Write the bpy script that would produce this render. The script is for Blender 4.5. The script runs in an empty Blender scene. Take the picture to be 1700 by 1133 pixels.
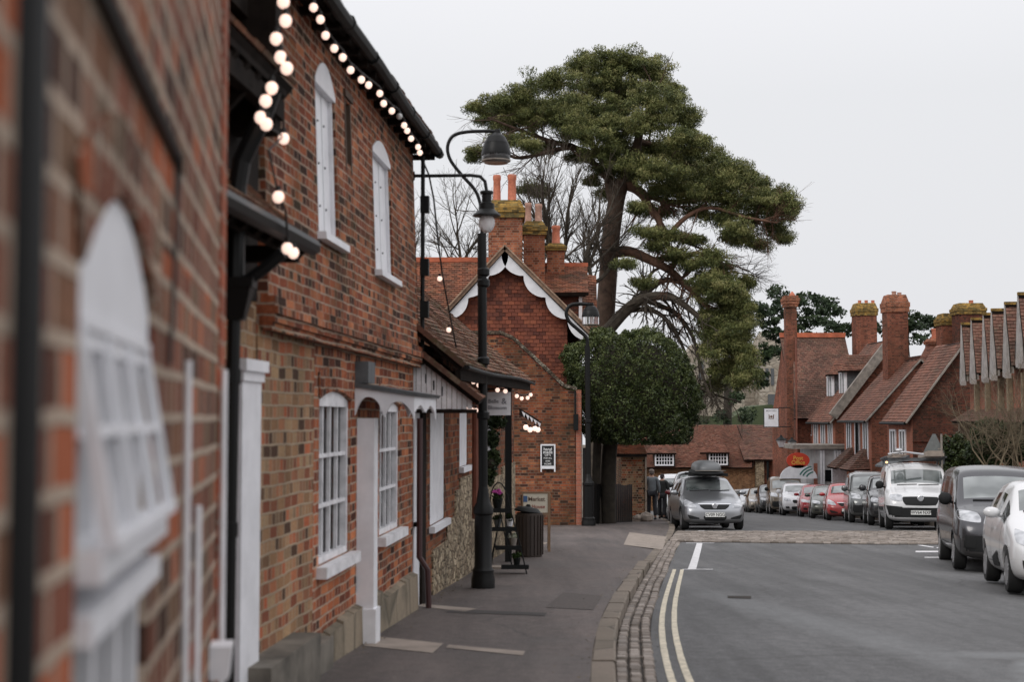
import bpy, bmesh, math, random
import numpy as np
from mathutils import Vector, Matrix
from mathutils.bvhtree import BVHTree
R = math.radians
random.seed(11); rng = np.random.default_rng(11)
sc = bpy.context.scene
col = sc.collection
# ------------------------------------------------------------------ camera
F = 2361.1; HV = 695.0; CV = 566.5; CU = 850.0
PT = math.atan((HV-CV)/F)
cam_d = bpy.data.cameras.new("camera"); cam = bpy.data.objects.new("camera", cam_d); col.objects.link(cam)
cam.location = (0, 0, 0); cam.rotation_euler = (R(90)+PT, 0, 0)
cam_d.lens = 50; cam_d.sensor_width = 36; cam_d.clip_start = 0.05; cam_d.clip_end = 3000
cam_d.dof.use_dof = True; cam_d.dof.focus_distance = 44; cam_d.dof.aperture_fstop = 2.7
sc.camera = cam
# ------------------------------------------------------------------ sky: even overcast, brighter overhead
w = bpy.data.worlds.new("World"); sc.world = w; w.use_nodes = True
nt = w.node_tree; nt.nodes.clear()
def _n(t, **k):
    n = nt.nodes.new(t)
    for a, b in k.items(): setattr(n, a, b)
    return n
wo = _n('ShaderNodeOutputWorld'); bg = _n('ShaderNodeBackground')
sky = _n('ShaderNodeTexSky', sky_type='NISHITA', sun_disc=False)
sky.sun_elevation = R(38); sky.sun_rotation = R(140); sky.air_density = 1.5; sky.dust_density = 6
hs = _n('ShaderNodeHueSaturation'); hs.inputs['Saturation'].default_value = 0.25
hs.inputs['Value'].default_value = 0.10
tc = _n('ShaderNodeTexCoord'); sp = _n('ShaderNodeSeparateXYZ'); rp = _n('ShaderNodeValToRGB')
rp.color_ramp.elements[0].position = 0.0; rp.color_ramp.elements[0].color = (0.815, 0.82, 0.85, 1)
rp.color_ramp.elements[1].position = 1.0; rp.color_ramp.elements[1].color = (1.45, 1.45, 1.5, 1)
e = rp.color_ramp.elements.new(0.22); e.color = (0.845, 0.855, 0.885, 1)
e = rp.color_ramp.elements.new(0.36); e.color = (1.0, 1.0, 1.04, 1)
mx = _n('ShaderNodeMixRGB'); mx.inputs[0].default_value = 0.94
nt.links.new(sky.outputs[0], hs.inputs['Color'])
nt.links.new(tc.outputs['Generated'], sp.inputs[0]); nt.links.new(sp.outputs['Z'], rp.inputs[0])
nt.links.new(hs.outputs[0], mx.inputs[1]); nt.links.new(rp.outputs[0], mx.inputs[2])
nt.links.new(mx.outputs[0], bg.inputs[0]); bg.inputs[1].default_value = 1.0
nt.links.new(bg.outputs[0], wo.inputs[0])
sd = bpy.data.lights.new("sun", 'SUN'); sd.energy = 1.0; sd.angle = R(25); sd.color = (1, .96, .9)
so = bpy.data.objects.new("sun", sd); col.objects.link(so)
so.rotation_euler = (R(52), 0, R(140-180+0)); 
sc.view_settings.view_transform = 'Standard'; sc.view_settings.look = 'None'
sc.view_settings.exposure = 0.0; sc.view_settings.gamma = 1.0

# ------------------------------------------------------------------ helpers
def P(u, v, Y):
    """point on the photo ray (u,v) at forward distance Y"""
    a = (u-CU)/F; b = -(v-CV)/F
    y = math.cos(PT)-b*math.sin(PT); z = math.sin(PT)+b*math.cos(PT)
    k = Y/y
    return Vector((a*k, Y, z*k))
def hroad(Y): return 1.31+.044*Y+.012*max(0, Y-38)
def zr(x, Y):
    k = min(1, max(0, (36-Y)/12.0))
    return -(hroad(Y)+.035*k*min(6, max(0, x-2)))
def zp(Y): return -(hroad(Y)-.12)
def G(u, v, pav=False):
    Y = 10.0
    lo, hi = 1.5, 400
    for _ in range(50):
        m = (lo+hi)/2; p = P(u, v, m)
        g = zp(m) if pav else zr(p.x, m)
        if p.z > g: lo = m
        else: hi = m
    p = P(u, v, lo); p.z = zp(lo) if pav else zr(p.x, lo)
    return p

def tag(o, label=None, cat=None, group=None, kind=None):
    if label: o['label'] = label
    if cat: o['category'] = cat
    if group: o['group'] = group
    if kind: o['kind'] = kind
    return o
def thing(name, label, cat, loc=(0, 0, 0), group=None, rz=0):
    o = bpy.data.objects.new(name, None); col.objects.link(o)
    o.location = loc; o.rotation_euler = (0, 0, rz); o.empty_display_size = .1
    return tag(o, label, cat, group)
def offset_of(p):
    o = Vector((0, 0, 0))
    while p is not None:
        o += Vector(p.location); p = p.parent
    return o
class MB:
    def __init__(s): s.v = []; s.f = []; s.m = []
    def add(s, vs, fs, m=0):
        b = len(s.v); s.v += [tuple(x) for x in vs]
        for f in fs: s.f.append(tuple(b+i for i in f)); s.m.append(m)
    def quad(s, a, b, c, d, m=0): s.add([a, b, c, d], [(0, 1, 2, 3)], m)
    def hexa(s, p, m=0):
        s.add(p, [(0, 3, 2, 1), (4, 5, 6, 7), (0, 1, 5, 4), (1, 2, 6, 5), (2, 3, 7, 6), (3, 0, 4, 7)], m)
    def box(s, x0, x1, y0, y1, z0, z1, m=0):
        s.hexa([(x0,y0,z0),(x1,y0,z0),(x1,y1,z0),(x0,y1,z0),(x0,y0,z1),(x1,y0,z1),(x1,y1,z1),(x0,y1,z1)], m)
    def fbox(s, fr, s0, s1, d0, d1, z0, z1, m=0):
        w = fr.w
        s.hexa([w(s0,d0,z0),w(s0,d1,z0),w(s1,d1,z0),w(s1,d0,z0),w(s0,d0,z1),w(s0,d1,z1),w(s1,d1,z1),w(s1,d0,z1)], m)
    def bar(s, a, b, wx, wz, up=(0, 0, 1), m=0):
        a = Vector(a); b = Vector(b); t = (b-a).normalized(); up = Vector(up)
        x = t.cross(up)
        if x.length < 1e-4: x = t.cross(Vector((1, 0, 0)))
        x.normalize(); z = x.cross(t)
        x *= wx/2; z *= wz/2
        s.hexa([a-x-z, a+x-z, b+x-z, b-x-z, a-x+z, a+x+z, b+x+z, b-x+z], m)
    def tube(s, pts, rad, n=8, m=0, cap=True):
        pts = [Vector(p) for p in pts]
        if not hasattr(rad, '__len__'): rad = [rad]*len(pts)
        rings = []; prev = None
        for i, p in enumerate(pts):
            t = (pts[min(i+1, len(pts)-1)]-pts[max(i-1, 0)])
            if t.length < 1e-9: t = Vector((0, 0, 1))
            t.normalize()
            if prev is None:
                x = t.cross(Vector((0, 0, 1)))
                if x.length < 1e-3: x = t.cross(Vector((1, 0, 0)))
            else: x = prev-t*prev.dot(t)
            if x.length < 1e-6: x = t.orthogonal()
            x.normalize(); prev = x; y = t.cross(x)
            rings.append([p+(x*math.cos(2*math.pi*k/n)+y*math.sin(2*math.pi*k/n))*rad[i] for k in range(n)])
        vs = [q for r in rings for q in r]; fs = []
        for i in range(len(pts)-1):
            for k in range(n):
                fs.append((i*n+k, i*n+(k+1) % n, (i+1)*n+(k+1) % n, (i+1)*n+k))
        if cap:
            fs.append(tuple(range(n))[::-1]); fs.append(tuple((len(pts)-1)*n+k for k in range(n)))
        s.add(vs, fs, m)
    def lathe(s, prof, o, n=20, m=0, ax='z'):
        o = Vector(o); vs = []; fs = []
        for r, h in prof:
            for k in range(n):
                a = 2*math.pi*k/n
                if ax == 'z': vs.append(o+Vector((r*math.cos(a), r*math.sin(a), h)))
                elif ax == 'x': vs.append(o+Vector((h, r*math.cos(a), r*math.sin(a))))
                else: vs.append(o+Vector((r*math.cos(a), h, r*math.sin(a))))
        for i in range(len(prof)-1):
            for k in range(n):
                fs.append((i*n+k, i*n+(k+1) % n, (i+1)*n+(k+1) % n, (i+1)*n+k))
        fs.append(tuple(range(n))[::-1]); fs.append(tuple((len(prof)-1)*n+k for k in range(n)))
        s.add(vs, fs, m)
    def ell(s, c, r, n=10, m=0, k2=None):
        c = Vector(c); k2 = k2 or n
        if not hasattr(r, '__len__'): r = (r, r, r)
        vs = []; fs = []
        for i in range(1, n):
            th = math.pi*i/n
            for k in range(k2):
                a = 2*math.pi*k/k2
                vs.append(c+Vector((r[0]*math.sin(th)*math.cos(a), r[1]*math.sin(th)*math.sin(a), r[2]*math.cos(th))))
        t = len(vs); vs += [c+Vector((0, 0, r[2])), c-Vector((0, 0, r[2]))]
        for i in range(n-2):
            for k in range(k2): fs.append((i*k2+k, (i+1)*k2+k, (i+1)*k2+(k+1) % k2, i*k2+(k+1) % k2))
        for k in range(k2):
            fs.append((t, k, (k+1) % k2)); fs.append((t+1, (n-2)*k2+(k+1) % k2, (n-2)*k2+k))
        s.add(vs, fs, m)
    def prism(s, poly, ext, m=0):
        """planar polygon (list of Vector) extruded by ext"""
        n = len(poly); poly = [Vector(p) for p in poly]; ext = Vector(ext)
        s.add(poly+[p+ext for p in poly], [tuple(range(n)), tuple(range(2*n-1, n-1, -1))]+[(i, i+n, (i+1) % n+n, (i+1) % n) for i in range(n)], m)
    def strip(s, A, B, ext, m=0):
        """ribbon between two point lists, extruded by ext (concave outlines allowed)"""
        ext = Vector(ext)
        for i in range(len(A)-1):
            p = [A[i], A[i+1], B[i+1], B[i]]
            p = [Vector(q) for q in p]
            s.hexa([p[0], p[1], p[2], p[3], p[0]+ext, p[1]+ext, p[2]+ext, p[3]+ext], m)
    def build(s, name, mats, parent=None, smooth=False, local=False, uv=True, fix=True, rnd=None, auto=None):
        if not isinstance(mats, (list, tuple)): mats = [mats]
        off = Vector((0, 0, 0)) if (local or parent is None) else offset_of(parent)
        me = bpy.data.meshes.new(name)
        V = np.array(s.v, dtype=float)-np.array(off)
        me.from_pydata(V.tolist(), [], s.f)
        for m in mats: me.materials.append(m)
        if fix and len(s.f) < 60000:
            bm = bmesh.new(); bm.from_mesh(me)
            for i, f in enumerate(bm.faces): f.material_index = s.m[i]
            bmesh.ops.recalc_face_normals(bm, faces=bm.faces); bm.to_mesh(me); bm.free()
        else: me.polygons.foreach_set('material_index', s.m)
        if smooth:
            me.polygons.foreach_set('use_smooth', [True]*len(me.polygons))
            if auto: me.set_sharp_from_angle(angle=R(auto))
        if uv: uvm(me, off)
        if rnd is not None:
            at = me.attributes.new('rnd', 'FLOAT', 'FACE'); at.data.foreach_set('value', np.asarray(rnd, dtype=np.float32))
        o = bpy.data.objects.new(name, me); col.objects.link(o)
        if parent: o.parent = parent
        return o
def uvm(me, off):
    L = me.uv_layers.new(name='UVMap'); n = len(me.loops)
    vi = np.empty(n, dtype=np.int32); me.loops.foreach_get('vertex_index', vi)
    co = np.empty(len(me.vertices)*3); me.vertices.foreach_get('co', co); co = co.reshape(-1, 3)+np.array(off)
    nf = len(me.polygons)
    nn = np.empty(nf*3); me.polygons.foreach_get('normal', nn); nn = nn.reshape(-1, 3)
    lt = np.empty(nf, dtype=np.int32); me.polygons.foreach_get('loop_total', lt)
    N = np.repeat(nn, lt, axis=0)
    T = np.stack([-N[:, 1], N[:, 0], np.zeros(n)], 1)
    ln = np.linalg.norm(T, axis=1); flat = ln < .05
    T[flat] = (1, 0, 0); ln[flat] = 1; T /= ln[:, None]
    B = np.cross(N, T); p = co[vi]
    uvs = np.stack([(p*T).sum(1), (p*B).sum(1)], 1)
    L.data.foreach_set('uv', uvs.ravel())
class Fr:
    """vertical wall plane: s along, d outward, z up"""
    def __init__(s, O, a, side=1, lean=0, z0=0):
        s.O = Vector((O[0], O[1], 0)); s.a = Vector((a[0], a[1], 0)).normalized()
        s.n = Vector((s.a.y, -s.a.x, 0))*side; s.lean = lean; s.z0 = z0
    def w(s, t, d, z):
        return s.O+s.a*t+s.n*(d-s.lean*(z-s.z0))+Vector((0, 0, z))
    def px(s, u, v, d=0):
        p = P(u, v, 1.0); o = s.O+s.n*d
        t = o.dot(s.n)/p.dot(s.n); q = p*t
        return (q-o).dot(s.a), q.z
    def pY(s, u, v, d=0):
        return s.px(u, v, d)[0]
def wall(mb, fr, s0, s1, z0, z1, ops=(), dep=.12, d=0, th=.25, m=0, ends=True):
    """brick wall face with openings (sa,sb,za,zb[,rise]) and their reveals"""
    S = sorted(set([s0, s1]+[o[0] for o in ops]+[o[1] for o in ops])); Z = sorted(set([z0, z1]+[o[2] for o in ops]+[o[3] for o in ops]))
    for i in range(len(S)-1):
        for j in range(len(Z)-1):
            cs = (S[i]+S[i+1])/2; cz = (Z[j]+Z[j+1])/2
            if any(o[0] < cs < o[1] and o[2] < cz < o[3] for o in ops): continue
            mb.quad(fr.w(S[i], d, Z[j]), fr.w(S[i+1], d, Z[j]), fr.w(S[i+1], d, Z[j+1]), fr.w(S[i], d, Z[j+1]), m)
    for o in ops:
        a, b, c, e = o[:4]; w = fr.w
        mb.quad(w(a,d,c), w(a,d-dep,c), w(a,d-dep,e), w(a,d,e), m); mb.quad(w(b,d,c), w(b,d,e), w(b,d-dep,e), w(b,d-dep,c), m)
        mb.quad(w(a,d,e), w(a,d-dep,e), w(b,d-dep,e), w(b,d,e), m); mb.quad(w(a,d,c), w(b,d,c), w(b,d-dep,c), w(a,d-dep,c), m)
        if len(o) > 4 and o[4] > 0:
            n = 8; r = o[4]
            zz = [e-r+r*(1-(2*k/n-1)**2) for k in range(n+1)]
            for k in range(n):
                sa = a+(b-a)*k/n; sb = a+(b-a)*(k+1)/n
                mb.quad(w(sa,d+.001,zz[k]), w(sb,d+.001,zz[k+1]), w(sb,d+.001,e), w(sa,d+.001,e), m)
                mb.quad(w(sa,d+.001,zz[k]), w(sa,d-dep,zz[k]), w(sb,d-dep,zz[k+1]), w(sb,d+.001,zz[k+1]), m)
    if ends:
        w = fr.w
        mb.quad(w(s0,d,z0), w(s0,d,z1), w(s0,d-th,z1), w(s0,d-th,z0), m); mb.quad(w(s1,d,z0), w(s1,d-th,z0), w(s1,d-th,z1), w(s1,d,z1), m)
        mb.quad(w(s0,d,z1), w(s1,d,z1), w(s1,d-th,z1), w(s0,d-th,z1), m)
        mb.quad(w(s0,d-th,z0), w(s1,d-th,z0), w(s1,d-th,z1), w(s0,d-th,z1), m)
def text(s, size, o, right, up, mat, parent, name='lettering', ext=.0015, align='CENTER', font_sc=(1, 1)):
    c = bpy.data.curves.new('t', 'FONT'); c.body = s; c.size = size; c.align_x = align; c.align_y = 'CENTER'; c.extrude = ext
    c.resolution_u = 3; c.offset = size*.01
    t = bpy.data.objects.new('t', c); col.objects.link(t)
    dg = bpy.context.evaluated_depsgraph_get(); dg.update()
    me = bpy.data.meshes.new_from_object(t.evaluated_get(dg)); bpy.data.objects.remove(t)
    right = Vector(right).normalized(); up = Vector(up).normalized(); n = right.cross(up)
    o = Vector(o)-offset_of(parent)
    for v in me.vertices:
        v.co = o+right*v.co.x*font_sc[0]+up*v.co.y*font_sc[1]+n*v.co.z
    me.materials.clear(); me.materials.append(mat); me.name = name
    ob = bpy.data.objects.new(name, me); col.objects.link(ob); ob.parent = parent
    return ob
# ------------------------------------------------------------------ materials
def newmat(name):
    m = bpy.data.materials.new(name); m.use_nodes = True; t = m.node_tree
    return m, t, t.nodes['Principled BSDF']
class N:
    def __init__(s, t): s.t = t
    def n(s, typ, ins=None, **k):
        x = s.t.nodes.new(typ)
        for a, b in k.items(): setattr(x, a, b)
        for a, b in (ins or {}).items():
            if hasattr(b, 'links') or isinstance(b, bpy.types.NodeSocket): s.t.links.new(b, x.inputs[a])
            else: x.inputs[a].default_value = b
        return x
    def noise(s, vec, scale, det=4, rough=.55):
        return s.n('ShaderNodeTexNoise', {'Vector': vec, 'Scale': scale, 'Detail': det, 'Roughness': rough}).outputs['Fac']
    def ramp(s, fac, els):
        r = s.n('ShaderNodeValToRGB', {0: fac}); cr = r.color_ramp
        cr.elements[0].position = els[0][0]; cr.elements[0].color = c4(els[0][1])
        cr.elements[1].position = els[-1][0]; cr.elements[1].color = c4(els[-1][1])
        for p, c in els[1:-1]: q = cr.elements.new(p); q.color = c4(c)
        return r.outputs[0]
    def mix(s, f, a, b, mode='MIX'):
        return s.n('ShaderNodeMixRGB', {0: f, 1: a, 2: b}, blend_type=mode).outputs[0]
    def math(s, op, a, b=0): return s.n('ShaderNodeMath', {0: a, 1: b}, operation=op).outputs[0]
def c4(c):
    if not hasattr(c, '__len__'): c = (c, c, c)
    return (c[0], c[1], c[2], 1)
def flat(name, c, rough=.6, metal=0, var=.0, scale=8, bump=0, spec=.5, coat=0):
    m, t, b = newmat(name); n = N(t)
    b.inputs['Roughness'].default_value = rough; b.inputs['Metallic'].default_value = metal
    b.inputs['Specular IOR Level'].default_value = spec; b.inputs['Coat Weight'].default_value = coat
    b.inputs['Base Color'].default_value = c4(c)
    if var or bump:
        tcn = n.n('ShaderNodeTexCoord').outputs['Object']
        f = n.noise(tcn, scale, 5, .6)
        if var:
            d = tuple(max(0, x*(1-var)) for x in c4(c)[:3]); h = tuple(x*(1+var) for x in c4(c)[:3])
            t.links.new(n.ramp(f, [(.3, d), (.7, h)]), b.inputs['Base Color'])
        if bump:
            bp = n.n('ShaderNodeBump', {'Height': f, 'Strength': .6, 'Distance': bump}); t.links.new(bp.outputs[0], b.inputs['Normal'])
    return m
def brick(name, cols, mortar, bw=.215, rh=.075, ms=.007, wob=.012, dirt=.5, dirtcol=(.03, .03, .02), bump=.012, dscale=.9, moss=0):
    m, t, b = newmat(name); n = N(t)
    uv = n.n('ShaderNodeTexCoord').outputs['UV']
    nz = n.n('ShaderNodeTexNoise', {'Vector': uv, 'Scale': 2.2, 'Detail': 3}).outputs['Color']
    off = n.n('ShaderNodeVectorMath', {0: nz, 1: (.5, .5, .5)}, operation='SUBTRACT').outputs[0]
    off = n.n('ShaderNodeVectorMath', {0: off, 'Scale': wob*3}, operation='SCALE').outputs[0]
    nz2 = n.n('ShaderNodeTexNoise', {'Vector': uv, 'Scale': 18.0, 'Detail': 2}).outputs['Color']
    off2 = n.n('ShaderNodeVectorMath', {0: nz2, 1: (.5, .5, .5)}, operation='SUBTRACT').outputs[0]
    off2 = n.n('ShaderNodeVectorMath', {0: off2, 'Scale': wob*.8}, operation='SCALE').outputs[0]
    uv2 = n.n('ShaderNodeVectorMath', {0: uv, 1: off}, operation='ADD').outputs[0]
    uv2 = n.n('ShaderNodeVectorMath', {0: uv2, 1: off2}, operation='ADD').outputs[0]
    bt = n.n('ShaderNodeTexBrick', {'Vector': uv2, 'Color1': (0, 0, 0, 1), 'Color2': (1, 1, 1, 1), 'Mortar': (.5, .5, .5, 1), 'Scale': 1.0,
             'Mortar Size': ms, 'Mortar Smooth': .25, 'Bias': 0.0, 'Brick Width': bw, 'Row Height': rh}, offset=.5, squash=.5, squash_frequency=2)
    k = len(cols)
    base = n.ramp(bt.outputs['Color'], [(.08+.84*i/(k-1), c) for i, c in enumerate(cols)])
    fine = n.noise(uv, 55, 5, .7)
    base = n.mix(.55, base, n.ramp(fine, [(.25, .35), (.75, 1.6)]), 'MULTIPLY')
    fac = bt.outputs['Fac']
    base = n.mix(fac, base, n.mix(.4, c4(mortar), n.ramp(fine, [(.3, .5), (.8, 1.2)]), 'MULTIPLY'))
    big = n.noise(uv, dscale, 6, .68)
    base = n.mix(n.math('MULTIPLY', n.ramp(big, [(.42, 0), (.68, 1)]), dirt), base, c4(dirtcol))
    big2 = n.noise(uv, .35, 3, .5)
    base = n.mix(.35, base, n.ramp(big2, [(.3, .65), (.7, 1.35)]), 'MULTIPLY')
    stv = n.n('ShaderNodeMapping', {0: uv, 'Scale': (2.3, .38, 1)}).outputs[0]
    base = n.mix(.5, base, n.ramp(n.noise(stv, 1.0, 6, .65), [(.34, .5), (.64, 1.3)]), 'MULTIPLY')
    hsn = n.n('ShaderNodeHueSaturation', {'Color': base, 'Hue': .499, 'Saturation': 1.0, 'Value': 1.08}); base = hsn.outputs[0]
    if moss:
        mo = n.noise(uv, 3.1, 6, .7)
        base = n.mix(n.math('MULTIPLY', n.ramp(mo, [(.5, 0), (.66, 1)]), moss), base, (.06, .065, .02, 1))
    t.links.new(base, b.inputs['Base Color']); b.inputs['Roughness'].default_value = .9
    b.inputs['Specular IOR Level'].default_value = .12
    h = n.math('ADD', n.math('MULTIPLY', n.math('SUBTRACT', 1.0, fac), 1.0), n.math('MULTIPLY', fine, .5))
    bp = n.n('ShaderNodeBump', {'Height': h, 'Strength': .9, 'Distance': bump}); t.links.new(bp.outputs[0], b.inputs['Normal'])
    return m
def tilemat(name, cols, dirt=.5, moss=.35, dirtcol=(.035, .028, .022), dsc=1.2, lich=0):
    """per-tile colour from the face attribute, weathering from noise"""
    m, t, b = newmat(name); n = N(t)
    at = n.n('ShaderNodeAttribute', attribute_name='rnd').outputs['Fac']
    ob = n.n('ShaderNodeTexCoord').outputs['Object']
    k = len(cols)
    base = n.ramp(at, [(.02+.96*i/(k-1), c) for i, c in enumerate(cols)])
    fine = n.noise(ob, 30, 4, .7); base = n.mix(.6, base, n.ramp(fine, [(.25, .5), (.75, 1.3)]), 'MULTIPLY')
    big = n.noise(ob, dsc, 6, .65)
    base = n.mix(n.math('MULTIPLY', n.ramp(big, [(.42, 0), (.62, 1)]), dirt), base, c4(dirtcol))
    mo = n.noise(ob, 2.3, 7, .72)
    base = n.mix(n.math('MULTIPLY', n.ramp(mo, [(.52, 0), (.64, 1)]), moss), base, (.055, .062, .018, 1))
    if lich:
        li = n.noise(ob, 7, 5, .7)
        base = n.mix(n.math('MULTIPLY', n.ramp(li, [(.55, 0), (.62, 1)]), lich), base, (.25, .24, .17, 1))
    t.links.new(base, b.inputs['Base Color']); b.inputs['Roughness'].default_value = .8
    b.inputs['Specular IOR Level'].default_value = .3
    bp = n.n('ShaderNodeBump', {'Height': fine, 'Strength': .6, 'Distance': .006}); t.links.new(bp.outputs[0], b.inputs['Normal'])
    return m
def stone(name, cols, scale=5, joint=(.06, .05, .04), jw=.07, bump=.03, stretch=1.6, dirt=.4, dark=(.04, .04, .03)):
    m, t, b = newmat(name); n = N(t)
    uv = n.n('ShaderNodeTexCoord').outputs['UV']
    mp = n.n('ShaderNodeMapping', {0: uv, 'Scale': (1, stretch, 1)}).outputs[0]
    nz = n.n('ShaderNodeTexNoise', {'Vector': mp, 'Scale': scale*1.3, 'Detail': 3}).outputs['Color']
    v2 = n.mix(.12, mp, nz)
    vo = n.n('ShaderNodeTexVoronoi', {'Vector': v2, 'Scale': scale}, feature='F1')
    ve = n.n('ShaderNodeTexVoronoi', {'Vector': v2, 'Scale': scale}, feature='DISTANCE_TO_EDGE')
    cr = n.n('ShaderNodeSeparateColor', {0: vo.outputs['Color']}).outputs[0]
    base = n.ramp(cr, [(i/(len(cols)-1), c) for i, c in enumerate(cols)])
    fine = n.noise(uv, 40, 6, .7); base = n.mix(.6, base, n.ramp(fine, [(.25, .5), (.75, 1.35)]), 'MULTIPLY')
    ed = n.ramp(ve.outputs['Distance'], [(.0, 1), (jw, 0)])
    base = n.mix(ed, base, c4(joint))
    big = n.noise(uv, 1.1, 6, .65)
    base = n.mix(n.math('MULTIPLY', n.ramp(big, [(.45, 0), (.66, 1)]), dirt), base, c4(dark))
    t.links.new(base, b.inputs['Base Color']); b.inputs['Roughness'].default_value = .9
    h = n.math('ADD', n.ramp(ve.outputs['Distance'], [(0, 0), (jw*2, 1)]), n.math('MULTIPLY', fine, .5))
    bp = n.n('ShaderNodeBump', {'Height': h, 'Strength': 1.0, 'Distance': bump}); t.links.new(bp.outputs[0], b.inputs['Normal'])
    return m
def asphalt(name, c1, c2, warm=0, rough=.75, worn=None):
    m, t, b = newmat(name); n = N(t)
    ob = n.n('ShaderNodeTexCoord').outputs['Object']
    f = n.noise(ob, 90, 3, .8); g = n.noise(ob, 9, 5, .7); h = n.noise(ob, .55, 5, .6)
    base = n.ramp(f, [(.25, tuple(x*.55 for x in c1)), (.5, c1), (.78, tuple(min(1, x*1.9) for x in c2))])
    base = n.mix(.7, base, n.ramp(g, [(.3, .6), (.7, 1.35)]), 'MULTIPLY')
    base = n.mix(.85, base, n.ramp(h, [(.32, .68), (.7, 1.4)]), 'MULTIPLY')
    mp = n.n('ShaderNodeMapping', {0: ob, 'Scale': (2.6, .16, 1), 'Rotation': (0, 0, -.17)}).outputs[0]
    s = n.noise(mp, 1.0, 5, .65)
    base = n.mix(.8, base, n.ramp(s, [(.35, .72), (.62, 1.22)]), 'MULTIPLY')
    cn = n.n('ShaderNodeTexNoise', {'Vector': ob, 'Scale': 1.5, 'Detail': 4}).outputs['Color']
    cv = n.n('ShaderNodeTexVoronoi', {'Vector': n.mix(.25, ob, cn), 'Scale': .33}, feature='DISTANCE_TO_EDGE').outputs['Distance']
    ck = n.math('MULTIPLY', n.ramp(cv, [(.0, 1), (.006, 0)]), n.ramp(n.noise(ob, .3, 2), [(.48, 0), (.56, 1)]))
    base = n.mix(n.math('MULTIPLY', ck, .6), base, (.03, .028, .026, 1))
    spk = n.noise(ob, 160, 1, .5)
    base = n.mix(n.ramp(spk, [(.66, 0), (.72, .45)]), base, (.34, .32, .30, 1))
    if worn:
        sx = n.n('ShaderNodeSeparateXYZ', {0: ob}); m_ = None
        for (ax, ay, bx, by, wd_, st_) in worn:
            L_ = math.hypot(bx-ax, by-ay); tx, ty = (bx-ax)/L_, (by-ay)/L_
            al = n.math('ADD', n.math('MULTIPLY', n.math('SUBTRACT', sx.outputs[0], ax), tx), n.math('MULTIPLY', n.math('SUBTRACT', sx.outputs[1], ay), ty))
            ac = n.math('ADD', n.math('MULTIPLY', n.math('SUBTRACT', sx.outputs[0], ax), -ty), n.math('MULTIPLY', n.math('SUBTRACT', sx.outputs[1], ay), tx))
            e1 = n.math('DIVIDE', n.math('ABSOLUTE', n.math('SUBTRACT', al, L_/2)), L_/2); e2 = n.math('DIVIDE', n.math('ABSOLUTE', ac), wd_)
            e_ = n.math('ADD', n.math('POWER', e1, 2.0), n.math('POWER', e2, 2.0)); e_ = n.math('ADD', e_, n.math('MULTIPLY', n.noise(ob, 3.2, 5, .7), 1.4))
            f_ = n.math('MULTIPLY', n.ramp(e_, [(.75, 1), (1.0, 0)]) if False else n.n('ShaderNodeMapRange', {0: e_, 1: .7, 2: 1.7, 3: 1.0, 4: 0.0}).outputs[0], st_)
            m_ = f_ if m_ is None else n.math('MAXIMUM', m_, f_)
        base = n.mix(m_, base, (.25, .26, .265, 1))
    t.links.new(base, b.inputs['Base Color'])
    rr = n.ramp(h, [(.3, rough-.18), (.7, rough+.1)]); t.links.new(rr, b.inputs['Roughness'])
    hh = n.math('ADD', f, n.math('MULTIPLY', g, .6))
    bp = n.n('ShaderNodeBump', {'Height': hh, 'Strength': .7, 'Distance': .006}); t.links.new(bp.outputs[0], b.inputs['Normal'])
    return m
def leafmat(name, cols, rough=.55):
    m, t, b = newmat(name); n = N(t)
    at = n.n('ShaderNodeAttribute', attribute_name='rnd').outputs['Fac']
    t.links.new(n.ramp(at, [(i/(len(cols)-1), c) for i, c in enumerate(cols)]), b.inputs['Base Color'])
    b.inputs['Roughness'].default_value = rough; b.inputs['Specular IOR Level'].default_value = .25
    return m
def emis(name, c, s):
    m, t, b = newmat(name); b.inputs['Base Color'].default_value = c4(c)
    b.inputs['Emission Color'].default_value = c4(c); b.inputs['Emission Strength'].default_value = s
    return m
M = {}
M['brick_red'] = brick('brick_red', [(.055, .026, .02), (.20, .055, .03), (.34, .095, .042), (.40, .13, .055), (.15, .05, .032), (.50, .18, .08)], (.44, .33, .25), rh=.068, bw=.2, dirt=.3, bump=.010)
M['brick_up'] = brick('brick_upper', [(.05, .024, .018), (.16, .048, .028), (.27, .075, .036), (.36, .11, .05), (.11, .042, .028), (.46, .17, .08)], (.44, .32, .24), rh=.062, bw=.2, dirt=.5, dirtcol=(.035, .028, .02), bump=.010, moss=.35, dscale=1.1)
M['brick_tan'] = brick('brick_tan', [(.08, .045, .03), (.28, .16, .085), (.34, .20, .11), (.40, .11, .05), (.20, .13, .08), (.38, .25, .14), (.20, .07, .04)], (.40, .31, .22), dirt=.3, bw=.17, bump=.010)
M['brick_near'] = brick('brick_near', [(.07, .035, .025), (.19, .065, .04), (.25, .10, .065), (.15, .10, .065), (.38, .11, .05)], (.46, .36, .28), rh=.083, ms=.011, dirt=.3, wob=.006, bump=.008)
M['brick_mid'] = brick('brick_mid', [(.06, .026, .02), (.21, .062, .03), (.30, .092, .042), (.13, .045, .028), (.34, .13, .06)], (.24, .17, .125), dirt=.68, bw=.22, moss=.2)
M['brick_far'] = brick('brick_far', [(.12, .045, .03), (.25, .08, .05), (.32, .11, .065), (.20, .07, .045)], (.22, .15, .11), dirt=.55, dscale=.5)
M['brick_dark'] = brick('brick_dark', [(.055, .028, .022), (.12, .042, .03), (.17, .055, .035), (.09, .035, .026)], (.12, .085, .065), dirt=.6, dscale=.5)
M['brick_salmon'] = brick('brick_salmon', [(.30, .11, .07), (.42, .16, .10), (.36, .13, .085)], (.34, .22, .17), dirt=.15, dscale=.5)
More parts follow.
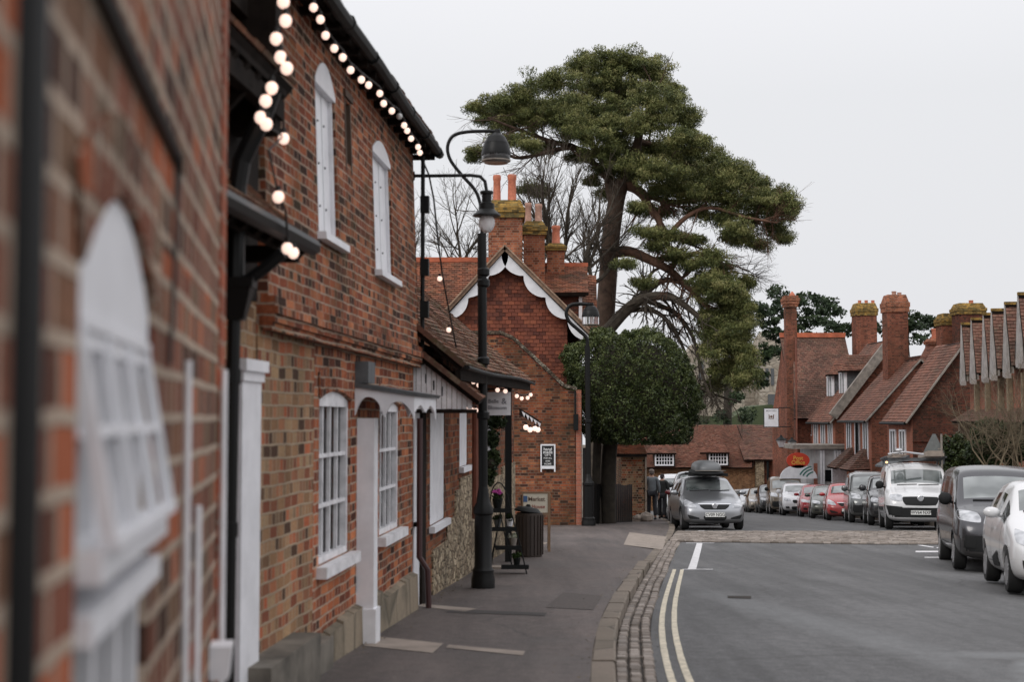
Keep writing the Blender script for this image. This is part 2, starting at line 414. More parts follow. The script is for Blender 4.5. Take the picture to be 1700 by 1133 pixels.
M['brick_chim'] = brick('brick_chimney', [(.16, .055, .03), (.36, .12, .06), (.44, .16, .08), (.26, .085, .05)], (.33, .25, .19), dirt=.35, dscale=1.6)
M['lichen'] = brick('lichen_mortar', [(.12, .08, .03), (.34, .20, .05), (.42, .255, .07), (.20, .15, .06)], (.2, .16, .08), dirt=.6, dscale=4, wob=.02)
M['tile_hung'] = tilemat('tile_hung', [(.10, .032, .022), (.17, .048, .028), (.22, .062, .034), (.26, .08, .045), (.15, .045, .03), (.33, .10, .05)], dirt=.25, moss=0)
M['tile_mid'] = tilemat('tile_mid', [(.13, .055, .035), (.21, .085, .05), (.28, .12, .065), (.17, .085, .055), (.24, .15, .10)], dirt=.5, moss=.7, lich=.3)
M['tile_house'] = tilemat('tile_house', [(.14, .055, .032), (.24, .085, .045), (.32, .115, .06), (.20, .08, .05)], dirt=.6, moss=.25, lich=.2)
M['tile_far'] = tilemat('tile_far', [(.15, .065, .045), (.23, .095, .065), (.28, .12, .08), (.19, .09, .065)], dirt=.5, moss=.12, dsc=.4, lich=.3)
M['tile_far2'] = tilemat('tile_far_brown', [(.12, .06, .045), (.19, .09, .065), (.22, .105, .075)], dirt=.5, moss=.15, dsc=.35, lich=.3)
M['ridge'] = flat('ridge_clay', (.42, .11, .05), .7, var=.35, scale=3)
M['pot'] = flat('chimney_pot_clay', (.50, .16, .09), .7, var=.25, scale=14)
M['rubble'] = stone('rubble_stone', [(.22, .155, .095), (.46, .36, .235), (.60, .48, .33), (.34, .25, .16)], 8.5, (.09, .065, .04), .09, stretch=1.5)
M['plinth'] = stone('plinth_render', [(.24, .19, .135), (.30, .24, .17)], .9, (.12, .10, .07), .03, bump=.012, stretch=.7, dirt=.85, dark=(.075, .065, .045))
M['kerb'] = stone('kerb_stone', [(.16, .13, .10), (.215, .175, .14), (.19, .155, .125)], .9, (.06, .05, .04), .02, bump=.008, stretch=1, dirt=.5, dark=(.09, .08, .06))
M['far_stone'] = stone('castle_stone', [(.34, .29, .23), (.44, .38, .31), (.5, .45, .38)], .8, (.25, .22, .18), .06, bump=.05, dirt=.5, dark=(.22, .19, .15))
M['far_slab'] = stone('paving_slab', [(.30, .24, .19), (.36, .29, .23)], 1.6, (.14, .11, .08), .03, bump=.006, stretch=1, dirt=.3)
M['white'] = flat('white_paint', (.78, .78, .81), .45, var=.10, scale=5, bump=.002)
M['white_old'] = flat('weathered_white_paint', (.72, .71, .73), .55, var=.22, scale=9, bump=.004)
M['black'] = flat('black_gloss_paint', (.008, .008, .008), .42, bump=.0006, scale=20, spec=.22)
M['iron'] = flat('black_iron', (.009, .010, .010), .55, spec=.2)
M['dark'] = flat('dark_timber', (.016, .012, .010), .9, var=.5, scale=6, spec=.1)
M['timber'] = flat('brown_timber', (.10, .065, .045), .8, var=.4, scale=6, bump=.004)
M['woodred'] = flat('rusty_clay_pipe', (.20, .07, .045), .7, var=.3, scale=6)
M['lead'] = flat('lead_grey', (.10, .105, .11), .6, var=.3, scale=7, spec=.3)
M['lead2'] = flat('weathered_mortar_verge', (.25, .22, .19), .8, var=.4, scale=4)
M['room'] = flat('dark_room', (.02, .018, .016), .9)
M['curtain'] = flat('pale_blind', (.5, .48, .45), .9)
M['road'] = asphalt('road_asphalt', (.084, .083, .084), (.112, .112, .114), rough=.85, worn=[(5.6, 13.6, 3.2, 9.0, .38, .75), (4.9, 11.6, 3.0, 11.2, .3, .4), (2.2, 18, 3.6, 9, .5, .25)])
M['pave'] = asphalt('pavement_asphalt', (.088, .071, .065), (.12, .098, .09), rough=.8)
M['ground'] = flat('ground_earth', (.08, .075, .05), .95, var=.5, scale=.3)
M['grass'] = flat('hill_grass', (.05, .065, .03), .95, var=.5, scale=.1)
M['yellow'] = flat('yellow_line_paint', (.55, .49, .38), .7, var=.35, scale=14)
M['roadwhite'] = flat('white_line_paint', (.62, .61, .62), .7, var=.22, scale=14)
M['sett'] = tilemat('granite_sett', [(.16, .135, .115), (.27, .23, .20), (.38, .33, .295), (.21, .185, .165)], dirt=.3, moss=0, dirtcol=(.09, .07, .055))
M['joint'] = flat('sett_joint', (.022, .016, .012), .95, var=.4, scale=6)
M['slab'] = flat('light_concrete_slab', (.27, .225, .19), .85, var=.22, scale=5)
M['bark_pine'] = flat('pine_bark', (.085, .052, .036), .9, var=.5, scale=4, bump=.03)
M['bark_pine_up'] = flat('pine_bark_orange', (.15, .08, .052), .9, var=.45, scale=4, bump=.02)
M['bark'] = flat('bare_bark', (.075, .06, .045), .9, var=.4, scale=5)
M['bark_dark'] = flat('dark_bark', (.035, .028, .02), .9, var=.4, scale=5, bump=.02)
M['twig'] = flat('pale_twig', (.14, .11, .07), .9, var=.4, scale=4)
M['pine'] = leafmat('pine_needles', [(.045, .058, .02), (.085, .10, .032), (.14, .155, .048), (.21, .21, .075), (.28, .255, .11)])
M['pine_far'] = leafmat('far_pine_needles', [(.018, .032, .016), (.03, .05, .022), (.048, .072, .03)])
M['oak'] = leafmat('evergreen_leaves', [(.018, .027, .009), (.042, .058, .018), (.08, .10, .032), (.15, .17, .065)], .45)
M['ivy'] = leafmat('ivy_leaves', [(.012, .022, .009), (.03, .045, .016), (.05, .068, .024)])
M['brownleaf'] = leafmat('brown_leaves', [(.07, .05, .025), (.12, .085, .04), (.16, .115, .055)])
M['weed'] = leafmat('weeds', [(.03, .06, .015), (.06, .10, .025)])
M['flower'] = leafmat('pink_flowers', [(.45, .06, .30), (.60, .12, .42)])
M['bulb'] = emis('lit_bulb', (1.0, .71, .59), 1.15)
M['bulb_off'] = flat('unlit_bulb', (.6, .6, .58), .2)
M['cable'] = flat('cable', (.012, .012, .012), .6)
M['warm'] = emis('warm_lamp', (1, .55, .25), 2.2)
def glassmat(name, c=(.008, .009, .010), rough=.08, spec=.18):
    m, t, b = newmat(name); b.inputs['Base Color'].default_value = c4(c); b.inputs['Roughness'].default_value = rough
    b.inputs['IOR'].default_value = 1.35 if name == 'window_glass' else 1.5; b.inputs['Specular IOR Level'].default_value = spec
    return m
M['glass'] = glassmat('window_glass')
M['carglass'] = glassmat('car_window_glass', (.016, .019, .019), .05, .8)
m, t, b = newmat('windscreen_glass')
nn = N(t); ob = nn.n('ShaderNodeTexCoord').outputs['Object']
b.inputs['Roughness'].default_value = .06; b.inputs['Specular IOR Level'].default_value = .9; b.inputs['Coat Weight'].default_value = 1
t.links.new(nn.ramp(nn.noise(ob, 1.6, 2, .4), [(.4, (.07, .082, .082)), (.62, (.24, .26, .26))]), b.inputs['Base Color'])  # pale sky reflection mottled into the glass colour
M['windscreen'] = m
m, t, b = newmat('lantern_glass'); b.inputs['Transmission Weight'].default_value = .93; b.inputs['Roughness'].default_value = .05; b.inputs['Base Color'].default_value = (.9, .9, .92, 1); M['lampglass'] = m
m, t, b = newmat('lantern_glass_frosted'); b.inputs['Transmission Weight'].default_value = .35; b.inputs['Roughness'].default_value = .4; b.inputs['Base Color'].default_value = (.82, .8, .8, 1); M['frost'] = m
M['tyre'] = flat('tyre_rubber', (.012, .012, .012), .85)
M['rim'] = flat('alloy_rim', (.42, .42, .43), .35, metal=.8)
M['plastic'] = flat('black_plastic', (.013, .0135, .014), .65, spec=.25)
M['chrome'] = flat('chrome', (.7, .7, .72), .15, metal=1)
m, t, b = newmat('headlamp_lens'); nn = N(t); ob = nn.n('ShaderNodeTexCoord').outputs['Object']
t.links.new(nn.ramp(nn.noise(ob, 9, 1, .4), [(.35, (.26, .27, .29)), (.65, (.52, .53, .56))]), b.inputs['Base Color'])
b.inputs['Roughness'].default_value = .12; b.inputs['Coat Weight'].default_value = 1; M['lens'] = m
M['plate'] = flat('plate_white', (.72, .72, .70), .4)
M['ink'] = flat('black_ink', (.01, .01, .012), .6)
M['inkgrey'] = flat('grey_ink', (.20, .20, .22), .6)
M['inkwhite'] = flat('white_ink', (.8, .8, .8), .6)
M['inkbrown'] = flat('brown_ink', (.16, .10, .07), .6)
def paint(name, c, metal=0.0, rough=.22):
    m, t, b = newmat(name); n = N(t); b.inputs['Base Color'].default_value = c4(c)
    b.inputs['Metallic'].default_value = metal; b.inputs['Roughness'].default_value = rough
    b.inputs['Coat Weight'].default_value = .5; b.inputs['Coat Roughness'].default_value = .06
    ob = n.n('ShaderNodeTexCoord').outputs['Object']
    sz = n.n('ShaderNodeSeparateXYZ', {0: ob}).outputs['Z']
    nz = n.noise(ob, 5, 5, .7)
    d = n.math('MULTIPLY', n.ramp(n.math('ADD', sz, n.math('MULTIPLY', nz, .25)), [(.38, .35), (.75, .0)]), 1.0)
    t.links.new(n.mix(d, c4(c), (.10, .085, .065, 1)), b.inputs['Base Color'])
    t.links.new(n.ramp(d, [(0, rough), (.7, .6)]), b.inputs['Roughness'])
    return m
# ------------------------------------------------------------------ ground, road, pavements
KX = [(-6, .1), (0, .28), (5, .45), (7.5, .56), (9.26, .66), (11.1, .79), (14.2, 1.10), (16.4, 1.39), (19.1, 1.74), (21.5, 2.07), (25, 2.52), (30.6, 3.3), (37.3, 4.27), (44, 4.95), (50, 5.4), (64, 6.3), (90, 7.6), (150, 9)]
def kx(Y):
    w_ = min(2.5, max(.6, Y*.12)); return float(np.mean(np.interp(Y+np.linspace(-w_, w_, 9), [a for a, b in KX], [b for a, b in KX])))
RX = [(-6, 8.0), (16, 8.7), (19, 8.9), (27, 10.3), (38, 12.2), (50, 13.7), (64, 15.0), (80, 15.9), (150, 17)]
def rx(Y): return float(np.interp(Y, [a for a, b in RX], [b for a, b in RX]))
YS = [-6, -3, 0]+[1+.6*i for i in range(60)]+[37+1.5*i for i in range(40)]+[100, 115, 130, 150]
def sheet(name, fx0, fx1, fz, mat, nx=6, ys=YS, kind='structure', parent=None):
    mb = MB(); W_ = nx+1
    vs = []
    for Y in ys:
        a, b = fx0(Y), fx1(Y)
        for i in range(W_):
            x = a+(b-a)*i/nx; vs.append((x, Y, fz(x, Y)))
    fs = [(j*W_+i, j*W_+i+1, (j+1)*W_+i+1, (j+1)*W_+i) for j in range(len(ys)-1) for i in range(nx)]
    mb.add(vs, fs); o = mb.build(name, mat, parent, fix=False)
    if kind: o['kind'] = kind
    return o
sheet('road', lambda Y: kx(Y)+.28, rx, zr, M['road'], 14)
def ztop(Y):
    t = min(1, max(0, (Y-21)/2.5)); full = zp(Y)
    return full*(1-t)+(zr(kx(Y), Y)+.02)*t if Y < 36 else (full if Y > 40 else full*(Y-36)/4+(zr(kx(Y), Y)+.02)*(1-(Y-36)/4))
def zpav(x, Y):
    k = min(1, max(0, (x-(kx(Y)-1.5))/1.34)); return zp(Y)+(ztop(Y)-zp(Y))*k
sheet('pavement', lambda Y: -7.0 if Y < 60 else -20, lambda Y: kx(Y)-1.5, lambda x, Y: zp(Y), M['pave'], 4)
sheet('pavement_edge', lambda Y: kx(Y)-1.5, lambda Y: kx(Y)-.155, zpav, M['pave'], 6)
sheet('far_pavement', lambda Y: rx(Y)+.14, lambda Y: rx(Y)+60, lambda x, Y: zr(rx(Y), Y)+.12, M['pave'], 4)
gy = [-60, -20, -6]+[6*i for i in range(1, 26)]+[200, 300, 450]
sheet('ground', lambda Y: -400, lambda Y: 500, lambda x, Y: -hroad(min(Y, 150))-.45 if Y < 151 else -8.6, M['ground'], 8, gy)
# kerbs: separate stones along the curve
def kerb_line(name, fx, z_top, sgn):
    mb = MB(); Y = -4.0
    while Y < 110:
        L = .75 if Y < 22 else (1.0 if Y < 40 else 3)
        a, b = Y+.006, Y+L-.006
        o = random.uniform(-.008, .008); h = random.uniform(-.006, .006)
        pts = []
        for (yy) in (a, b):
            for (dx, dz) in ((0, -.30), (0, -.012), (-.014*sgn, 0), (-.15*sgn, 0), (-.165*sgn, -.012), (-.165*sgn, -.30)):
                pts.append((fx(yy)+dx+o, yy, z_top(yy)+dz+h+.003))
        mb.add(pts, [(i, i+1, i+7, i+6) for i in range(5)]+[tuple(range(6)), tuple(range(11, 5, -1))])
        Y += L
    return tag(mb.build(name, M['kerb']), kind='structure')
kerb_line('kerb', kx, lambda Y: zp(Y)+.002 if Y < 21.5 else ztop(Y), 1)
kerb_line('far_kerb', rx, lambda Y: zr(rx(Y), Y)+.125, -1)
# gutter of setts, three rows
mb = MB(); rn = []
def sett(mb, rn, x0, x1, y0, y1, zf, h=.022, g=.009):
    c = [(x0+g, y0+g), (x1-g, y0+g), (x1-g, y1-g), (x0+g, y1-g)]
    c = [(x+random.uniform(-.004, .004), y+random.uniform(-.004, .004)) for x, y in c]
    hh = h+random.uniform(-.004, .007)
    lo = [(x, y, zf(x, y)-.02) for x, y in c]
    mxx = sum(p[0] for p in c)/4; my = sum(p[1] for p in c)/4
    up = [(x+(mxx-x)*.03, y+(my-y)*.03, zf(x, y)+hh*.45) for x, y in c]
    tp = [(x+(mxx-x)*.22, y+(my-y)*.22, zf(x, y)+hh) for x, y in c]
    mb.add(lo+up+tp, [(0, 1, 5, 4), (1, 2, 6, 5), (2, 3, 7, 6), (3, 0, 4, 7), (4, 5, 9, 8), (5, 6, 10, 9), (6, 7, 11, 10), (7, 4, 8, 11), (8, 9, 10, 11)])
    r = random.random(); rn += [r]*9
for k in range(3):
    Y = 2.0+random.random()*.1
    while Y < 31.3:
        L = random.uniform(.10, .19) if Y < 20 else .16
        wv = .095+.004*math.sin(Y*1.3)
        x = kx(Y)+.004+k*wv; sett(mb, rn, x, x+wv, Y, Y+L, lambda a, b: zr(a, b)-.006); Y += L
sg = mb.build('sett_gutter', M['sett'], rnd=rn, fix=False, smooth=False); sg['kind'] = 'structure'
b_ = sheet('sett_bed', lambda Y: kx(Y)-.01, lambda Y: kx(Y)+.288, lambda x, Y: zr(x, Y)-.003, M['joint'], 2, [y for y in YS if y < 150]+[150])
# cobbled table across the road
mb = MB(); rn = []
Y = 31.4
while Y < 36.6:
    L = .135; x = kx(Y)+.02+random.random()*.1
    while x < rx(Y)-.1:
        wv = random.uniform(.15, .24); sett(mb, rn, x, min(x+wv, rx(Y)), Y, Y+L, lambda a, b: zr(a, b)+.012, h=.03, g=.010); x += wv
    Y += L
ct = mb.build('cobbled_band', M['sett'], rnd=rn, fix=False); ct['kind'] = 'structure'
sheet('cobble_bed', lambda Y: kx(Y)+.01, lambda Y: rx(Y)-.01, lambda x, Y: zr(x, Y)+.006, M['joint'], 8, [31.36, 33, 35, 36.7])
# painted markings
def ribbon(mb, xs, w, ys, dz=.004, zf=zr):
    for i in range(len(ys)-1):
        a, b = ys[i], ys[i+1]; j1, j2 = [random.uniform(-.003, .003) for _ in range(2)]
        mb.quad((xs(a)-w/2+j1, a, zf(xs(a), a)+dz), (xs(a)+w/2+j2, a, zf(xs(a), a)+dz), (xs(b)+w/2, b, zf(xs(b), b)+dz), (xs(b)-w/2, b, zf(xs(b), b)+dz))
yl = [2+.25*i for i in range(79)]+[21.55]
mb = MB(); ribbon(mb, lambda y: kx(y)+.375, .052, yl); ribbon(mb, lambda y: kx(y)+.49, .052, yl)
tag(mb.build('double_yellow_lines', M['yellow'], fix=False), kind='structure')
mb = MB()
xa = lambda y: 2.74+(y-21.8)/(30.9-21.8)*1.31
ribbon(mb, xa, .125, [21.75, 24, 27, 30.9])
ribbon(mb, lambda y: xa(y)-.03, .70, [21.62, 21.74]); ribbon(mb, lambda y: xa(y)-.02, .68, [30.9, 31.05])
ribbon(mb, lambda y: 5.0, .17, [36.9, 37.9])
for (u0, u1, v0, v1) in ((1520, 1575, 915.6, 918), (1535, 1580, 925.6, 927.4), (1300, 1360, 1200, 1201)):
    a = G(u0, v1); b = G(u1, v1); c = G(u1, v0); d = G(u0, v0)
    mb.quad(*[Vector((p.x, p.y, zr(p.x, p.y)+.004)) for p in (a, b, c, d)])
for i in range(8):   # the worn round letter painted in the bay
    t0, t1 = R(45*i), R(45*i+38); cx, cy = G(1556, 906).x, G(1556, 906).y
    q = [(cx+r*math.cos(t), cy+r*3.2*math.sin(t)) for r, t in ((.33, t0), (.45, t0), (.45, t1), (.33, t1))]
    mb.quad(*[Vector((x, y, zr(x, y)+.004)) for x, y in q])
ln = [G(1556, 897), G(1560, 897), G(1572, 905), G(1562, 905)]
tag(mb.build('white_bay_lines', M['roadwhite'], fix=False), kind='structure')
# lighter slabs and covers set in the pavement
def pslab(name, pts, mat, pav=True, dz=.004):
    mb = MB(); q = [G(u, v, pav) for u, v in pts]
    for p in q: p.z = (zpav(p.x, p.y) if pav else zr(p.x, p.y))+dz
    mb.add(q, [tuple(range(len(q)))]); return tag(mb.build(name, mat, fix=False), kind='structure')
pslab('stone_slab', [(604, 1074), (718, 1086), (736, 1070), (614, 1057)], M['slab'])
pslab('drain_slab', [(740, 1077), (868, 1090), (872, 1083), (745, 1072)], M['slab'])
pslab('door_slab', [(694, 1008), (770, 1017), (793, 1012), (700, 1004)], M['slab'])
pslab('concrete_patch', [(1035, 900), (1100, 903), (1107, 884), (1045, 882)], M['slab'])
pslab('asphalt_patch', [(905, 1010), (985, 1014), (1000, 990), (935, 985)], flat('newer_asphalt', (.082, .068, .062), .9, var=.4, scale=40))
pslab('long_patch', [(740, 1018), (905, 1024), (908, 1019), (750, 1013)], flat('dark_asphalt_seam', (.045, .040, .038), .9, var=.3, scale=30))
pslab('grate_slab', [(1208, 994.5), (1247, 995.5), (1247, 991), (1208, 990.5)], M['joint'], False)
pslab('paved_forecourt', [(868, 900), (905, 905), (948, 873), (944, 868), (868, 868)], M['far_slab'])
0 and pslab('worn_road_patch', [(1500, 1000), (1535, 1003), (1660, 1100), (1600, 1102)], flat('pale_worn_asphalt', (.165, .17, .172), .8, var=.35, scale=7), False)
0 and pslab('worn_road_streak', [(1420, 1035), (1550, 1040), (1560, 1030), (1450, 1029)], flat('pale_asphalt_streak', (.14, .143, .145), .8, var=.35, scale=9), False)

# ------------------------------------------------------------------ tiles
def tiles(mb, rn, A, B, C, D, rh=.1, tw=.165, th=.014, wav=0, keep=None, nrm=None):
    A, B, C, D = [Vector(p) for p in (A, B, C, D)]
    H = max((D-A).length, (C-B).length); Wd = max((B-A).length, (C-D).length)
    nr = max(1, round(H/rh)); nc = max(1, round(Wd/tw))
    n = (B-A).cross(D-A)
    if n.length < 1e-6: n = (C-B).cross(A-B)
    n.normalize()
    if n.z < 0: n = -n
    if nrm: n = Vector(nrm)
    ph = random.random()*9
    def pt(s, t):
        p = (A*(1-s)+B*s)*(1-t)+(D*(1-s)+C*s)*t
        if wav: p = p+n*(wav*(math.sin(s*Wd*1.1+ph+t*2)+.5*math.sin(s*Wd*2.7+ph*2)+.6*math.sin(t*H*1.9+ph)))
        return p
    for r in range(nr):
        off = .5*(r % 2)
        t0 = r/nr; t1 = min(1.0, (r+1.15)/nr)
        for c in range(-1, nc+1):
            s0 = max(0, (c+off)/nc); s1 = min(1, (c+1+off)/nc)
            if s1-s0 < 1e-4: continue
            if keep and not keep((s0+s1)/2, (t0+t1)/2): continue
            j = random.uniform(-.25, .35)*th; tj = random.uniform(-.08, .08)/nr
            g = .03*(s1-s0)
            a = pt(s0+g, max(0, t0+tj)); b = pt(s1-g, max(0, t0+tj)); c_ = pt(s1-g, t1); d = pt(s0+g, t1)
            al, bl = a+n*(th+j), b+n*(th+j+random.uniform(-.1, .1)*th)
            mb.add([a, b, c_+n*.002, d+n*.002, al, bl], [(4, 5, 2, 3), (0, 1, 5, 4), (0, 4, 3), (1, 2, 5)])
            q = random.random(); rn += [q]*4
def tiled(name, quads, mat, parent, under=M['dark'], drop=.06, **k):
    """tiled roof slopes: individual tiles over a solid board; the two are one mesh"""
    mb = MB(); rn = []
    for q in quads:
        q, kk = (q[:4], dict(k, **q[4])) if len(q) > 4 else (q, k)
        tiles(mb, rn, *q, **kk)
    nt_ = len(mb.f)
    for q in quads:
        if len(q) > 4 and 'keep' in q[4]: continue
        A, B, C, D = [Vector(p) for p in q[:4]]; n = (B-A).cross(D-A).normalized()
        if n.z < 0: n = -n
        e = -n*(drop+.045); e2 = -n*(.045 if k.get('wav', 0) > .012 else .012)
        mb.hexa([A+e, B+e, C+e, D+e, A+e2, B+e2, C+e2, D+e2], 1)
    rn += [.5]*(len(mb.f)-nt_)
    return mb.build(name, [mat, under], parent, fix=False, rnd=rn)
# ------------------------------------------------------------------ windows
def sash(parent, fr, s0, s1, z0, z1, cols, rows, d=-.05, rise=0, fw=.05, bar=.022, sill=True, mat=None, name='window', glass='glass', sd=.07, trans=()):
    mat = mat or M['white_old']
    mb = MB(); zt = z1-rise
    mb.fbox(fr, s0, s0+fw, d-.03, d+.02, z0, zt); mb.fbox(fr, s1-fw, s1, d-.03, d+.02, z0, zt)
    mb.fbox(fr, s0+fw, s1-fw, d-.03, d+.02, z0, z0+fw); 
    if rise:
        n = 8; A = []; B = []
        for k in range(n+1):
            q = 2*k/n-1; s = s0+(s1-s0)*k/n; A.append(fr.w(s, d-.03, zt-fw)); B.append(fr.w(s, d-.03, zt+rise*(1-q*q)-.003))
        mb.strip(A, B, fr.n*.05)
    else: mb.fbox(fr, s0+fw, s1-fw, d-.03, d+.02, zt-fw, zt)
    zt2 = zt-fw
    for i in range(1, cols):
        s = s0+fw+(s1-s0-2*fw)*i/cols; mb.fbox(fr, s-bar/2, s+bar/2, d-.02, d+.004, z0+fw, zt2)
    for j in range(1, rows):
        z = z0+fw+(zt2-z0-fw)*j/rows; b2 = bar*(1.8 if j in trans else .9)
        mb.fbox(fr, s0+fw, s1-fw, d-.018, d+(.02 if j in trans else .010), z-b2/2, z+b2/2)
    wo_ = mb.build(name, mat, parent)
    g = MB(); g.fbox(fr, s0+.01, s1-.01, d-.034, d-.028, z0+.01, zt); g.build('pane', M[glass], wo_)
    if sill:
        g = MB(); g.fbox(fr, s0-.06, s1+.06, d-.03, sd, z0-.075, z0-.002); g.build('sill', mat, wo_)
    return wo_
# ------------------------------------------------------------------ the left-hand row
SL = (1030-CU)/F*math.cos(PT)
FB = Fr((-1.95, 0), (SL, 1)); FB.lean = 0
S = lambda u: FB.pY(u, 695)            # distance along the facade of a photo column at eye level
def Zf(u, v, fr=FB, d=0): return fr.px(u, v, d)[1]
# --- brick house with upper storey
hs_ = thing('brick_house', 'two-storey red brick house with white blind windows above and bulbs under its eaves', 'house', FB.w(S(560), 0, zp(9)))
sA, sB = S(427), S(686)
bandz = Zf(560, 573)
w1 = (S(530), S(582), -.955, .185, .06); w2 = (S(630), S(664), -.955, .15, .05)
dr = (S(597), S(622), -2.2, .045)
mb = MB()
sM = S(521)                      # toned brown bricks left of this line, red to the right
wall(mb, FB, sA, sM, -2.2, bandz, [], ends=True)
mb.build('lower_wall', M['brick_tan'], hs_)
mb = MB(); wall(mb, FB, sM, sB, -2.2, bandz, [w1, w2], ends=True, dep=.11)
mb.build('wall', M['brick_red'], hs_)
mb = MB(); FU = Fr((-1.95, 0), (SL, 1), lean=.035, z0=bandz)
up1 = (S(519), S(553), 1.19, 2.36, .16); up2 = (S(616), S(646), 1.17, 2.27, .12); slit = (S(569), S(579.5), 1.82, 2.27)
wall(mb, FU, sA+.02, sB+.02, bandz-.01, 2.62, [up1, up2, slit], d=.055, dep=.07)
for i in range(3):   # corbelled band under the upper storey
    mb.fbox(FU, sA+.015, sB+.025, .02, .055+.018*(i+1), bandz-.03+.045*i, bandz+.014+.045*i)
mb.fbox(FU, sA+.015, sB+.025, .05, .092, bandz+.105, bandz+.16)
mb.build('upper_wall', M['brick_up'], hs_)
mb = MB(); mb.fbox(FB, sA+.02, sB, -3.2, -.26, bandz-.02, 2.6); mb.fbox(FB, sB-.02, sB+.0, -3.5, -.26, -2.2, 2.6)
mb.build('house_core', M['brick_up'], hs_)
# blind windows
for k, o in enumerate((up1, up2)):
    a, b, z0, z1, r = o; mb = MB(); d0 = .055-.05
    zt = z1-r
    nb = 5
    for i in range(nb):
        sa = a+.03+(b-a-.06)*i/nb; sb2 = a+.03+(b-a-.06)*(i+1)/nb
        mb.fbox(FU, sa+.004, sb2-.004, d0-.01, d0+.006+.004*(i % 2), z0, zt-.02)
    mb.fbox(FU, a, a+.03, d0-.01, d0+.03, z0, zt); mb.fbox(FU, b-.03, b, d0-.01, d0+.03, z0, zt)
    A = []; B = []
    for q in range(9):
        x = 2*q/8-1; s = a+(b-a)*q/8; A.append(FU.w(s, d0, zt-.035)); B.append(FU.w(s, d0, zt+r*(1-x*x)-.004))
    mb.strip(A, B, FU.n*.055)
    wn = mb.build('blind_window', M['white'], hs_)
    g = MB(); g.fbox(FU, a-.05, b+.09, d0, .055+.06, z0-.05, z0-.003); g.build('sill', M['white'], wn)
    for i in range(2):
        for j in range(3):
            g = MB(); g.ell(FU.w(a+(b-a)*(.36+.3*i), d0+.012, z0+(zt-z0)*(.2+.28*j)), .008, 6); g.build('bolt', M['iron'], wn)
mb = MB(); a, b, z0, z1 = slit; mb.fbox(FU, a, a+.03, -.02, .06, z0-.06, z1+.02); mb.fbox(FU, b-.03, b, -.02, .06, z0-.06, z1+.02); mb.fbox(FU, a-.03, b+.03, -.02, .075, z1+.02, z1+.07)
sw = mb.build('slit_window', M['timber'], hs_); g = MB(); g.fbox(FU, a, b, -.03, -.012, z0, z1); g.build('pane', M['glass'], sw)
sash(hs_, FB, *w1[:4], 4, 3, rise=.06, fw=.045, bar=.028, d=-.04)
sash(hs_, FB, *w2[:4], 4, 3, rise=.05, fw=.045, bar=.028, d=-.04)
# red brick arches over the lower windows
for o in (w1, w2):
    mb = MB()
    a, b, z0, z1, r = o; c = (a+b)/2; n = 13
    for i in range(n):
        q0 = -1+2*i/n; q1 = -1+2*(i+.9)/n
        f0 = lambda q, h: FB.w(c+(b-a)/2*1.04*q*(1+h*.3), .004, z1-r+r*(1-q*q)+h+.002)
        mb.hexa([f0(q0, 0), f0(q1, 0), f0(q1, .17), f0(q0, .17)]+[p+FB.n*.01 for p in (f0(q0, 0), f0(q1, 0), f0(q1, .17), f0(q0, .17))])
    mb.build('window_arch', M['brick_red'], hs_)
# stone plinth in uneven blocks
mb = MB(); s = S(470)
while s < sB-.1:
    L = random.uniform(.35, .7); L = min(L, sB-s)
    if True:
        a, b = s, s+L
        t = -1.43+random.uniform(-.02, .02) if s > S(605) else -1.36-.015*(S(605)-s)+random.uniform(-.02, .02)
        mb.hexa([FB.w(a, -.02, -2.3), FB.w(a, .075, -2.3), FB.w(b-.01, .075, -2.3), FB.w(b-.01, -.02, -2.3), FB.w(a, -.02, t), FB.w(a, .05, t-.03), FB.w(b-.01, .05, t-.03), FB.w(b-.01, -.02, t)])
    s += L
mb.build('plinth', M['plinth'], hs_)
# low concrete step at the near end
mb = MB(); mb.fbox(FB, S(400), S(489), -.02, .17, -2.3, -1.27); mb.fbox(FB, S(489)+.01, S(531), -.02, .10, -2.3, -1.40)
mb.build('concrete_footing', flat('old_concrete', (.13, .115, .095), .9, var=.5, scale=4, bump=.01), hs_)
# door: white posts, hood with scalloped brackets
mb = MB()
mb.fbox(FB, dr[0]-.10, dr[0]+.06, -.02, .13, zp(10.5)+.25, .0);
mb.fbox(FB, dr[0]-.12, dr[0]+.08, -.02, .15, zp(10.5)-.02, zp(10.5)+.25)
dsr = mb.build('canopy_post', M['white'], hs_)
ca, cb = S(588), S(636); cz = .06
mb = MB(); mb.hexa([FB.w(ca, 0, cz+.17), FB.w(ca, .46, cz+.10), FB.w(cb, .46, cz+.10), FB.w(cb, 0, cz+.17), FB.w(ca, 0, cz+.205), FB.w(ca, .48, cz+.125), FB.w(cb, .48, cz+.125), FB.w(cb, 0, cz+.205)])
mb.fbox(FB, ca+.02, ca+.30, .0, .10, cz+.20, cz+.36)
cn = mb.build('canopy', M['lead'], hs_)
mb = MB()
for s in (ca+.02, cb-.06):
    A = []; B = []
    for i in range(25):
        t = i/24; dd_ = t*.44
        top = cz+.168-.07*t
        x = (t*2.0) % 1.0
        low = top-.055-.15*abs(2*x-1)**2.6*(1-.25*t)
        A.append(FB.w(s, dd_, low)); B.append(FB.w(s, dd_, top))
    mb.strip(A, B, FB.a*.04)
for i in range(24):
    s0 = ca+.06+(cb-ca-.12)*i/24; s1 = ca+.06+(cb-ca-.12)*(i+1)/24; x = ((i+.5)/12) % 1.0
    mb.fbox(FB, s0, s1, .42, .44, cz+.04-.06*abs(2*x-1)**1.5, cz+.10)
mb.build('bracket', M['white'], cn)
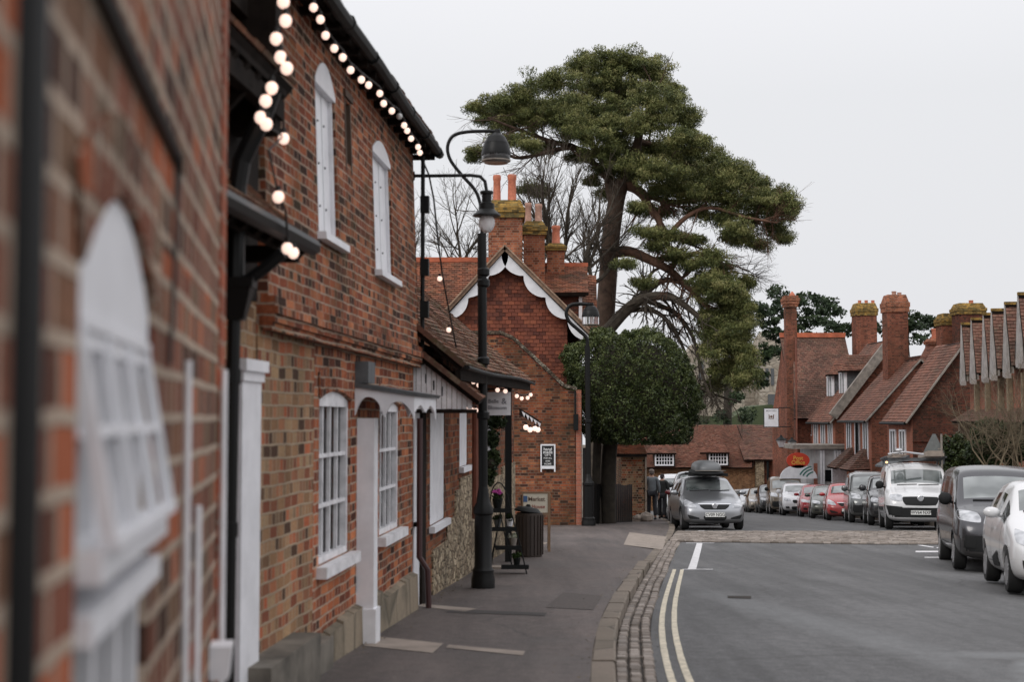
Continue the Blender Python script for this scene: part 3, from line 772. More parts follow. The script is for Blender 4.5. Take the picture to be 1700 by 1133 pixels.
# eaves: soffit, rafters, gutter, roof
mb = MB(); e0, e1 = 4.6, FB.px(722, 252, .16)[0]
mb.hexa([FB.w(e0, -.15, 2.6), FB.w(e0, .2, 2.53), FB.w(e1, .2, 2.53), FB.w(e1, -.15, 2.6), FB.w(e0, -.15, 2.7), FB.w(e0, .2, 2.58), FB.w(e1, .2, 2.58), FB.w(e1, -.15, 2.7)])
s = e0+.1
while s < e1: mb.fbox(FB, s, s+.05, -.1, .17, 2.49, 2.54); s += .33
mb.build('eaves', M['dark'], hs_)
mb = MB(); pts = [FB.w(s, .20, 2.56+.012*math.sin(s*2)) for s in np.linspace(e0, e1+.05, 14)]
mb.tube(pts, .045, 8)
for s in np.arange(e0, e1, .9): mb.tube([FB.w(s, .2, 2.56), FB.w(s+.03, .2, 2.56)], .054, 8)
mb.build('gutter', M['iron'], hs_)
tiled('roof', [(FB.w(7.0, .20, 2.60), FB.w(e1+.02, .20, 2.60), FB.w(e1+.02, -2.6, 4.9), FB.w(7.0, -2.6, 4.9))], M['tile_mid'], hs_, rh=.11, th=.016, wav=.015)
mb = MB(); mb.add([FB.w(sB+.0, .0, 2.6), FB.w(sB+.0, -2.6, 2.6), FB.w(sB, -2.6, 4.6)], [(0, 1, 2)]); mb.build('gable_end', M['brick_up'], hs_)
# dark pipes down the far corner and a slim maroon downpipe
mb = MB(); x = sB+.03
mb.tube([FB.w(x, .08, 2.5), FB.w(x, .08, 1.2), FB.w(x, .08, bandz)], .022, 6)
for z in (1.95, 1.35, .95): mb.fbox(FB, x-.04, x+.04, .06, .14, z, z+.16)
mb.build('corner_cable_box', M['iron'], hs_)
mb = MB(); x = S(687)
mb.tube([FB.w(x-.02, .06, .0), FB.w(x-.02, .06, -1.0), FB.w(x-.02, .06, -1.3), FB.w(x+.02, .13, -1.42), FB.w(x+.05, .14, -1.78)], .028, 8)
mb.build('downpipe', flat('maroon_paint', (.05, .018, .018), .5), hs_)

# --- link house with porch roof (dark gap between the near wall and the brick house)
lk = thing('link_cottage', 'shadowed cottage front with dark tiled porch between near wall and brick house', 'house', FB.w(6, 0, zp(6)))
mb = MB(); wall(mb, FB, 4.2, sA-.005, -2.2, 1.3, [], d=-.01); mb.build('wall', M['brick_tan'], lk)
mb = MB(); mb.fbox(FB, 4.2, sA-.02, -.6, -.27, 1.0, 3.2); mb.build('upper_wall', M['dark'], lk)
mb = MB(); dz = .30
mb.fbox(FB, S(386), S(418), -.01, .05, zp(7)-.05, dz-.06); mb.fbox(FB, S(381), S(420), -.01, .085, dz-.06, dz); mb.fbox(FB, S(383), S(419), -.01, .065, dz-.11, dz-.06)
mb.fbox(FB, S(340), S(350), -.01, .05, zp(7)-.05, dz)
mb.build('door_frame', M['white'], lk)
mb = MB(); mb.fbox(FB, S(350), S(386), -.01, .012, zp(7)-.05, dz-.1); mb.build('door', flat('maroon_door', (.07, .022, .018), .5, var=.2), lk)
pA, pB, pC, pD = FB.w(5.2, .34, .90), FB.w(7.35, .34, .90), FB.w(7.35, -.05, 1.27), FB.w(5.2, -.05, 1.27)
pr = tiled('porch_roof', [(pA, pB, pC, pD)], M['tile_mid'], lk, th=.02, rh=.085, wav=.012)
mb = MB()
for s in np.arange(5.3, 7.3, .22): mb.bar(FB.w(s, -.02, 1.17), FB.w(s, .33, .84), .05, .06)
mb.fbox(FB, 7.22, 7.33, -.02, .30, .80, .88); mb.build('rafter', M['dark'], lk)
mb = MB(); mb.tube([FB.w(5.0, .37, .87), FB.w(7.32, .37, .88)], .045, 8); mb.build('porch_gutter', M['black'], lk)
# dark upper roof with rafters, bulbs hang in front of it
uA, uB = 4.4, 7.15
mb = MB()
mb.hexa([FB.w(uA, -.3, 2.05), FB.w(uA, .27, 1.62), FB.w(uB, .27, 1.62), FB.w(uB, -.3, 2.05), FB.w(uA, -.3, 2.2), FB.w(uA, .27, 1.70), FB.w(uB, .27, 1.70), FB.w(uB, -.3, 2.2)])
for s in np.arange(uA, uB, .2): mb.bar(FB.w(s, -.3, 2.0), FB.w(s, .26, 1.58), .055, .07)
mb.fbox(FB, uA, uB, -.05, .02, 1.28, 1.62); mb.fbox(FB, uA, uB, .20, .26, 1.50, 1.60)
for s in (5.6, 6.05, 6.5): mb.bar(FB.w(s, -.02, 1.27), FB.w(s, .24, 1.55), .05, .06)
mb.fbox(FB, uB-.12, uB, -.3, .24, 1.42, 2.9)
mb.fbox(FB, uA, uB, -.3, .10, 2.0, 3.2); mb.fbox(FB, 4.2, sA-.1, -.005, .02, .62, 2.0)  # last box: dark sheet added over the brick to deepen the gloom under the eaves
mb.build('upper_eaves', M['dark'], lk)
tiled('upper_roof', [(FB.w(uA, .30, 1.69), FB.w(uB+.05, .30, 1.69), FB.w(uB+.05, -.3, 2.16), FB.w(uA, -.3, 2.16))], M['tile_mid'], lk, th=.02, rh=.1)
# black downpipe with hopper
mb = MB(); pu = lambda u, v, Y=6.3: P(u, v, Y)
mb.tube([pu(452, 150), pu(436, 195), pu(418, 232), pu(401, 268), pu(394, 310), pu(391, 400), pu(390, 470)], .042, 10)
mb.tube([pu(389, 520), pu(385, 700), pu(381, 900), pu(377, 1180)], .030, 10)
for v in (625, 880): mb.tube([pu(386.5-(v-625)*.02, v-12), pu(386-(v-625)*.02, v+12)], .037, 10)
dpp = mb.build('downpipe', M['black'], lk)
mb = MB(); c = pu(393, 500)
def ring(z, r, ry): return [(c.x-r, c.y-ry, z), (c.x+r, c.y-ry, z), (c.x+r, c.y+ry, z), (c.x-r, c.y+ry, z)]
za, zb2, zc_ = P(0, 462, 6.3).z, P(0, 478, 6.3).z, P(0, 532, 6.3).z
mb.hexa(ring(zb2, .078, .06)+ring(za, .082, .065)); mb.hexa(ring(zc_, .036, .036)+ring(zb2+.001, .070, .055))
mb.tube([pu(470, 420), pu(440, 445), pu(408, 468)], .028, 10)
mb.build('hopper_head', M['black'], lk)

# --- near house wall, very close on the left
FN = Fr((-.2625, 0), ((512-CU)/F, 1))
nh = thing('near_house', 'blurred red brick cottage wall at the left edge with an arched white casement window', 'house', FN.w(2.5, 0, -1.4))
NS = lambda u: FN.pY(u, 695)
ns1 = NS(369)
nw = (NS(128), NS(249), -1.05, .305, .13)
mb = MB(); wall(mb, FN, -1.5, ns1, -2.0, 3.6, [nw], dep=.09); mb.fbox(FN, ns1-.3, ns1-.001, -3.5, -.1, -2, 3.6)
mb.build('wall', M['brick_near'], nh)
mb = MB(); mb.fbox(FN, ns1-.22, ns1+.004, -.1, .006, -2.0, 3.6); mb.build('quoin_bricks', brick('brick_corner', [(.22, .06, .035), (.34, .095, .05), (.40, .12, .065)], (.38, .25, .19), ms=.009, bump=.006, dirt=.2), nh)
# header arch over the window and the dark crack strip above it
mb = MB(); a, b, z0, z1, r = nw; c = (a+b)/2
for i in range(9):
    q0 = -1+2*i/9; q1 = -1+2*(i+.88)/9
    f0 = lambda q, h: FN.w(c+(b-a)/2*1.05*q*(1+h*1.2), .003, z1-r+r*(1-q*q)+h+.002)
    pq = [f0(q0, 0), f0(q1, 0), f0(q1, .11), f0(q0, .11)]; mb.hexa(pq+[p+FN.n*.006 for p in pq])
mb.build('window_arch', M['brick_near'], nh)
mb = MB(); mb.tube([FN.w(.9, .01, .53), FN.w(NS(200), .012, .505), FN.w(NS(280), .01, .50), FN.w(NS(283), .01, .47), FN.w(NS(281), .01, .40), FN.w(NS(272), .01, .10)], [.013, .013, .011, .006, .004, .004], 6)  # dark tube laid on the brick, standing in for a shaded crack
mb.build('crack_strip', M['cable'], nh)
mb = MB()
A = []; B = []
for q in range(13):
    x = 2*q/12-1; s = a+(b-a)*q/12; A.append(FN.w(s, -.05, z1-r-.09)); B.append(FN.w(s, -.05, z1-r+r*(1-x*x)-.003))
mb.strip(A, B, FN.n*.045)
for s in np.linspace(a+.02, b-.02, 4): mb.fbox(FN, s-.016, s+.016, -.045, -.015, -.17, z1-r-.09)
for s in np.linspace(a+.02, b-.02, 4): mb.fbox(FN, s-.016, s+.016, -.045, -.015, -1.0, -.26)
mb.fbox(FN, a, b, -.05, .02, -.26, -.225); mb.fbox(FN, a, b, -.05, .03, -.19, -.15)
for z in (-.02, .08): mb.fbox(FN, a, b, -.04, -.02, z-.006, z+.006)
wn = mb.build('window', M['white'], nh)
g = MB(); g.fbox(FN, a, b, -.06, -.052, -1.0, z1-r); g.build('pane', M['glass'], wn)
g = MB()   # top-hung light standing open
hp = lambda s_, t: FN.w(s_, -.01+t*.045, (z1-r-.06)*(1-t)+(-.145)*t)
for s_ in np.linspace(a+.03, b-.02, 4): g.bar(hp(s_, 0), hp(s_, 1), .021, .018)
for t_ in (0, .5, 1): g.bar(hp(a+.02, t_), hp(b-.01, t_), .014 if 0 < t_ < 1 else .022, .014)
g.build('casement', M['white'], wn)
mb = MB(); mb.fbox(FN, a-.04, b+.05, -.02, .05, -1.10, -1.05); mb.build('sill', M['white'], nh)
mb = MB(); s = NS(302); mb.tube([FN.w(s, .012, .12), FN.w(s, .012, -1.6)], .008, 6); s = NS(322); mb.tube([FN.w(s, .012, -.2), FN.w(s, .012, -1.6)], .009, 6)
s = NS(360); mb.tube([FN.w(s, .02, .14), FN.w(s, .02, -1.6)], .010, 6)
mb.build('conduit', M['white'], nh)
mb = MB(); s0_ = NS(352); mb.hexa([FN.w(s0_, 0, -.71), FN.w(s0_, .05, -.71), FN.w(s0_+.12, .05, -.71), FN.w(s0_+.12, 0, -.71), FN.w(s0_, 0, -.62), FN.w(s0_, .06, -.62), FN.w(s0_+.12, .06, -.62), FN.w(s0_+.12, 0, -.62)])
mb.build('junction_box', M['white'], nh)
mb = MB(); pc = P(12, 566, 1.28)
mb.tube([(pc.x, pc.y, 2.5), (pc.x-.003, pc.y, -1.5)], .034, 12); 
mb.build('downpipe', M['black'], nh)

# --- long low shop with overhanging tiled roof
sh = thing('flower_shop', 'low brick and rubble shop with an overhanging mossy tiled roof and white boarded end', 'shop', FB.w(18, 0, zp(18)))
a0, a1 = sB+.03, 26.6
o1 = (S(719), S(743), -1.12, .10); o2 = (S(767), S(780), -.60, .10); o0 = (S(687.5), S(697), -2.3, .10)
mb = MB(); wall(mb, FB, a0, a1, -2.9, .75, [o0, o1, o2], d=-.03, dep=.10); mb.fbox(FB, a1-.3, a1-.01, -4, -.05, -2.9, .75)
mb.build('wall', M['brick_mid'], sh)
mb = MB()   # rubble lower wall with a stepped top
steps = [(S(722), S(745), -1.38), (S(745), S(759), -1.16), (S(759), S(766), -.86), (S(766), S(792), -.72), (S(792), S(835), -.95), (S(835), a1+.01, -.78)]
for p, q, z in steps: mb.fbox(FB, p, q, -.2, -.012+random.uniform(0, .006), -2.9, z+random.uniform(-.03, .03))
mb.build('rubble_wall', M['rubble'], sh)
for o, nm in ((o1, 'shutter'), (o2, 'shutter')):
    mb = MB(); s_a, s_b, z0, z1 = o[:4]
    mb.fbox(FB, s_a, s_b, -.08, -.045, z0, z1)
    for i in range(4): mb.fbox(FB, s_a+.05+(s_b-s_a-.1)*i/4, s_a+.03+(s_b-s_a-.1)*(i+1)/4, -.045, -.035, z0+.03, z1-.03)
    wn = mb.build('shuttered_window', M['white'], sh); g = MB(); g.fbox(FB, s_a-.05, s_b+.12, -.06, .03, z0-.07, z0-.003); g.build('sill', M['white'], wn)
mb = MB(); mb.fbox(FB, o0[0], o0[1], -.1, -.0, zp(13.7)-.02, .1); sd_ = mb.build('side_door', M['white'], sh)
g = MB(); g.fbox(FB, o0[0]-.02, o0[0]+.1, .0, .05, -1.02, -.98); g.build('door_latch', M['iron'], sd_)
mb = MB(); mb.fbox(FB, S(697), S(703), -.03, .03, zp(13.8)-.02, .1); mb.build('door_post', M['dark'], sh)
# boarded end under the roof overhang
xw = FB.w(a0, 0, 0); Yb = xw.y+.02
pl = [P(682, 680, Yb), P(790, 682, Yb), P(787, 662, Yb), P(778, 656, Yb), P(735, 624, Yb), P(700, 598, Yb), P(682, 584, Yb)]
mb = MB(); n_ = 12
xs0, xs1 = pl[0].x, P(784, 680, Yb).x
for i in range(n_):
    xa_, xb_ = xs0+(xs1-xs0)*i/n_, xs0+(xs1-xs0)*(i+1)/n_
    top = lambda x: np.interp(x, [P(682, 0, Yb).x, P(700, 0, Yb).x, P(735, 0, Yb).x, P(778, 0, Yb).x], [pl[6].z, pl[5].z, pl[4].z, pl[3].z])
    zt0, zt1 = top(xa_), top(xb_); z0 = P(0, 680, Yb).z+random.uniform(-.004, .004); g = .0025
    mb.hexa([(xa_+g, Yb, z0), (xb_-g, Yb, z0), (xb_-g, Yb+.02, z0), (xa_+g, Yb+.02, z0), (xa_+g, Yb, zt0), (xb_-g, Yb, zt1), (xb_-g, Yb+.02, zt1), (xa_+g, Yb+.02, zt0)])
bd = mb.build('boarded_end', M['white_old'], sh)
for (u, v) in ((707, 629), (720, 640), (734, 650)):
    g = MB(); p = P(u, v, Yb-.003); g.box(p.x-.007, p.x+.007, p.y-.001, p.y+.004, p.z-.045, p.z+.045); g.build('vent_slot', M['ink'], bd)
mb = MB(); p0, p1 = P(682, 683, Yb), P(792, 684, Yb); mb.box(p0.x, p1.x, Yb-.015, Yb+.05, p0.z-.02, p0.z+.018)
D0 = P(771, 607, Yb-.1); e2_ = P(884, 635, 23.8)
for t in np.linspace(0, .97, 12):
    q0, q1 = D0.lerp(e2_, t), D0.lerp(e2_, min(1, t+.09)); mb.bar(q0+Vector((-.06, 0, -.09)), q1+Vector((-.06, 0, -.09)), .05, .10)
mb.build('eaves_beam', M['dark'], sh)
# roof: lower mossy apron, then the main slope
e1_ = P(799, 664, Yb-.07); w1_ = P(678, 570, Yb-.07); up = (w1_-e1_).normalized(); up2 = (P(682, 534, Yb-.1)-D0).normalized()
up2.y = 0; up2.normalize()
eA = Vector((e1_.x-.01, 15.9, e1_.z+.05))
tr = tiled('roof', [(D0, e2_, e2_+up2*3.7+Vector((-.1, 0, .1)), D0+up2*3.4),
    (e1_, eA, eA+up*.80, e1_+up*.88)], M['tile_mid'], sh, rh=.095, th=.02, tw=.165, wav=.010, drop=.02)
mb = MB(); mb.bar(e1_+Vector((0, -.03, .0)), e1_+up*.88+Vector((0, -.03, 0)), .05, .05); mb.bar(D0+Vector((0, -.02, 0)), D0+up2*3.3+Vector((0, -.02, 0)), .05, .05); mb.build('verge', M['tile_mid'], sh)
mb = MB()
gp = [P(744, 601, Yb+.4), P(775, 611, 16.5), P(800, 617, 18.6), P(830, 624, 20.6), P(858, 627, 22.6), P(874, 633, 23.8), P(884, 640, 24.2)]
mb.tube([D0.lerp(e2_, t)+Vector((.03, 0, -.02-.015*math.sin(t*7))) for t in np.linspace(0, 1, 9)], .022, 8); mb.build('gutter', M['iron'], sh)
mb = MB()
for (u, Y_, r, v1) in ((791, 17.2, .055, 862),):
    b = P(u, 700, Y_); mb.tube([(b.x, b.y, .25), (b.x, b.y, P(u, v1, Y_).z)], r, 10)
mb.build('clay_pipe', M['woodred'], sh)
b = P(844, 700, 21.2); mb = MB(); mb.box(b.x-.05, b.x+.05, b.y-.05, b.y+.05, zp(21.2), .50); mb.build('porch_post', M['black'], sh)
mb = MB(); p = P(807, 745, 20.6); fr2 = FB; s_ = FB.pY(812, 745)
mb.fbox(FB, S(806), S(815), -.03, .01, -.65, .15); mb.build('side_window', M['white_old'], sh)

# --- brick gable end wall with chalkboard on it (facing the camera)
ew = thing('garden_wall', 'tall old brick end wall with raking mossy coping, its chalk menu board beside the bin', 'wall', P(900, 870, 39.2))
YE = 39.2
def face(name, pts, Y, mat, parent, th=.3):
    mb = MB(); mb.prism([P(u, v, Y) for u, v in pts], (0, th, 0)); return mb.build(name, mat, parent)
face('wall', [(700, 560), (832, 560), (850, 566), (935, 646), (955, 650), (956, 890), (700, 890)], YE, M['brick_mid'], ew, .35)
mb = MB(); pts = [(700, 553), (832, 553), (852, 562), (890, 597), (935, 640), (957, 646)]
for i in range(len(pts)-1):
    a = P(*pts[i], YE+.15); b = P(*pts[i+1], YE+.15); mb.bar(a, b, .46, .09)
for i in range(30):
    t = random.random()*(len(pts)-1); k = int(t); f = t-k
    u = pts[k][0]*(1-f)+pts[k+1][0]*f; v = pts[k][1]*(1-f)+pts[k+1][1]*f
    p = P(u, v, YE-.05); mb.ell(p, (random.uniform(.03, .09), .05, random.uniform(.02, .05)), 5)
mb.build('coping', stone('lichen_coping', [(.06, .04, .028), (.13, .08, .05), (.32, .28, .22), (.09, .06, .035)], 9, (.05, .05, .03), .08, dirt=.5), ew)
mb = MB(); a = P(956, 690, YE); b = P(965, 690, YE)
mb.box(a.x+.001, b.x, YE-.05, YE+.4, zp(YE)-.1, P(0, 648, YE).z); mb.build('pier', M['brick_salmon'], ew)
mb = MB(); a = P(955, 690, YE-.1); mb.tube([(a.x, YE-.1, P(0, 650, YE).z), (a.x, YE-.1, P(0, 712, YE).z)], .03, 6); mb.box(a.x-.05, a.x+.08, YE-.2, YE-.06, P(0, 715, YE).z, P(0, 688, YE).z); mb.build('pipe_hopper', M['iron'], ew)
# door frame beside it
dg = thing('side_gate', 'tall dark gate in a grey frame beside the second lamp post', 'gate', P(968, 872, YE))
mb = MB(); a, b = P(965.5, 745, YE-.02), P(975, 745, YE-.02); zt = P(0, 744, YE).z; zb_ = zp(YE)
mb.box(b.x-.05, b.x, YE-.08, YE, zb_, zt); mb.box(a.x, b.x, YE-.08, YE, zt, zt+.08); mb.box(a.x, a.x+.03, YE-.08, YE, zb_, zt); mb.build('frame', M['lead2'], dg)
mb = MB(); mb.box(a.x+.03, b.x-.05, YE-.05, YE-.01, zb_+.03, zt-.001); mb.build('door', M['plastic'], dg)

# --- tile-hung gabled house
gh = thing('gabled_house', 'tile-hung house whose white scalloped bargeboards rise to a peak below three lichened chimneys', 'house', P(840, 870, 42))
YG = 42.0
face('lower_wall', [(748, 640), (941, 640), (941, 900), (748, 900)], YG, M['brick_dark'], gh)
mb = MB(); rn = []
A, B = P(746, 640, YG), P(942, 640, YG); ap = P(838, 424, YG)
def kp(s, t):
    x = A.x+(B.x-A.x)*s; z = A.z+(ap.z-A.z)*t
    k = 1.05
    return z < ap.z-abs(x-ap.x)*.98 and True
zt_ = ap.z
tiles(mb, rn, A, B, Vector((B.x, B.y-.001, zt_)), Vector((A.x, A.y-.001, zt_)), rh=.115, tw=.18, th=.02, keep=kp, nrm=(0, -1, 0))
for i in range(0, len(mb.v)): pass
# vertical hanging: push proud edge outward
mb2 = MB(); mb2.v = [(x, YG-.03-(y-YG) if False else y, z) for x, y, z in mb.v]; mb2.f = mb.f; mb2.m = mb.m
mb2.build('hung_tiles', M['tile_hung'], gh, fix=False, rnd=rn)
face('gable', [(746, 642), (942, 642), (942, 528), (838, 423), (746, 520)], YG+.04, M['brick_dark'], gh)
# bargeboards with scallops
mb = MB()
for (fu, fv, sg_) in ((738, 525, -1), (984, 561, 1)):
    a = P(838, 417, YG-.35); b = P(fu, fv, YG-.35); L = (b-a); n = 40; A_ = []; B_ = []
    per = Vector((-L.z, 0, L.x)).normalized()
    if per.z > 0: per = -per
    nsc = 3.0 if sg_ < 0 else 4.0
    for i in range(n+1):
        t = i/n; x = (t*nsc) % 1.0
        wdt = .13+.20*math.sin(math.pi*x)**.75
        if t > .97: wdt = .2
        p = a+L*t; A_.append(p); B_.append(p+per*wdt)
    mb.strip(A_, B_, (0, .05, 0))
mb.build('bargeboard', M['white'], gh)
mb = MB()
for (fu, fv) in ((736, 524), (986, 560)):
    a = P(838, 411, YG-.4); b = P(fu, fv-2, YG-.4); mb.bar(a, b, .14, .07, up=(0, -1, 0)); mb.bar(a+Vector((0, .03, .06)), b+Vector((0, .03, .06)), .3, .04)
mb.build('verge_trim', flat('verge_mortar', (.30, .20, .14), .9, var=.4, scale=6), gh)
r0, r1 = P(838, 409, YG-.4), P(838, 409, YG-.4)+Vector((0, 8, 0))
la, lb = P(736, 522, YG-.4), P(736, 522, YG-.4)+Vector((0, 8, 0)); ra, rb = P(986, 558, YG-.4), P(986, 558, YG-.4)+Vector((0, 8, 0))
wy = YG+5.2
tiled('roof', [(la, lb, r1, r0), (rb, ra, r0, r1),
    (P(560, 545, YG+2.2), P(825, 545, YG+2.2), P(825, 433, wy), P(560, 433, wy)),
    (P(872, 487, YG+1.5), P(977, 486, YG+1.5), P(975, 441, YG+3.6), P(872, 441, YG+3.6))], M['tile_house'], gh, rh=.115, tw=.18, th=.022, wav=.008)
mb = MB(); mb.bar(P(560, 432, wy), P(812, 432, wy), .25, .16); mb.bar(P(872, 440, YG+3.6), P(976, 440, YG+3.6), .2, .12); mb.build('ridge_tiles', M['ridge'], gh)
mb = MB(); a = P(560, 548, YG+2.5); b = P(760, 548, YG+2.5); mb.box(a.x, b.x, a.y, a.y+5, -3.5, a.z); mb.build('side_wing_wall', M['brick_dark'], gh)
mb = MB(); a = P(880, 487, YG+1.9); b = P(962, 487, YG+1.9); mb.box(a.x, b.x, a.y, a.y+.2, -3.5, a.z); mb.build('wing_wall', M['brick_dark'], gh)
mb = MB(); a = P(961, 487, YG+1.8); mb.box(a.x, a.x+.1, a.y, a.y+.1, -3.5, a.z); mb.build('corner_board', M['white_old'], gh)
mb = MB(); a = P(880, 486, YG+1.7); b = P(972, 486, YG+1.7); mb.box(a.x, b.x, a.y-.1, a.y+.1, a.z-.12, a.z-.02); mb.build('wing_gutter', M['iron'], gh)
rf2 = tiled('rear_roof', [(P(964, 545, YG+3), P(992, 545, YG+3), P(990, 458, YG+4.5), P(964, 455, YG+4.5))], M['tile_house'], gh, rh=.115, th=.02)
def chimney(parent, u0, u1, Y, vt, vb, depth, pots, cap=.25, mat='brick_chim', potmat='pot', cm='lichen', name='chimney'):
    mb = MB(); a, b = P(u0, vt, Y), P(u1, vt, Y); zt = a.z; zb = P(u0, vb, Y).z; o = .05
    mb.box(a.x+o, b.x-o, Y+o, Y+depth-o, zb, zt-cap)
    ch = mb.build(name, M[mat], parent)
    mb = MB(); h = cap
    mb.box(a.x-.01, b.x+.01, Y-.02, Y+depth+.02, zt-h*1.0, zt-h*.72); mb.box(a.x-.04, b.x+.04, Y-.05, Y+depth+.05, zt-h*.72+.002, zt-h*.45)
    p = [(a.x, Y, zt-h*.45+.002), (b.x, Y, zt-h*.45+.002), (b.x, Y+depth, zt-h*.45+.002), (a.x, Y+depth, zt-h*.45+.002)]
    q = [(a.x+.12, Y+.12, zt), (b.x-.12, Y+.12, zt), (b.x-.12, Y+depth-.12, zt), (a.x+.12, Y+depth-.12, zt)]
    mb.hexa(p+q); mb.build('chimney_cap', M[cm], ch)
    for (u, vp, r) in pots:
        c = P(u, vp, Y+depth*.5); H_ = c.z-zt+.05
        m_ = MB(); m_.lathe([(r*1.05, 0), (r*1.08, H_*.08), (r*.95, H_*.12), (r*.86, H_*.8), (r*.98, H_*.84), (r*1.0, H_*.93), (r*.9, H_), (r*.7, H_), (r*.7, H_-.1)], (c.x, c.y, zt-.05), 14)
        m_.build('chimney_pot', M[potmat], ch, smooth=True, auto=35)
    return ch
M['pot2'] = flat('pale_chimney_pot', (.42, .24, .18), .7, var=.3, scale=10)
chimney(gh, 808, 870, YG+.8, 331, 470, 1.2, [(825, 291, .125), (850, 290, .14)], cap=.55)
chimney(gh, 867, 907, YG+2.2, 366, 470, 1.0, [(877, 337, .11), (894, 339, .12)], cap=.45, potmat='pot2')
chimney(gh, 906, 940, YG+2.9, 403, 470, .8, [(923, 375, .14)], cap=.25)
# ------------------------------------------------------------------ right-hand side and far buildings
def xbox(mb, x0, x1, y0, y1, z0, z1): mb.box(min(x0, x1), max(x0, x1), y0, y1, z0, z1)
def street_house(label, cu, Y0, Y1, ev, ru, rv, walls='brick_dark', facade='brick_salmon', right=26, roofm='tile_far', cat='house', name='brick_house', group=None):
    """gable end faces the camera, the front faces the street on the left"""
    c = P(cu, ev, Y0); r = P(ru, rv, Y0); zb = -hroad(Y1)-.3
    t = thing(name, label, cat, (c.x, Y0, zr(rx(Y0), Y0)+.12), group)
    dx = r.x-c.x; rr = r.x+dx
    mb = MB(); mb.prism([(c.x, Y0, zb), (c.x, Y0, c.z), (r.x, Y0, r.z), (rr, Y0, c.z), (rr, Y0, zb)], (0, Y1-Y0, 0)); mb.build('gable_wall', M[walls], t)
    mb = MB(); mb.box(c.x-.04, c.x-.002, Y0+.02, Y1, zb, c.z-.05); fw_ = mb.build('front_wall', M[facade], t)
    sl = (r.z-c.z)/dx; o = .35
    A = Vector((c.x-o, Y0-.15, c.z-o*sl+.12)); B = Vector((c.x-o, Y1, c.z-o*sl+.12)); C = Vector((r.x, Y1, r.z+.12)); D = Vector((r.x, Y0-.15, r.z+.12))
    E = Vector((rr+o, Y0-.15, c.z-o*sl+.12)); F_ = Vector((rr+o, Y1, c.z-o*sl+.12))
    tiled('roof', [(B, A, D, C), (E, F_, C, D)], M[roofm], t, rh=.16, tw=.24, th=.03, wav=.01)
    mb = MB(); mb.bar(A+Vector((0, -.02, -.05)), D+Vector((0, -.02, -.05)), .06, .18, up=(0, -1, 0)); mb.bar(E+Vector((0, -.02, -.05)), D+Vector((0, -.02, -.05)), .06, .18, up=(0, -1, 0)); mb.build('verge', M['lead2'], t)
    mb = MB(); mb.tube([A+Vector((-.03, 0, -.06)), B+Vector((-.03, 0, -.06))], .07, 6); mb.build('gutter', M['iron'], t)
    return t, c, r, fw_
def front_windows(t, x, ys, z0, z1, wd=1.0, pr=.10):
    for y in ys:
        mb = MB(); mb.box(x-pr, x-.04, y, y+wd, z0, z0+.09); mb.box(x-pr, x-.04, y, y+wd, z1-.09, z1)
        for k in range(3): yy = y+(wd-.12)*k/2; mb.box(x-pr, x-.04, yy, yy+.12, z0+.09, z1-.09)
        w_ = mb.build('window', M['white'], t); g = MB(); g.box(x-pr*.6, x-.041, y+.09, y+wd-.09, z0+.09, z1-.09); g.build('pane', M['glass'], w_)
GR = 'brick houses along the right of the street'
h4, c, r, _ = street_house('dark brick gable end with plain wall behind the triangular sign, nearest of the right-hand gables', 1515, 62, 66, 688, 1600, 572, 'brick_dark', 'brick_salmon', group=GR)
front_windows(h4, c.x, [62.9, 64.5], -1.9, -.5)
mb = MB(); mb.hexa([(c.x-.9, 62.4, -2.2), (c.x-.04, 62.4, -1.75), (c.x-.04, 65, -1.75), (c.x-.9, 65, -2.2), (c.x-.9, 62.4, -2.12), (c.x-.04, 62.4, -1.6), (c.x-.04, 65, -1.6), (c.x-.9, 65, -2.12)]); mb.build('porch_roof', M['lead'], h4)
mb = MB(); mb.box(c.x-.01, c.x+8, 61.93, 61.995, -1.02, -.88); mb.build('string_course', M['brick_dark'], h4)
h3, c, r, _ = street_house('middle brick gable house with a big square chimney and salmon street front', 1447, 70, 75.6, 690, 1527, 600, 'brick_far', 'brick_salmon', group=GR)
front_windows(h3, c.x, [70.5, 72.2, 74.0], -2.1, -.15, 1.0, .09)
for y in (70.3, 73.2):
    Ae = [(c.x-1.1, y, -2.55), (c.x-1.1, y+2.0, -2.55), (c.x-.04, y+1.4, -1.5), (c.x-.04, y+.6, -1.5)]
    tiled('porch_roof', [tuple(Vector(q) for q in Ae), (Vector((c.x-.04, y-.05, -2.5)), Vector(Ae[0]), Vector(Ae[3]), Vector((c.x-.04, y+.5, -1.55)))], M['tile_far2'], h3, rh=.14, tw=.2, th=.03)
mb = MB(); mb.box(c.x-.8, c.x-.04, 70.2, 70.4, -5, -2.6); mb.box(c.x-.8, c.x-.04, 75.2, 75.4, -5, -2.6); mb.box(c.x-.7, c.x-.6, 70.4, 75.2, -5, -4); mb.build('shopfront', M['white_old'], h3)
mb = MB(); pt = P(1438, 700, 69.85); mb.tube([(c.x-.2, 72.3, 0), (c.x-.2, 72.3, -2.2)], .06, 6); mb.build('downpipe', M['iron'], h3)
chimney(h3, 1471, 1509, 72.5, 489, 640, 1.1, [(1484, 484, .13), (1493, 486, .12)], cap=.9, mat='brick_far', cm='brick_chim', potmat='pot2')
h2, c, r, _ = street_house('tall roofed brick house with two grey-cheeked dormers above the post office', 1387, 79, 85, 692, 1484, 566, 'brick_far', 'brick_salmon', group=GR)
front_windows(h2, c.x, [79.5, 81.4, 83.3], -2.2, -.25, 1.1, .09)
chy = P(1400, 620, 80)
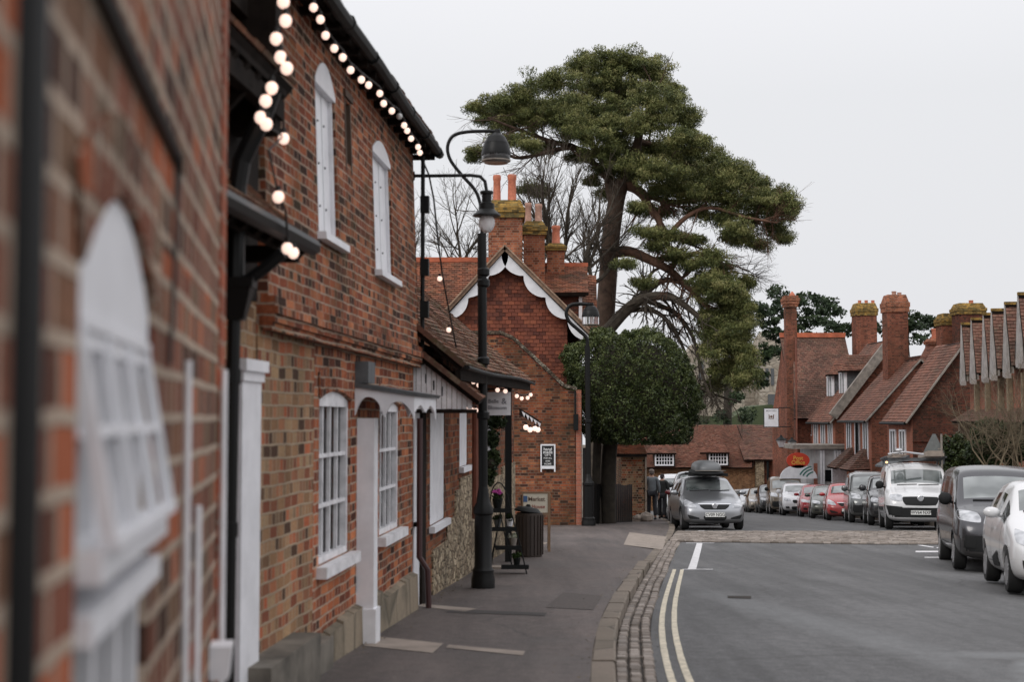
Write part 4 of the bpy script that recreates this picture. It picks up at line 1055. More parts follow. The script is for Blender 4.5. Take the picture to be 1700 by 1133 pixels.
for k, (yy, zz, xx, nm) in enumerate(((80.6, P(0, 650, 80.6).z, P(1402, 640, 80.6).x, ''), (83.2, P(0, 655, 83.2).z, P(1381, 640, 83.2).x, ''))):
    mb = MB(); mb.box(xx+.05, xx+2.0, yy, yy+1.3, zz-.1, zz+1.15); d = mb.build('dormer', M['lead'], h2)
    g = MB(); 
    for a in (0, .6, 1.2): g.box(xx-.02, xx+.05, yy+a, yy+a+.1, zz-.1, zz+1.15)
    g.box(xx-.02, xx+.05, yy+.1, yy+1.2, zz+1.05, zz+1.15); g.box(xx+.05, xx+.14, yy-.03, yy, zz-.1, zz+1.15); g.build('dormer_window', M['white'], d)
    tiled('dormer_roof', [(Vector((xx-.25, yy+.65, zz+1.15)), Vector((xx-.25, yy-.3, zz+1.15)), Vector((xx+2.2, yy-.3, zz+1.3)), Vector((xx+2.2, yy+.65, zz+2.1))),
                          (Vector((xx-.25, yy-.3, zz+1.15)), Vector((xx+2.6, yy-.3, zz+1.15)), Vector((xx+2.6, yy+.65, zz+2.1)), Vector((xx+.4, yy+.65, zz+2.1)))], M['ridge_t'] if 'ridge_t' in M else M['tile_far'], d, rh=.15, tw=.22, th=.03)
mb = MB(); a, b = Vector((c.x-.2, 78.8, c.z+.0)), Vector((r.x, 78.8, r.z+.3)); mb.bar(a, b, .5, .28, up=(0, -1, 0)); mb.build('parapet', M['lead2'], h2)
# cross wing with the ridge facing across the street
cw = thing('corner_house', 'brick corner house with broad red-ridged roof beside the tall thin chimney', 'house', P(1370, 820, 89))
Yc = 87.0
mb = MB(); a, b = P(1322, 700, Yc), P(1430, 700, Yc); ridz = P(0, 562, Yc+4); evz = P(0, 690, Yc).z
mb.prism([(a.x, Yc, -6), (a.x, Yc, evz), (a.x, Yc+4, ridz.z), (a.x, Yc+8, evz), (a.x, Yc+8, -6)], (b.x-a.x, 0, 0)); mb.build('wall', M['brick_far'], cw)
o = .12
tiled('roof', [(Vector((a.x-.2, Yc-.4, evz-.2)), Vector((b.x, Yc-.4, evz-.2)), Vector((b.x, Yc+4, ridz.z+.1)), Vector((a.x-.2, Yc+4, ridz.z+.1)))], M['tile_far2'], cw, rh=.17, tw=.25, th=.03)
mb = MB(); mb.bar((a.x-.2, Yc+4, ridz.z+.2), (b.x, Yc+4, ridz.z+.2), .3, .3); mb.build('ridge_tiles', M['ridge'], cw)
mb = MB(); mb.box(a.x-.25, a.x-.2, Yc-.4, Yc+.2, -1.2, 2.2) ; mb.build('slate_hanging', M['lead'], cw)
fc = Fr((0, Yc-.0), (1, 0)); 
w0, w1x = P(1340, 0, Yc).x, P(1351, 0, Yc).x
fcw = Fr((0, Yc), (1, 0), side=1)
sash(cw, fcw, P(1339, 0, Yc).x, P(1351, 0, Yc).x, P(0, 722, Yc).z, P(0, 690.5, Yc).z-.3, 2, 4, d=.06, fw=.06, bar=.04, mat=M['white'])
mb = MB(); mb.box(P(1337, 0, Yc).x, P(1356, 0, Yc).x, Yc-.12, Yc-.005, P(0, 745, Yc).z, P(0, 724, Yc).z); mb.build('brick_panel', M['brick_salmon'], cw)
chimney(cw, 1420, 1457, Yc+3.2, 503, 600, 1.3, [(1427, 499, .12), (1438, 499, .12), (1449, 499, .12)], cap=.8, mat='brick_far')
tc_ = thing('tall_chimney', 'very tall slender brick chimney stack standing beside the pub sign', 'chimney', P(1315, 820, 85))
mb = MB(); Yt = 85.0; a, b = P(1306, 600, Yt), P(1324, 600, Yt)
z = lambda v: P(0, v, Yt).z
mb.box(a.x+.0, b.x-.25, Yt, Yt+.8, z(860), z(600)); mb.box(a.x, b.x, Yt+.05, Yt+.75, z(600)+.001, z(510)); mb.build('stack', M['brick_far'], tc_)
mb = MB()
for i, (v0, v1, e) in enumerate(((510, 505, .06), (505, 500, .12), (500, 495, .16), (495, 491, .08))): mb.box(a.x-e, b.x+e, Yt-e, Yt+.8+e, z(v0)+.001, z(v1))
mb.build('chimney_cap', M['brick_chim'], tc_); mb = MB(); cc = P(1315, 491, Yt+.4); mb.lathe([(.2, 0), (.16, .12), (.03, .28)], (cc.x, cc.y, z(491)), 10); mb.build('chimney_pot', M['pot'], tc_)
mb = MB(); mb.tube([(b.x-.1, Yt-.05, z(560)), (b.x-.1, Yt-.05, z(780))], .06, 6); mb.build('pipe', M['woodred'], tc_)
# post office front
po = thing('post_office', 'white post office shopfront with oval red sign under the corner house', 'shop', P(1360, 830, 80))
Yp = 76.6
pz = lambda v: P(0, v, Yp).z; px_ = lambda u: P(u, 0, Yp).x
mb = MB(); mb.box(px_(1345), px_(1408), Yp+.2, Yp+4, -6, pz(746)); mb.build('wall', flat('grey_shopfront', (.42, .41, .41), .6, var=.25, scale=2), po)
mb = MB(); mb.box(px_(1308), px_(1412), Yp-.1, Yp+4, pz(746)+.002, pz(739)); mb.build('flat_roof', M['lead2'], po)
mb = MB(); mb.box(px_(1361), px_(1377), Yp+.14, Yp+.198, pz(800), pz(781)); mb.box(px_(1389), px_(1408), Yp+.14, Yp+.198, pz(800), pz(768)); mb.build('shop_window', M['glass'], po)
mb = MB()
for u in (1355, 1359, 1378, 1382, 1386, 1408): mb.box(px_(u)-.05, px_(u)+.05, Yp+.08, Yp+.19, -5, pz(748))
mb.build('pilaster', M['white'], po)
mb = MB(); mb.box(px_(1343), px_(1349), Yp+.14, Yp+.195, -5, pz(770)); mb.build('brick_pier', M['brick_salmon'], po)
mb = MB(); cq = P(1325, 765, Yp-.3); n = 24
mb.prism([(cq.x+.62*math.cos(2*math.pi*i/n), cq.y, cq.z+.42*math.sin(2*math.pi*i/n)) for i in range(n)], (0, .08, 0))
os_ = mb.build('oval_sign', flat('post_red', (.55, .05, .02), .5), po)
ylw = flat('sign_yellow', (.75, .48, .08), .5)
text('Post', .30, cq+Vector((0, -.012, .12)), (1, 0, 0), (0, 0, 1), ylw, os_); text('Office', .30, cq+Vector((0, -.012, -.12)), (1, 0, 0), (0, 0, 1), ylw, os_)
mb = MB(); cq = P(1326, 795, Yp-.3); R0 = 1.0
A = [(cq.x+R0*math.cos(math.pi*i/12), cq.y, cq.z+.72*math.sin(math.pi*i/12)) for i in range(13)]
B = [(cq.x+R0*math.cos(math.pi*i/12)*.01, cq.y, cq.z-.01) for i in range(13)]
mb.strip(A, B, (0, .1, 0)); aw = mb.build('round_board', M['white'], po)
mb = MB()
for rr_ in (.55, .75, .92):
    A = [(cq.x+.9-rr_*math.cos(R(a_)), cq.y-.02, cq.z-.05+rr_*.8*math.sin(R(a_))) for a_ in range(20, 80, 8)]
    B = [(cq.x+.9-(rr_-.08)*math.cos(R(a_)), cq.y-.02, cq.z-.05+(rr_-.08)*.8*math.sin(R(a_))) for a_ in range(20, 80, 8)]
    mb.strip(A, B, (0, .015, 0))
mb.build('green_stripe', flat('teal', (.03, .16, .14), .5), aw)
# pub sign
ps = thing('pub_sign', 'white framed hanging inn sign with small crest near the tall chimney', 'sign', P(1281, 820, 70))
Yq = 84.5; a, b = P(1268, 710, Yq), P(1293, 678, Yq)
mb = MB(); mb.box(a.x, b.x, Yq, Yq+.06, a.z, b.z); fr_ = mb.build('frame', M['ink'], ps)
mb = MB(); mb.box(a.x+.04, b.x-.04, Yq-.006, Yq-.001, a.z+.04, b.z-.04); mb.build('board', M['white'], ps)
cx = (a.x+b.x)/2
text('MONTAGU', .12, (cx, Yq-.01, b.z-.17), (1, 0, 0), (0, 0, 1), M['inkgrey'], ps)
mb = MB(); zc = (a.z+b.z)/2+.06
mb.prism([(cx+.07*math.cos(t), Yq-.012, zc+.08*math.sin(t)) for t in np.linspace(0, 6.28, 12)[:-1]], (0, .004, 0))
for sx in (-1, 1):
    mb.prism([(cx+sx*x, Yq-.012, zc+z_) for x, z_ in ((.09, -.09), (.16, -.09), (.15, .03), (.17, .12), (.12, .13), (.09, .04))], (0, .004, 0))
mb.box(cx-.16, cx+.16, Yq-.012, Yq-.008, zc-.14, zc-.11); mb.build('crest', M['inkbrown'], ps)

mb = MB(); mb.tube([(b.x+.0, Yq+.03, b.z+.02), (P(1305, 0, Yq).x, Yq+.03, b.z+.02)], .03, 6); mb.tube([(b.x, Yq+.03, a.z+.02), (P(1306, 0, Yq).x, Yq+.03, a.z+.02)], .03, 6); mb.build('bracket', M['iron'], ps)
# wall lanterns by the post office
for k, (u, v, Yl, lb) in enumerate(((1297, 738, 69.5, 'black lantern on a bracket to the left of the tall chimney base'), (1315, 740, 79, 'dark lantern to the right of the tall chimney above the oval sign'))):
    t = thing('wall_lantern', lb, 'lantern', P(u, v, Yl), 'lanterns by the post office'); p = P(u, v, Yl)
    mb = MB(); mb.lathe([(.10, -.14), (.24, .16), (.24, .18)], p, 6); mb.build('glass', M['frost'], t)
    mb = MB(); mb.lathe([(.30, .18), (.26, .22), (.08, .36), (.03, .45)], p, 6); mb.bar(p+Vector((0, 0, .3)), p+Vector((.35 if k == 0 else -.3, .1, .25)), .04, .04); mb.lathe([(.11, -.18), (.11, -.14)], p, 6); mb.build('cap', M['iron'], t)
# low tiled range across the end of the street
lg = thing('tiled_range', 'low brick range with sweeping rusty tiled roof and two white dormers at street end', 'house', P(1180, 840, 97))
Yg = 97.0
gz = lambda v, y=Yg: P(0, v, y).z; gx = lambda u, y=Yg: P(u, 0, y).x
mb = MB(); mb.box(gx(1040), gx(1247), Yg+.3, Yg+7, -8, gz(774)); mb.build('wall', brick('ochre_brick', [(.17, .08, .04), (.28, .14, .07), (.33, .18, .09)], (.22, .16, .11), dirt=.4, dscale=.6), lg)
mb = MB(); mb.box(gx(1247), gx(1318), Yg+.4, Yg+7, -8, gz(763)); mb.build('east_wall', M['brick_far'], lg)
tiled('roof', [(P(1030, 777, Yg-.2), P(1249, 777, Yg-.2), P(1222, 706, Yg+4), P(1150, 706, Yg+4)),
               (P(1030, 777, Yg-.19), P(1120, 777, Yg-.19), P(1150, 706, Yg+4), P(1030, 738, Yg+2.2)),
               (P(1249, 777, Yg-.2), P(1249, 765, Yg+.3), P(1226, 706, Yg+5), P(1222, 706, Yg+4))], M['tile_far'], lg, rh=.17, tw=.24, th=.04, wav=.02)
tiled('east_roof', [(P(1235, 764, Yg), P(1322, 764, Yg), P(1322, 706, Yg+4.5), P(1216, 706, Yg+4.5))], M['tile_far2'], lg, rh=.17, tw=.24, th=.04, wav=.015)
for (u0, u1, v0, v1) in ((1083, 1114, 752, 774), (1171, 1202, 751, 773)):
    f_ = Fr((0, Yg-.35), (1, 0)); sash(lg, f_, gx(u0, Yg-.35), gx(u1, Yg-.35), gz(v1, Yg-.35), gz(v0, Yg-.35), 6, 3, d=0, fw=.10, bar=.05, mat=M['white'], sill=False, name='dormer_window')
    mb = MB(); mb.box(gx(u0)-.05, gx(u1)+.05, Yg-.31, Yg+2.5, gz(v1)-.05, gz(v0)+.03); mb.build('dormer', M['dark'], lg)
    tiled('dormer_roof', [(P(u0-9, v0+1, Yg-.6), P(u1+9, v0+1, Yg-.6), P(u1-8, v0-27, Yg+2.6), P(u0+8, v0-27, Yg+2.6))], M['tile_far'], lg, rh=.17, tw=.24, th=.04)
f_ = Fr((0, Yg+.4), (1, 0)); sash(lg, f_, gx(1282), gx(1306), gz(784), gz(765), 4, 3, d=.06, fw=.10, bar=.05, mat=M['white'], sill=False)
mb = MB(); mb.tube([(gx(1268), Yg+.2, gz(764)), (gx(1268), Yg+.2, -7)], .09, 6); mb.build('downpipe', M['iron'], lg)
mb = MB(); mb.box(gx(1248), gx(1262), Yg+.2, Yg+.39, -7, gz(766)); mb.build('stone_pier', M['rubble'], lg)
# ruined stone walls on the rise beyond
cs = thing('stone_ruin', 'pale weathered stone hall and walls behind the tree at the end of the street', 'ruin', (30, 170, -9))
Ys = 170.0
def blk(u0, u1, pts, Y, th, name):
    ops = []
    mb = MB(); P_ = [P(u, v, Y) for u, v in pts]; mb.prism([P(u1, 760, Y), P(u0, 760, Y)]+P_, (0, th, 0)); return mb.build(name, M['far_stone'], cs)
blk(1118, 1190, [(1118, 610), (1135, 596), (1150, 572), (1190, 569)], Ys, 4, 'wall')
blk(1188, 1262, [(1188, 640), (1225, 590), (1262, 566)], Ys+6, 4, 'wall')
blk(1260, 1312, [(1260, 562), (1272, 548), (1285, 552), (1312, 600)], Ys+3, 4, 'gable')
blk(1100, 1236, [(1100, 672), (1160, 668), (1236, 662)], Ys-14, 1, 'low_wall')
for (u0, u1, v0, v1) in ((1271, 1276, 612, 640), (1280, 1285, 612, 640), (1275, 1288, 655, 675), (1160, 1168, 600, 630), (1140, 1147, 612, 640)):
    Yw = Ys+2.85 if u0 > 1200 else Ys-.15
    a, b = P(u0, v1, Yw), P(u1, v0, Yw); mb = MB(); mb.box(a.x, b.x, Yw, Yw+.1, a.z, b.z); mb.build('window_opening', M['lead'], cs)
hill = MB(); hp_ = [(1090, 760), (1100, 700), (1160, 690), (1215, 694), (1245, 676), (1280, 672), (1330, 690), (1420, 700), (1440, 760)]
hill.prism([P(u, v, 150) for u, v in hp_], (0, 12, 0)); ho = hill.build('hill', M['grass']); ho['kind'] = 'structure'

M['barge'] = flat('weathered_grey_board', (.36, .33, .31), .7, var=.3, scale=3)
# terrace of small gables on the far right
FT = Fr((9.97, 0), (.1457, 1), side=-1)
te = thing('gabled_terrace', 'terrace of repeated small tiled gables with white edges at the right edge of the view', 'terrace', FT.w(52, 0, zr(15, 52)))
gs = [FT.px(u, 600)[0] for u in (1599.7, 1616.5, 1636.7, 1650.5, 1673, 1695.5, 1722, 1755)]
zR = [FT.px(u, v)[1] for u, v in ((1599.7, 539), (1616.5, 531), (1636.7, 523), (1650.5, 516), (1673, 505), (1695.5, 489), (1722, 480), (1755, 468))]
zE = [FT.px(u, v)[1] for u, v in ((1599.7, 624), (1616.5, 621), (1636.7, 618), (1650.5, 614), (1673, 609), (1695.5, 592), (1722, 588), (1755, 580))]
mb = MB(); mb.fbox(FT, gs[-1]-3, gs[0]+1.0, -8, -.4, -5, 1.7); mb.build('wall', M['brick_salmon'], te)
mb = MB()
for i in range(len(gs)):
    s = gs[i]; mb.add([FT.w(s-.9, -.03, zE[i]-.25), FT.w(s+.9, -.03, zE[i]-.25), FT.w(s, -.12, zR[i]-.1)], [(0, 1, 2)])
mb.build('gable_wall', M['lead2'], te, fix=False)
qs = []
for i in range(len(gs)):
    s = gs[i]; hw = .85
    qs.append((FT.w(s-hw, -6, zE[i]), FT.w(s-hw, .05, zE[i]), FT.w(s, .05, zR[i]), FT.w(s, -6, zR[i])))
    qs.append((FT.w(s+hw, .05, zE[i]), FT.w(s+hw, -6, zE[i]), FT.w(s, -6, zR[i]), FT.w(s, .05, zR[i])))
tiled('roof', qs, M['tile_far2'], te, rh=.13, tw=.2, th=.03)
mb = MB()
for i in range(len(gs)): mb.bar(FT.w(gs[i], .08, zR[i]+.04), FT.w(gs[i], -6, zR[i]+.04), .16, .10)
mb.build('ridge_tiles', M['lichen'], te)
for i in range(len(gs)):
    mb = MB(); s = gs[i]
    mb.prism([FT.w(s, .02, zR[i]+.02), FT.w(s-.5, .02, zE[i]-.2), FT.w(s-.44, .02, zE[i]-.36), FT.w(s+.44, .02, zE[i]-.36), FT.w(s+.5, .02, zE[i]-.2)], FT.n*.07)
    mb.fbox(FT, s-.55, s-.42, .0, .2, zE[i]-.42, zE[i]-.24)
    mb.build('bargeboard', M['barge'], te)
for i in range(len(gs)):
    s = gs[i]-1.1
    mb = MB(); mb.fbox(FT, s-.15, s+.15, -.39, -.22, .25, zE[i]-.25); mb.fbox(FT, s-.12, s+.12, -.39, -.26, -1.6, -.14); mb.build('pier', flat('buff_stone', (.25, .19, .12), .85, var=.4, scale=3), te)
mb = MB(); mb.fbox(FT, gs[0]+.9, gs[0]+1.25, -.42, .05, -5, .0); mb.build('corner_pier', M['far_slab'], te)
tiled('lower_roof', [(FT.w(gs[-1]-3, .35, -.12), FT.w(gs[0]+1.2, .35, -.12), FT.w(gs[0]+1.2, -.4, .35), FT.w(gs[-1]-3, -.4, .35))], M['tile_far2'], te, rh=.12, tw=.2, th=.03)
bk = thing('rear_range', 'brick range with square stacks rising between the plain gable and the terrace', 'house', P(1580, 700, 72))
mb = MB(); a, b = P(1530, 0, 72), P(1660, 0, 72); mb.box(a.x, b.x, 73, 79, -6, P(0, 590, 73).z); mb.build('wall', M['brick_dark'], bk)
chimney(bk, 1563, 1592, 70.5, 520, 620, 1.2, [], cap=.6, mat='brick_far'); chimney(bk, 1590, 1637, 69, 503, 620, 1.2, [(1612, 499, .12)], cap=.55, mat='brick_dark')
chimney(bk, 1542, 1566, 73, 562, 640, .9, [(1553, 546, .22)], cap=.3, mat='brick_far', cm='brick_chim')
tiled('roof', [(P(1518, 612, 71), P(1580, 612, 71), P(1573, 560, 74), P(1545, 560, 74))], M['tile_far'], bk, rh=.15, tw=.22, th=.03)
# stone houses beyond on the right are hidden by the shrubs

# ------------------------------------------------------------------ trees
def leafcloud(name, C_, mat, parent, size=.1, aspect=.45, per=1, spread=None, up=0.0):
    C_ = np.asarray(C_); n = len(C_)
    t = rng.normal(size=(n, 3)); t[:, 2] += up; t /= np.linalg.norm(t, axis=1)[:, None]
    b = np.cross(t, rng.normal(size=(n, 3))); b /= np.linalg.norm(b, axis=1)[:, None]
    s = size*rng.uniform(.6, 1.35, (n, 1))
    V = np.stack([C_-t*s, C_+b*s*aspect, C_+t*s, C_-b*s*aspect], 1).reshape(-1, 3)-np.array(offset_of(parent))
    me = bpy.data.meshes.new(name); me.vertices.add(4*n); me.vertices.foreach_set('co', V.ravel())
    me.loops.add(4*n); me.loops.foreach_set('vertex_index', np.arange(4*n, dtype=np.int32))
    me.polygons.add(n); me.polygons.foreach_set('loop_start', np.arange(0, 4*n, 4, dtype=np.int32))
    me.update(calc_edges=True); me.materials.append(mat)
    return me, n
def cloud_obj(name, C_, mat, parent, size=.1, aspect=.45, tone=None, up=0.0):
    me, n = leafcloud(name, C_, mat, parent, size, aspect, up=up)
    r = rng.uniform(0, 1, n) if tone is None else np.clip(tone+rng.normal(0, .16, n), 0, 1)
    at = me.attributes.new('rnd', 'FLOAT', 'FACE'); at.data.foreach_set('value', r.astype(np.float32))
    o = bpy.data.objects.new(name, me); col.objects.link(o); o.parent = parent; return o
def puffs(blobs, sub, n_per, pr, flatz=.7, shell=.55):
    """blobs (c,rx,ry,rz) -> many small leaf puffs -> leaf centres and tones"""
    out = []; tone = []
    for c, rx_, ry_, rz_ in blobs:
        for _ in range(sub):
            d = rng.normal(size=3); d /= np.linalg.norm(d); r = rng.uniform(shell, 1.0)
            pc = np.array(c)+d*r*np.array([rx_, ry_, rz_])
            R_ = pr*rng.uniform(.55, 1.25); tn = rng.uniform(.12, .75)
            q = rng.normal(size=(n_per, 3)); q /= np.linalg.norm(q, axis=1)[:, None]; q *= (rng.uniform(.15, 1, (n_per, 1))**.6)*R_
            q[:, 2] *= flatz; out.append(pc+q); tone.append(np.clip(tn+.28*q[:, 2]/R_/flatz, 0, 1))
    return np.concatenate(out), np.concatenate(tone)
def branch(mb, p, d, L, r, lev, maxlev, spread=.6, n=5, grav=0, curl=.22, kids=(2, 4), thin=.62, seg=4):
    pts = [p.copy()]; rad = [r]; q = p.copy(); dd = d.copy()
    for i in range(seg):
        dd = (dd+Vector((random.gauss(0, curl), random.gauss(0, curl), random.gauss(0, curl)+grav))*.5).normalized()
        q = q+dd*(L/seg); pts.append(q.copy()); rad.append(r*(1-(1-thin)*(i+1)/seg))
    mb.tube(pts, rad, max(3, n-lev), 0, cap=False)
    if lev >= maxlev: return
    for k in range(random.randint(*kids)):
        i = random.randint(1, seg); base = pts[i]
        nd = (dd+Vector((random.gauss(0, spread), random.gauss(0, spread), random.gauss(0, spread)*.8+grav))).normalized()
        branch(mb, base, nd, L*random.uniform(.55, .85), rad[i]*random.uniform(.5, .72), lev+1, maxlev, spread, n, grav, curl, kids, thin, seg)
    branch(mb, q, dd, L*.7, rad[-1]*.85, lev+1, maxlev, spread, n, grav, curl, kids, thin, seg)
def limb(mb, path, Y, r0, r1, dy=0, kids=0, klen=1.0, grav=0, lev=3, m=0, kr=.35, sp=.7):
    pts = []; n = len(path)
    for i, (u, v) in enumerate(path): pts.append(P(u, v, Y+dy*i/max(1, n-1)))
    # resample smoothly
    sm = []
    for i in range(n-1):
        for k in range(4):
            t = k/4; p0 = pts[max(i-1, 0)]; p1 = pts[i]; p2 = pts[i+1]; p3 = pts[min(i+2, n-1)]
            sm.append(.5*((2*p1)+(p2-p0)*t+(2*p0-5*p1+4*p2-p3)*t*t+(-p0+3*p1-3*p2+p3)*t**3))
    sm.append(pts[-1]); N_ = len(sm)
    rad = [r0+(r1-r0)*i/(N_-1) for i in range(N_)]
    mb.tube(sm, rad, 8, m, cap=False)
    for _ in range(kids):
        i = random.randint(max(1, N_//5), N_-1); t = (sm[min(i+1, N_-1)]-sm[i-1]).normalized()
        nd = (t*.6+Vector((random.gauss(0, sp), random.gauss(0, sp), random.gauss(0, sp)+grav))).normalized()
        branch(mb, sm[i], nd, .62*klen*random.uniform(.5, 1.2), rad[i]*kr+.008, 4-lev, 3, grav=grav*.4)
    return sm
# big pine
YT = 62.0; k_ = YT/F
pn = thing('pine_tree', 'huge spreading Scots pine with flat-topped layered crown rising over the rooftops', 'tree', P(1003, 830, YT))
mb = MB()
limb(mb, [(998, 860), (1000, 700), (1003, 560), (1008, 480), (1014, 400), (1024, 330), (1034, 300)], YT, .47, .34)
limb(mb, [(1022, 345), (1012, 300), (1012, 250), (1020, 190), (1030, 130)], YT, .30, .08, 1, 8, 1.6)
limb(mb, [(1034, 305), (1055, 250), (1065, 210), (1085, 160)], YT, .28, .08, -1.5, 8, 1.6)
limb(mb, [(1030, 325), (990, 250), (960, 210), (930, 160)], YT, .2, .06, 2, 8, 1.8)
limb(mb, [(1012, 300), (960, 248), (915, 235), (860, 215), (810, 195)], YT, .17, .04, -2, 16, 1.8)
limb(mb, [(1000, 262), (950, 245), (900, 255), (855, 262), (820, 240)], YT, .14, .04, -2.5, 14, 1.6)
limb(mb, [(1060, 235), (1100, 245), (1130, 255), (1180, 290)], YT, .16, .05, 1.5, 12, 1.6)
trunk = mb.build('trunk', M['bark_pine'], pn, smooth=True, fix=False, uv=False)
mb = MB()
limb(mb, [(1036, 300), (1066, 322), (1078, 345), (1092, 362), (1102, 390), (1110, 410)], YT, .24, .10, -1.5, 12, 1.5)
limb(mb, [(1014, 420), (1045, 418), (1080, 432), (1110, 448), (1135, 470), (1165, 500), (1200, 540)], YT, .26, .08, -2, 22, 1.6)
limb(mb, [(1106, 395), (1140, 360), (1180, 345), (1235, 360), (1290, 370)], YT-1.5, .12, .04, -1, 18, 1.6)
limb(mb, [(1110, 448), (1130, 430), (1160, 420), (1200, 440)], YT-1, .13, .05, -1, 14, 1.4)
limb(mb, [(1150, 480), (1190, 500), (1215, 560), (1220, 620)], YT-2, .10, .04, 0, 18, 1.2)
limb(mb, [(1040, 310), (1110, 335), (1170, 330), (1230, 330), (1280, 350)], YT, .16, .04, 2, 20, 1.6)
mb.build('limb', M['bark_pine_up'], pn, smooth=True, fix=False, uv=False)
PB = [(1010,255,50,20),(1050,262,46,18),(975,225,40,16),(930,200,50,20),(885,180,44,20),(1035,175,60,26),(990,180,50,24),(1062,290,36,14),(1130,300,50,22),(1172,470,24,22),(1240,470,14,14),(1185,640,18,14),(1225,520,26,24),(1178,545,20,24),(1232,560,22,22),(830,168,30,14),(1115,255,36,24),(1145,205,18,22),(1160,240,26,22),(1185,262,24,20),(1215,280,26,18),(1240,292,22,18),(1262,312,24,20),(1288,322,22,16),(1308,338,16,16),(1120,160,18,18),(1070,120,30,22),(1165,315,40,24),(1100,350,34,14),(1215,395,22,14),(1150,395,26,12),(1010,130,60,24),(900,180,50,22),(860,200,40,16),(955,225,30,10),(1205,475,30,22),(1218,515,28,26),(1200,545,34,26),(1225,575,28,26),(1212,605,28,24),(1185,565,20,22),(960,112,48,26),(1010,102,42,22),(1045,105,45,24),(1088,118,32,30),(1112,145,24,22),(915,135,42,24),(868,158,34,20),(840,178,36,20),(805,188,26,20),(790,175,14,12),
(985,150,55,28),(1040,150,50,28),(1085,165,45,28),(935,172,48,22),(885,195,40,18),(835,205,34,16),(1120,190,28,30),(1130,232,28,24),(1070,205,45,22),(1015,205,46,20),(965,205,40,18),(1085,248,44,20),
(1030,240,44,18),(1140,268,34,22),(1100,285,52,22),(1160,292,40,24),(1195,288,34,24),(1218,305,28,24),(1055,280,44,16),(1010,282,34,12),(1245,312,26,22),(1180,318,46,22),(1130,322,44,18),(1225,335,40,22),
(1268,338,28,22),(1292,345,26,20),(1312,352,14,18),(1250,362,38,18),(1285,380,26,14),(1300,395,12,9),(1200,358,36,16),(1160,352,30,12),(1240,395,26,14),(1262,405,16,12),(1222,378,24,12),(1095,315,30,12),
(790,255,16,14),(845,232,36,10),(880,240,26,8),(880,312,24,10),(900,318,14,8),(905,245,30,9),(1075,385,18,8),(1105,392,28,12),(1090,410,20,8),(1125,425,30,10),(1150,440,24,14),(1185,430,30,16),(1195,458,34,18),
(1190,490,30,20),(1222,490,22,18),(1235,505,16,14),(1200,525,30,22),(1228,540,22,20),(1195,560,26,18),(1215,580,32,22),(1240,595,20,20),(1200,610,26,16),(1228,630,24,16),(1180,585,14,14),(1245,620,12,12),(1175,520,14,16),
(1010,322,22,9),(985,300,20,7),(1060,345,16,8),(960,262,26,8),(1040,440,14,7),(1066,470,18,6)]
bl = []
for (u, v, a, b_2) in PB:
    dyv = random.uniform(-3.2, 3.2) if v < 420 else random.uniform(-4, -1)
    c = P(u, v, YT+dyv); bl.append(((c.x, c.y, c.z), a*k_*1.08, max(.8, a*k_*.95), b_2*k_*1.05))
LC, LT = [], []
for b_3 in bl:
    vol = b_3[1]*b_3[3]
    c1, t1 = puffs([b_3], int(11+vol*36), 190, .42, flatz=.62, shell=.12); LC.append(c1); LT.append(t1)
LC = np.concatenate(LC); LT = np.concatenate(LT)
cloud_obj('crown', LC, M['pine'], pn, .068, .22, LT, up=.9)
print('pine leaves', len(LC))
# bare trees behind the houses
def bare(label, u, v0, vtop, Y, r, seed, lean=0, klen=None, mat='bark', levels=5, spread=.5, kids=(2, 3), group='bare winter trees'):
    random.seed(seed); b = P(u, v0, Y); t = P(u+lean, vtop, Y); H_ = t.z-b.z
    o = thing('bare_tree', label, 'tree', b, group); mb = MB()
    branch(mb, b, (t-b).normalized(), H_*.38, r, 0, levels, spread, 7, .05, .18, kids, .68, 5)
    mb.build('trunk', M[mat], o, fix=False, uv=False); return o
bare('slender leafless tree just right of the brick house eaves', 712, 520, 330, 66, .14, 5, -8, spread=.5)
bare('leafless bushy tree above the tiled wing, left of the chimneys', 765, 540, 318, 68, .16, 9, 2, spread=.6, kids=(2, 4))
bare('thin leafless tree behind the first chimney, under the pine', 800, 520, 315, 70, .12, 21, 6, spread=.55)
bare('tall leafless tree with forked stems left of the pine trunk', 945, 560, 250, 58, .24, 33, 10, spread=.42, kids=(2, 4))
bare('leafless tree close against the pine trunk, behind the right chimney', 965, 560, 285, 60, .20, 41, 8, spread=.5, kids=(2, 4))
bare('twiggy leafless tree behind the three chimneys', 900, 540, 300, 66, .14, 52, 5, spread=.55, kids=(2, 4))
random.seed(77)
ar = thing('arching_tree', 'bare tree with heavy limbs arching right and drooping over the clipped evergreen', 'tree', P(1010, 860, 57))
mb = MB(); YA = 61.5
limb(mb, [(985, 900), (990, 700), (1000, 590), (1010, 545)], YA, .34, .30)
limb(mb, [(1010, 548), (1040, 515), (1070, 495), (1110, 493), (1140, 510), (1175, 540)], YA, .30, .09, -2, 18, 1.7, -.25)
limb(mb, [(1060, 500), (1095, 468), (1130, 470), (1160, 500), (1180, 540)], YA, .16, .05, 1, 16, 1.6, -.25)
limb(mb, [(1040, 516), (1080, 515), (1110, 535), (1135, 580), (1150, 630)], YA, .13, .04, -1, 20, 1.5, -.4)
limb(mb, [(1075, 500), (1120, 520), (1150, 560), (1165, 620), (1180, 660)], YA, .12, .04, -1.5, 22, 1.5, -.45)
limb(mb, [(1110, 560), (1135, 620), (1160, 645), (1200, 660), (1230, 668)], YA-1, .10, .03, 0, 20, 1.4, -.15)
limb(mb, [(1045, 512), (1070, 480), (1085, 450), (1120, 440)], YA, .12, .04, 0, 10, 1.4, .1)
limb(mb, [(1135, 470), (1170, 455), (1210, 452), (1255, 458)], YA, .06, .02, 0, 16, 1.2, .0)
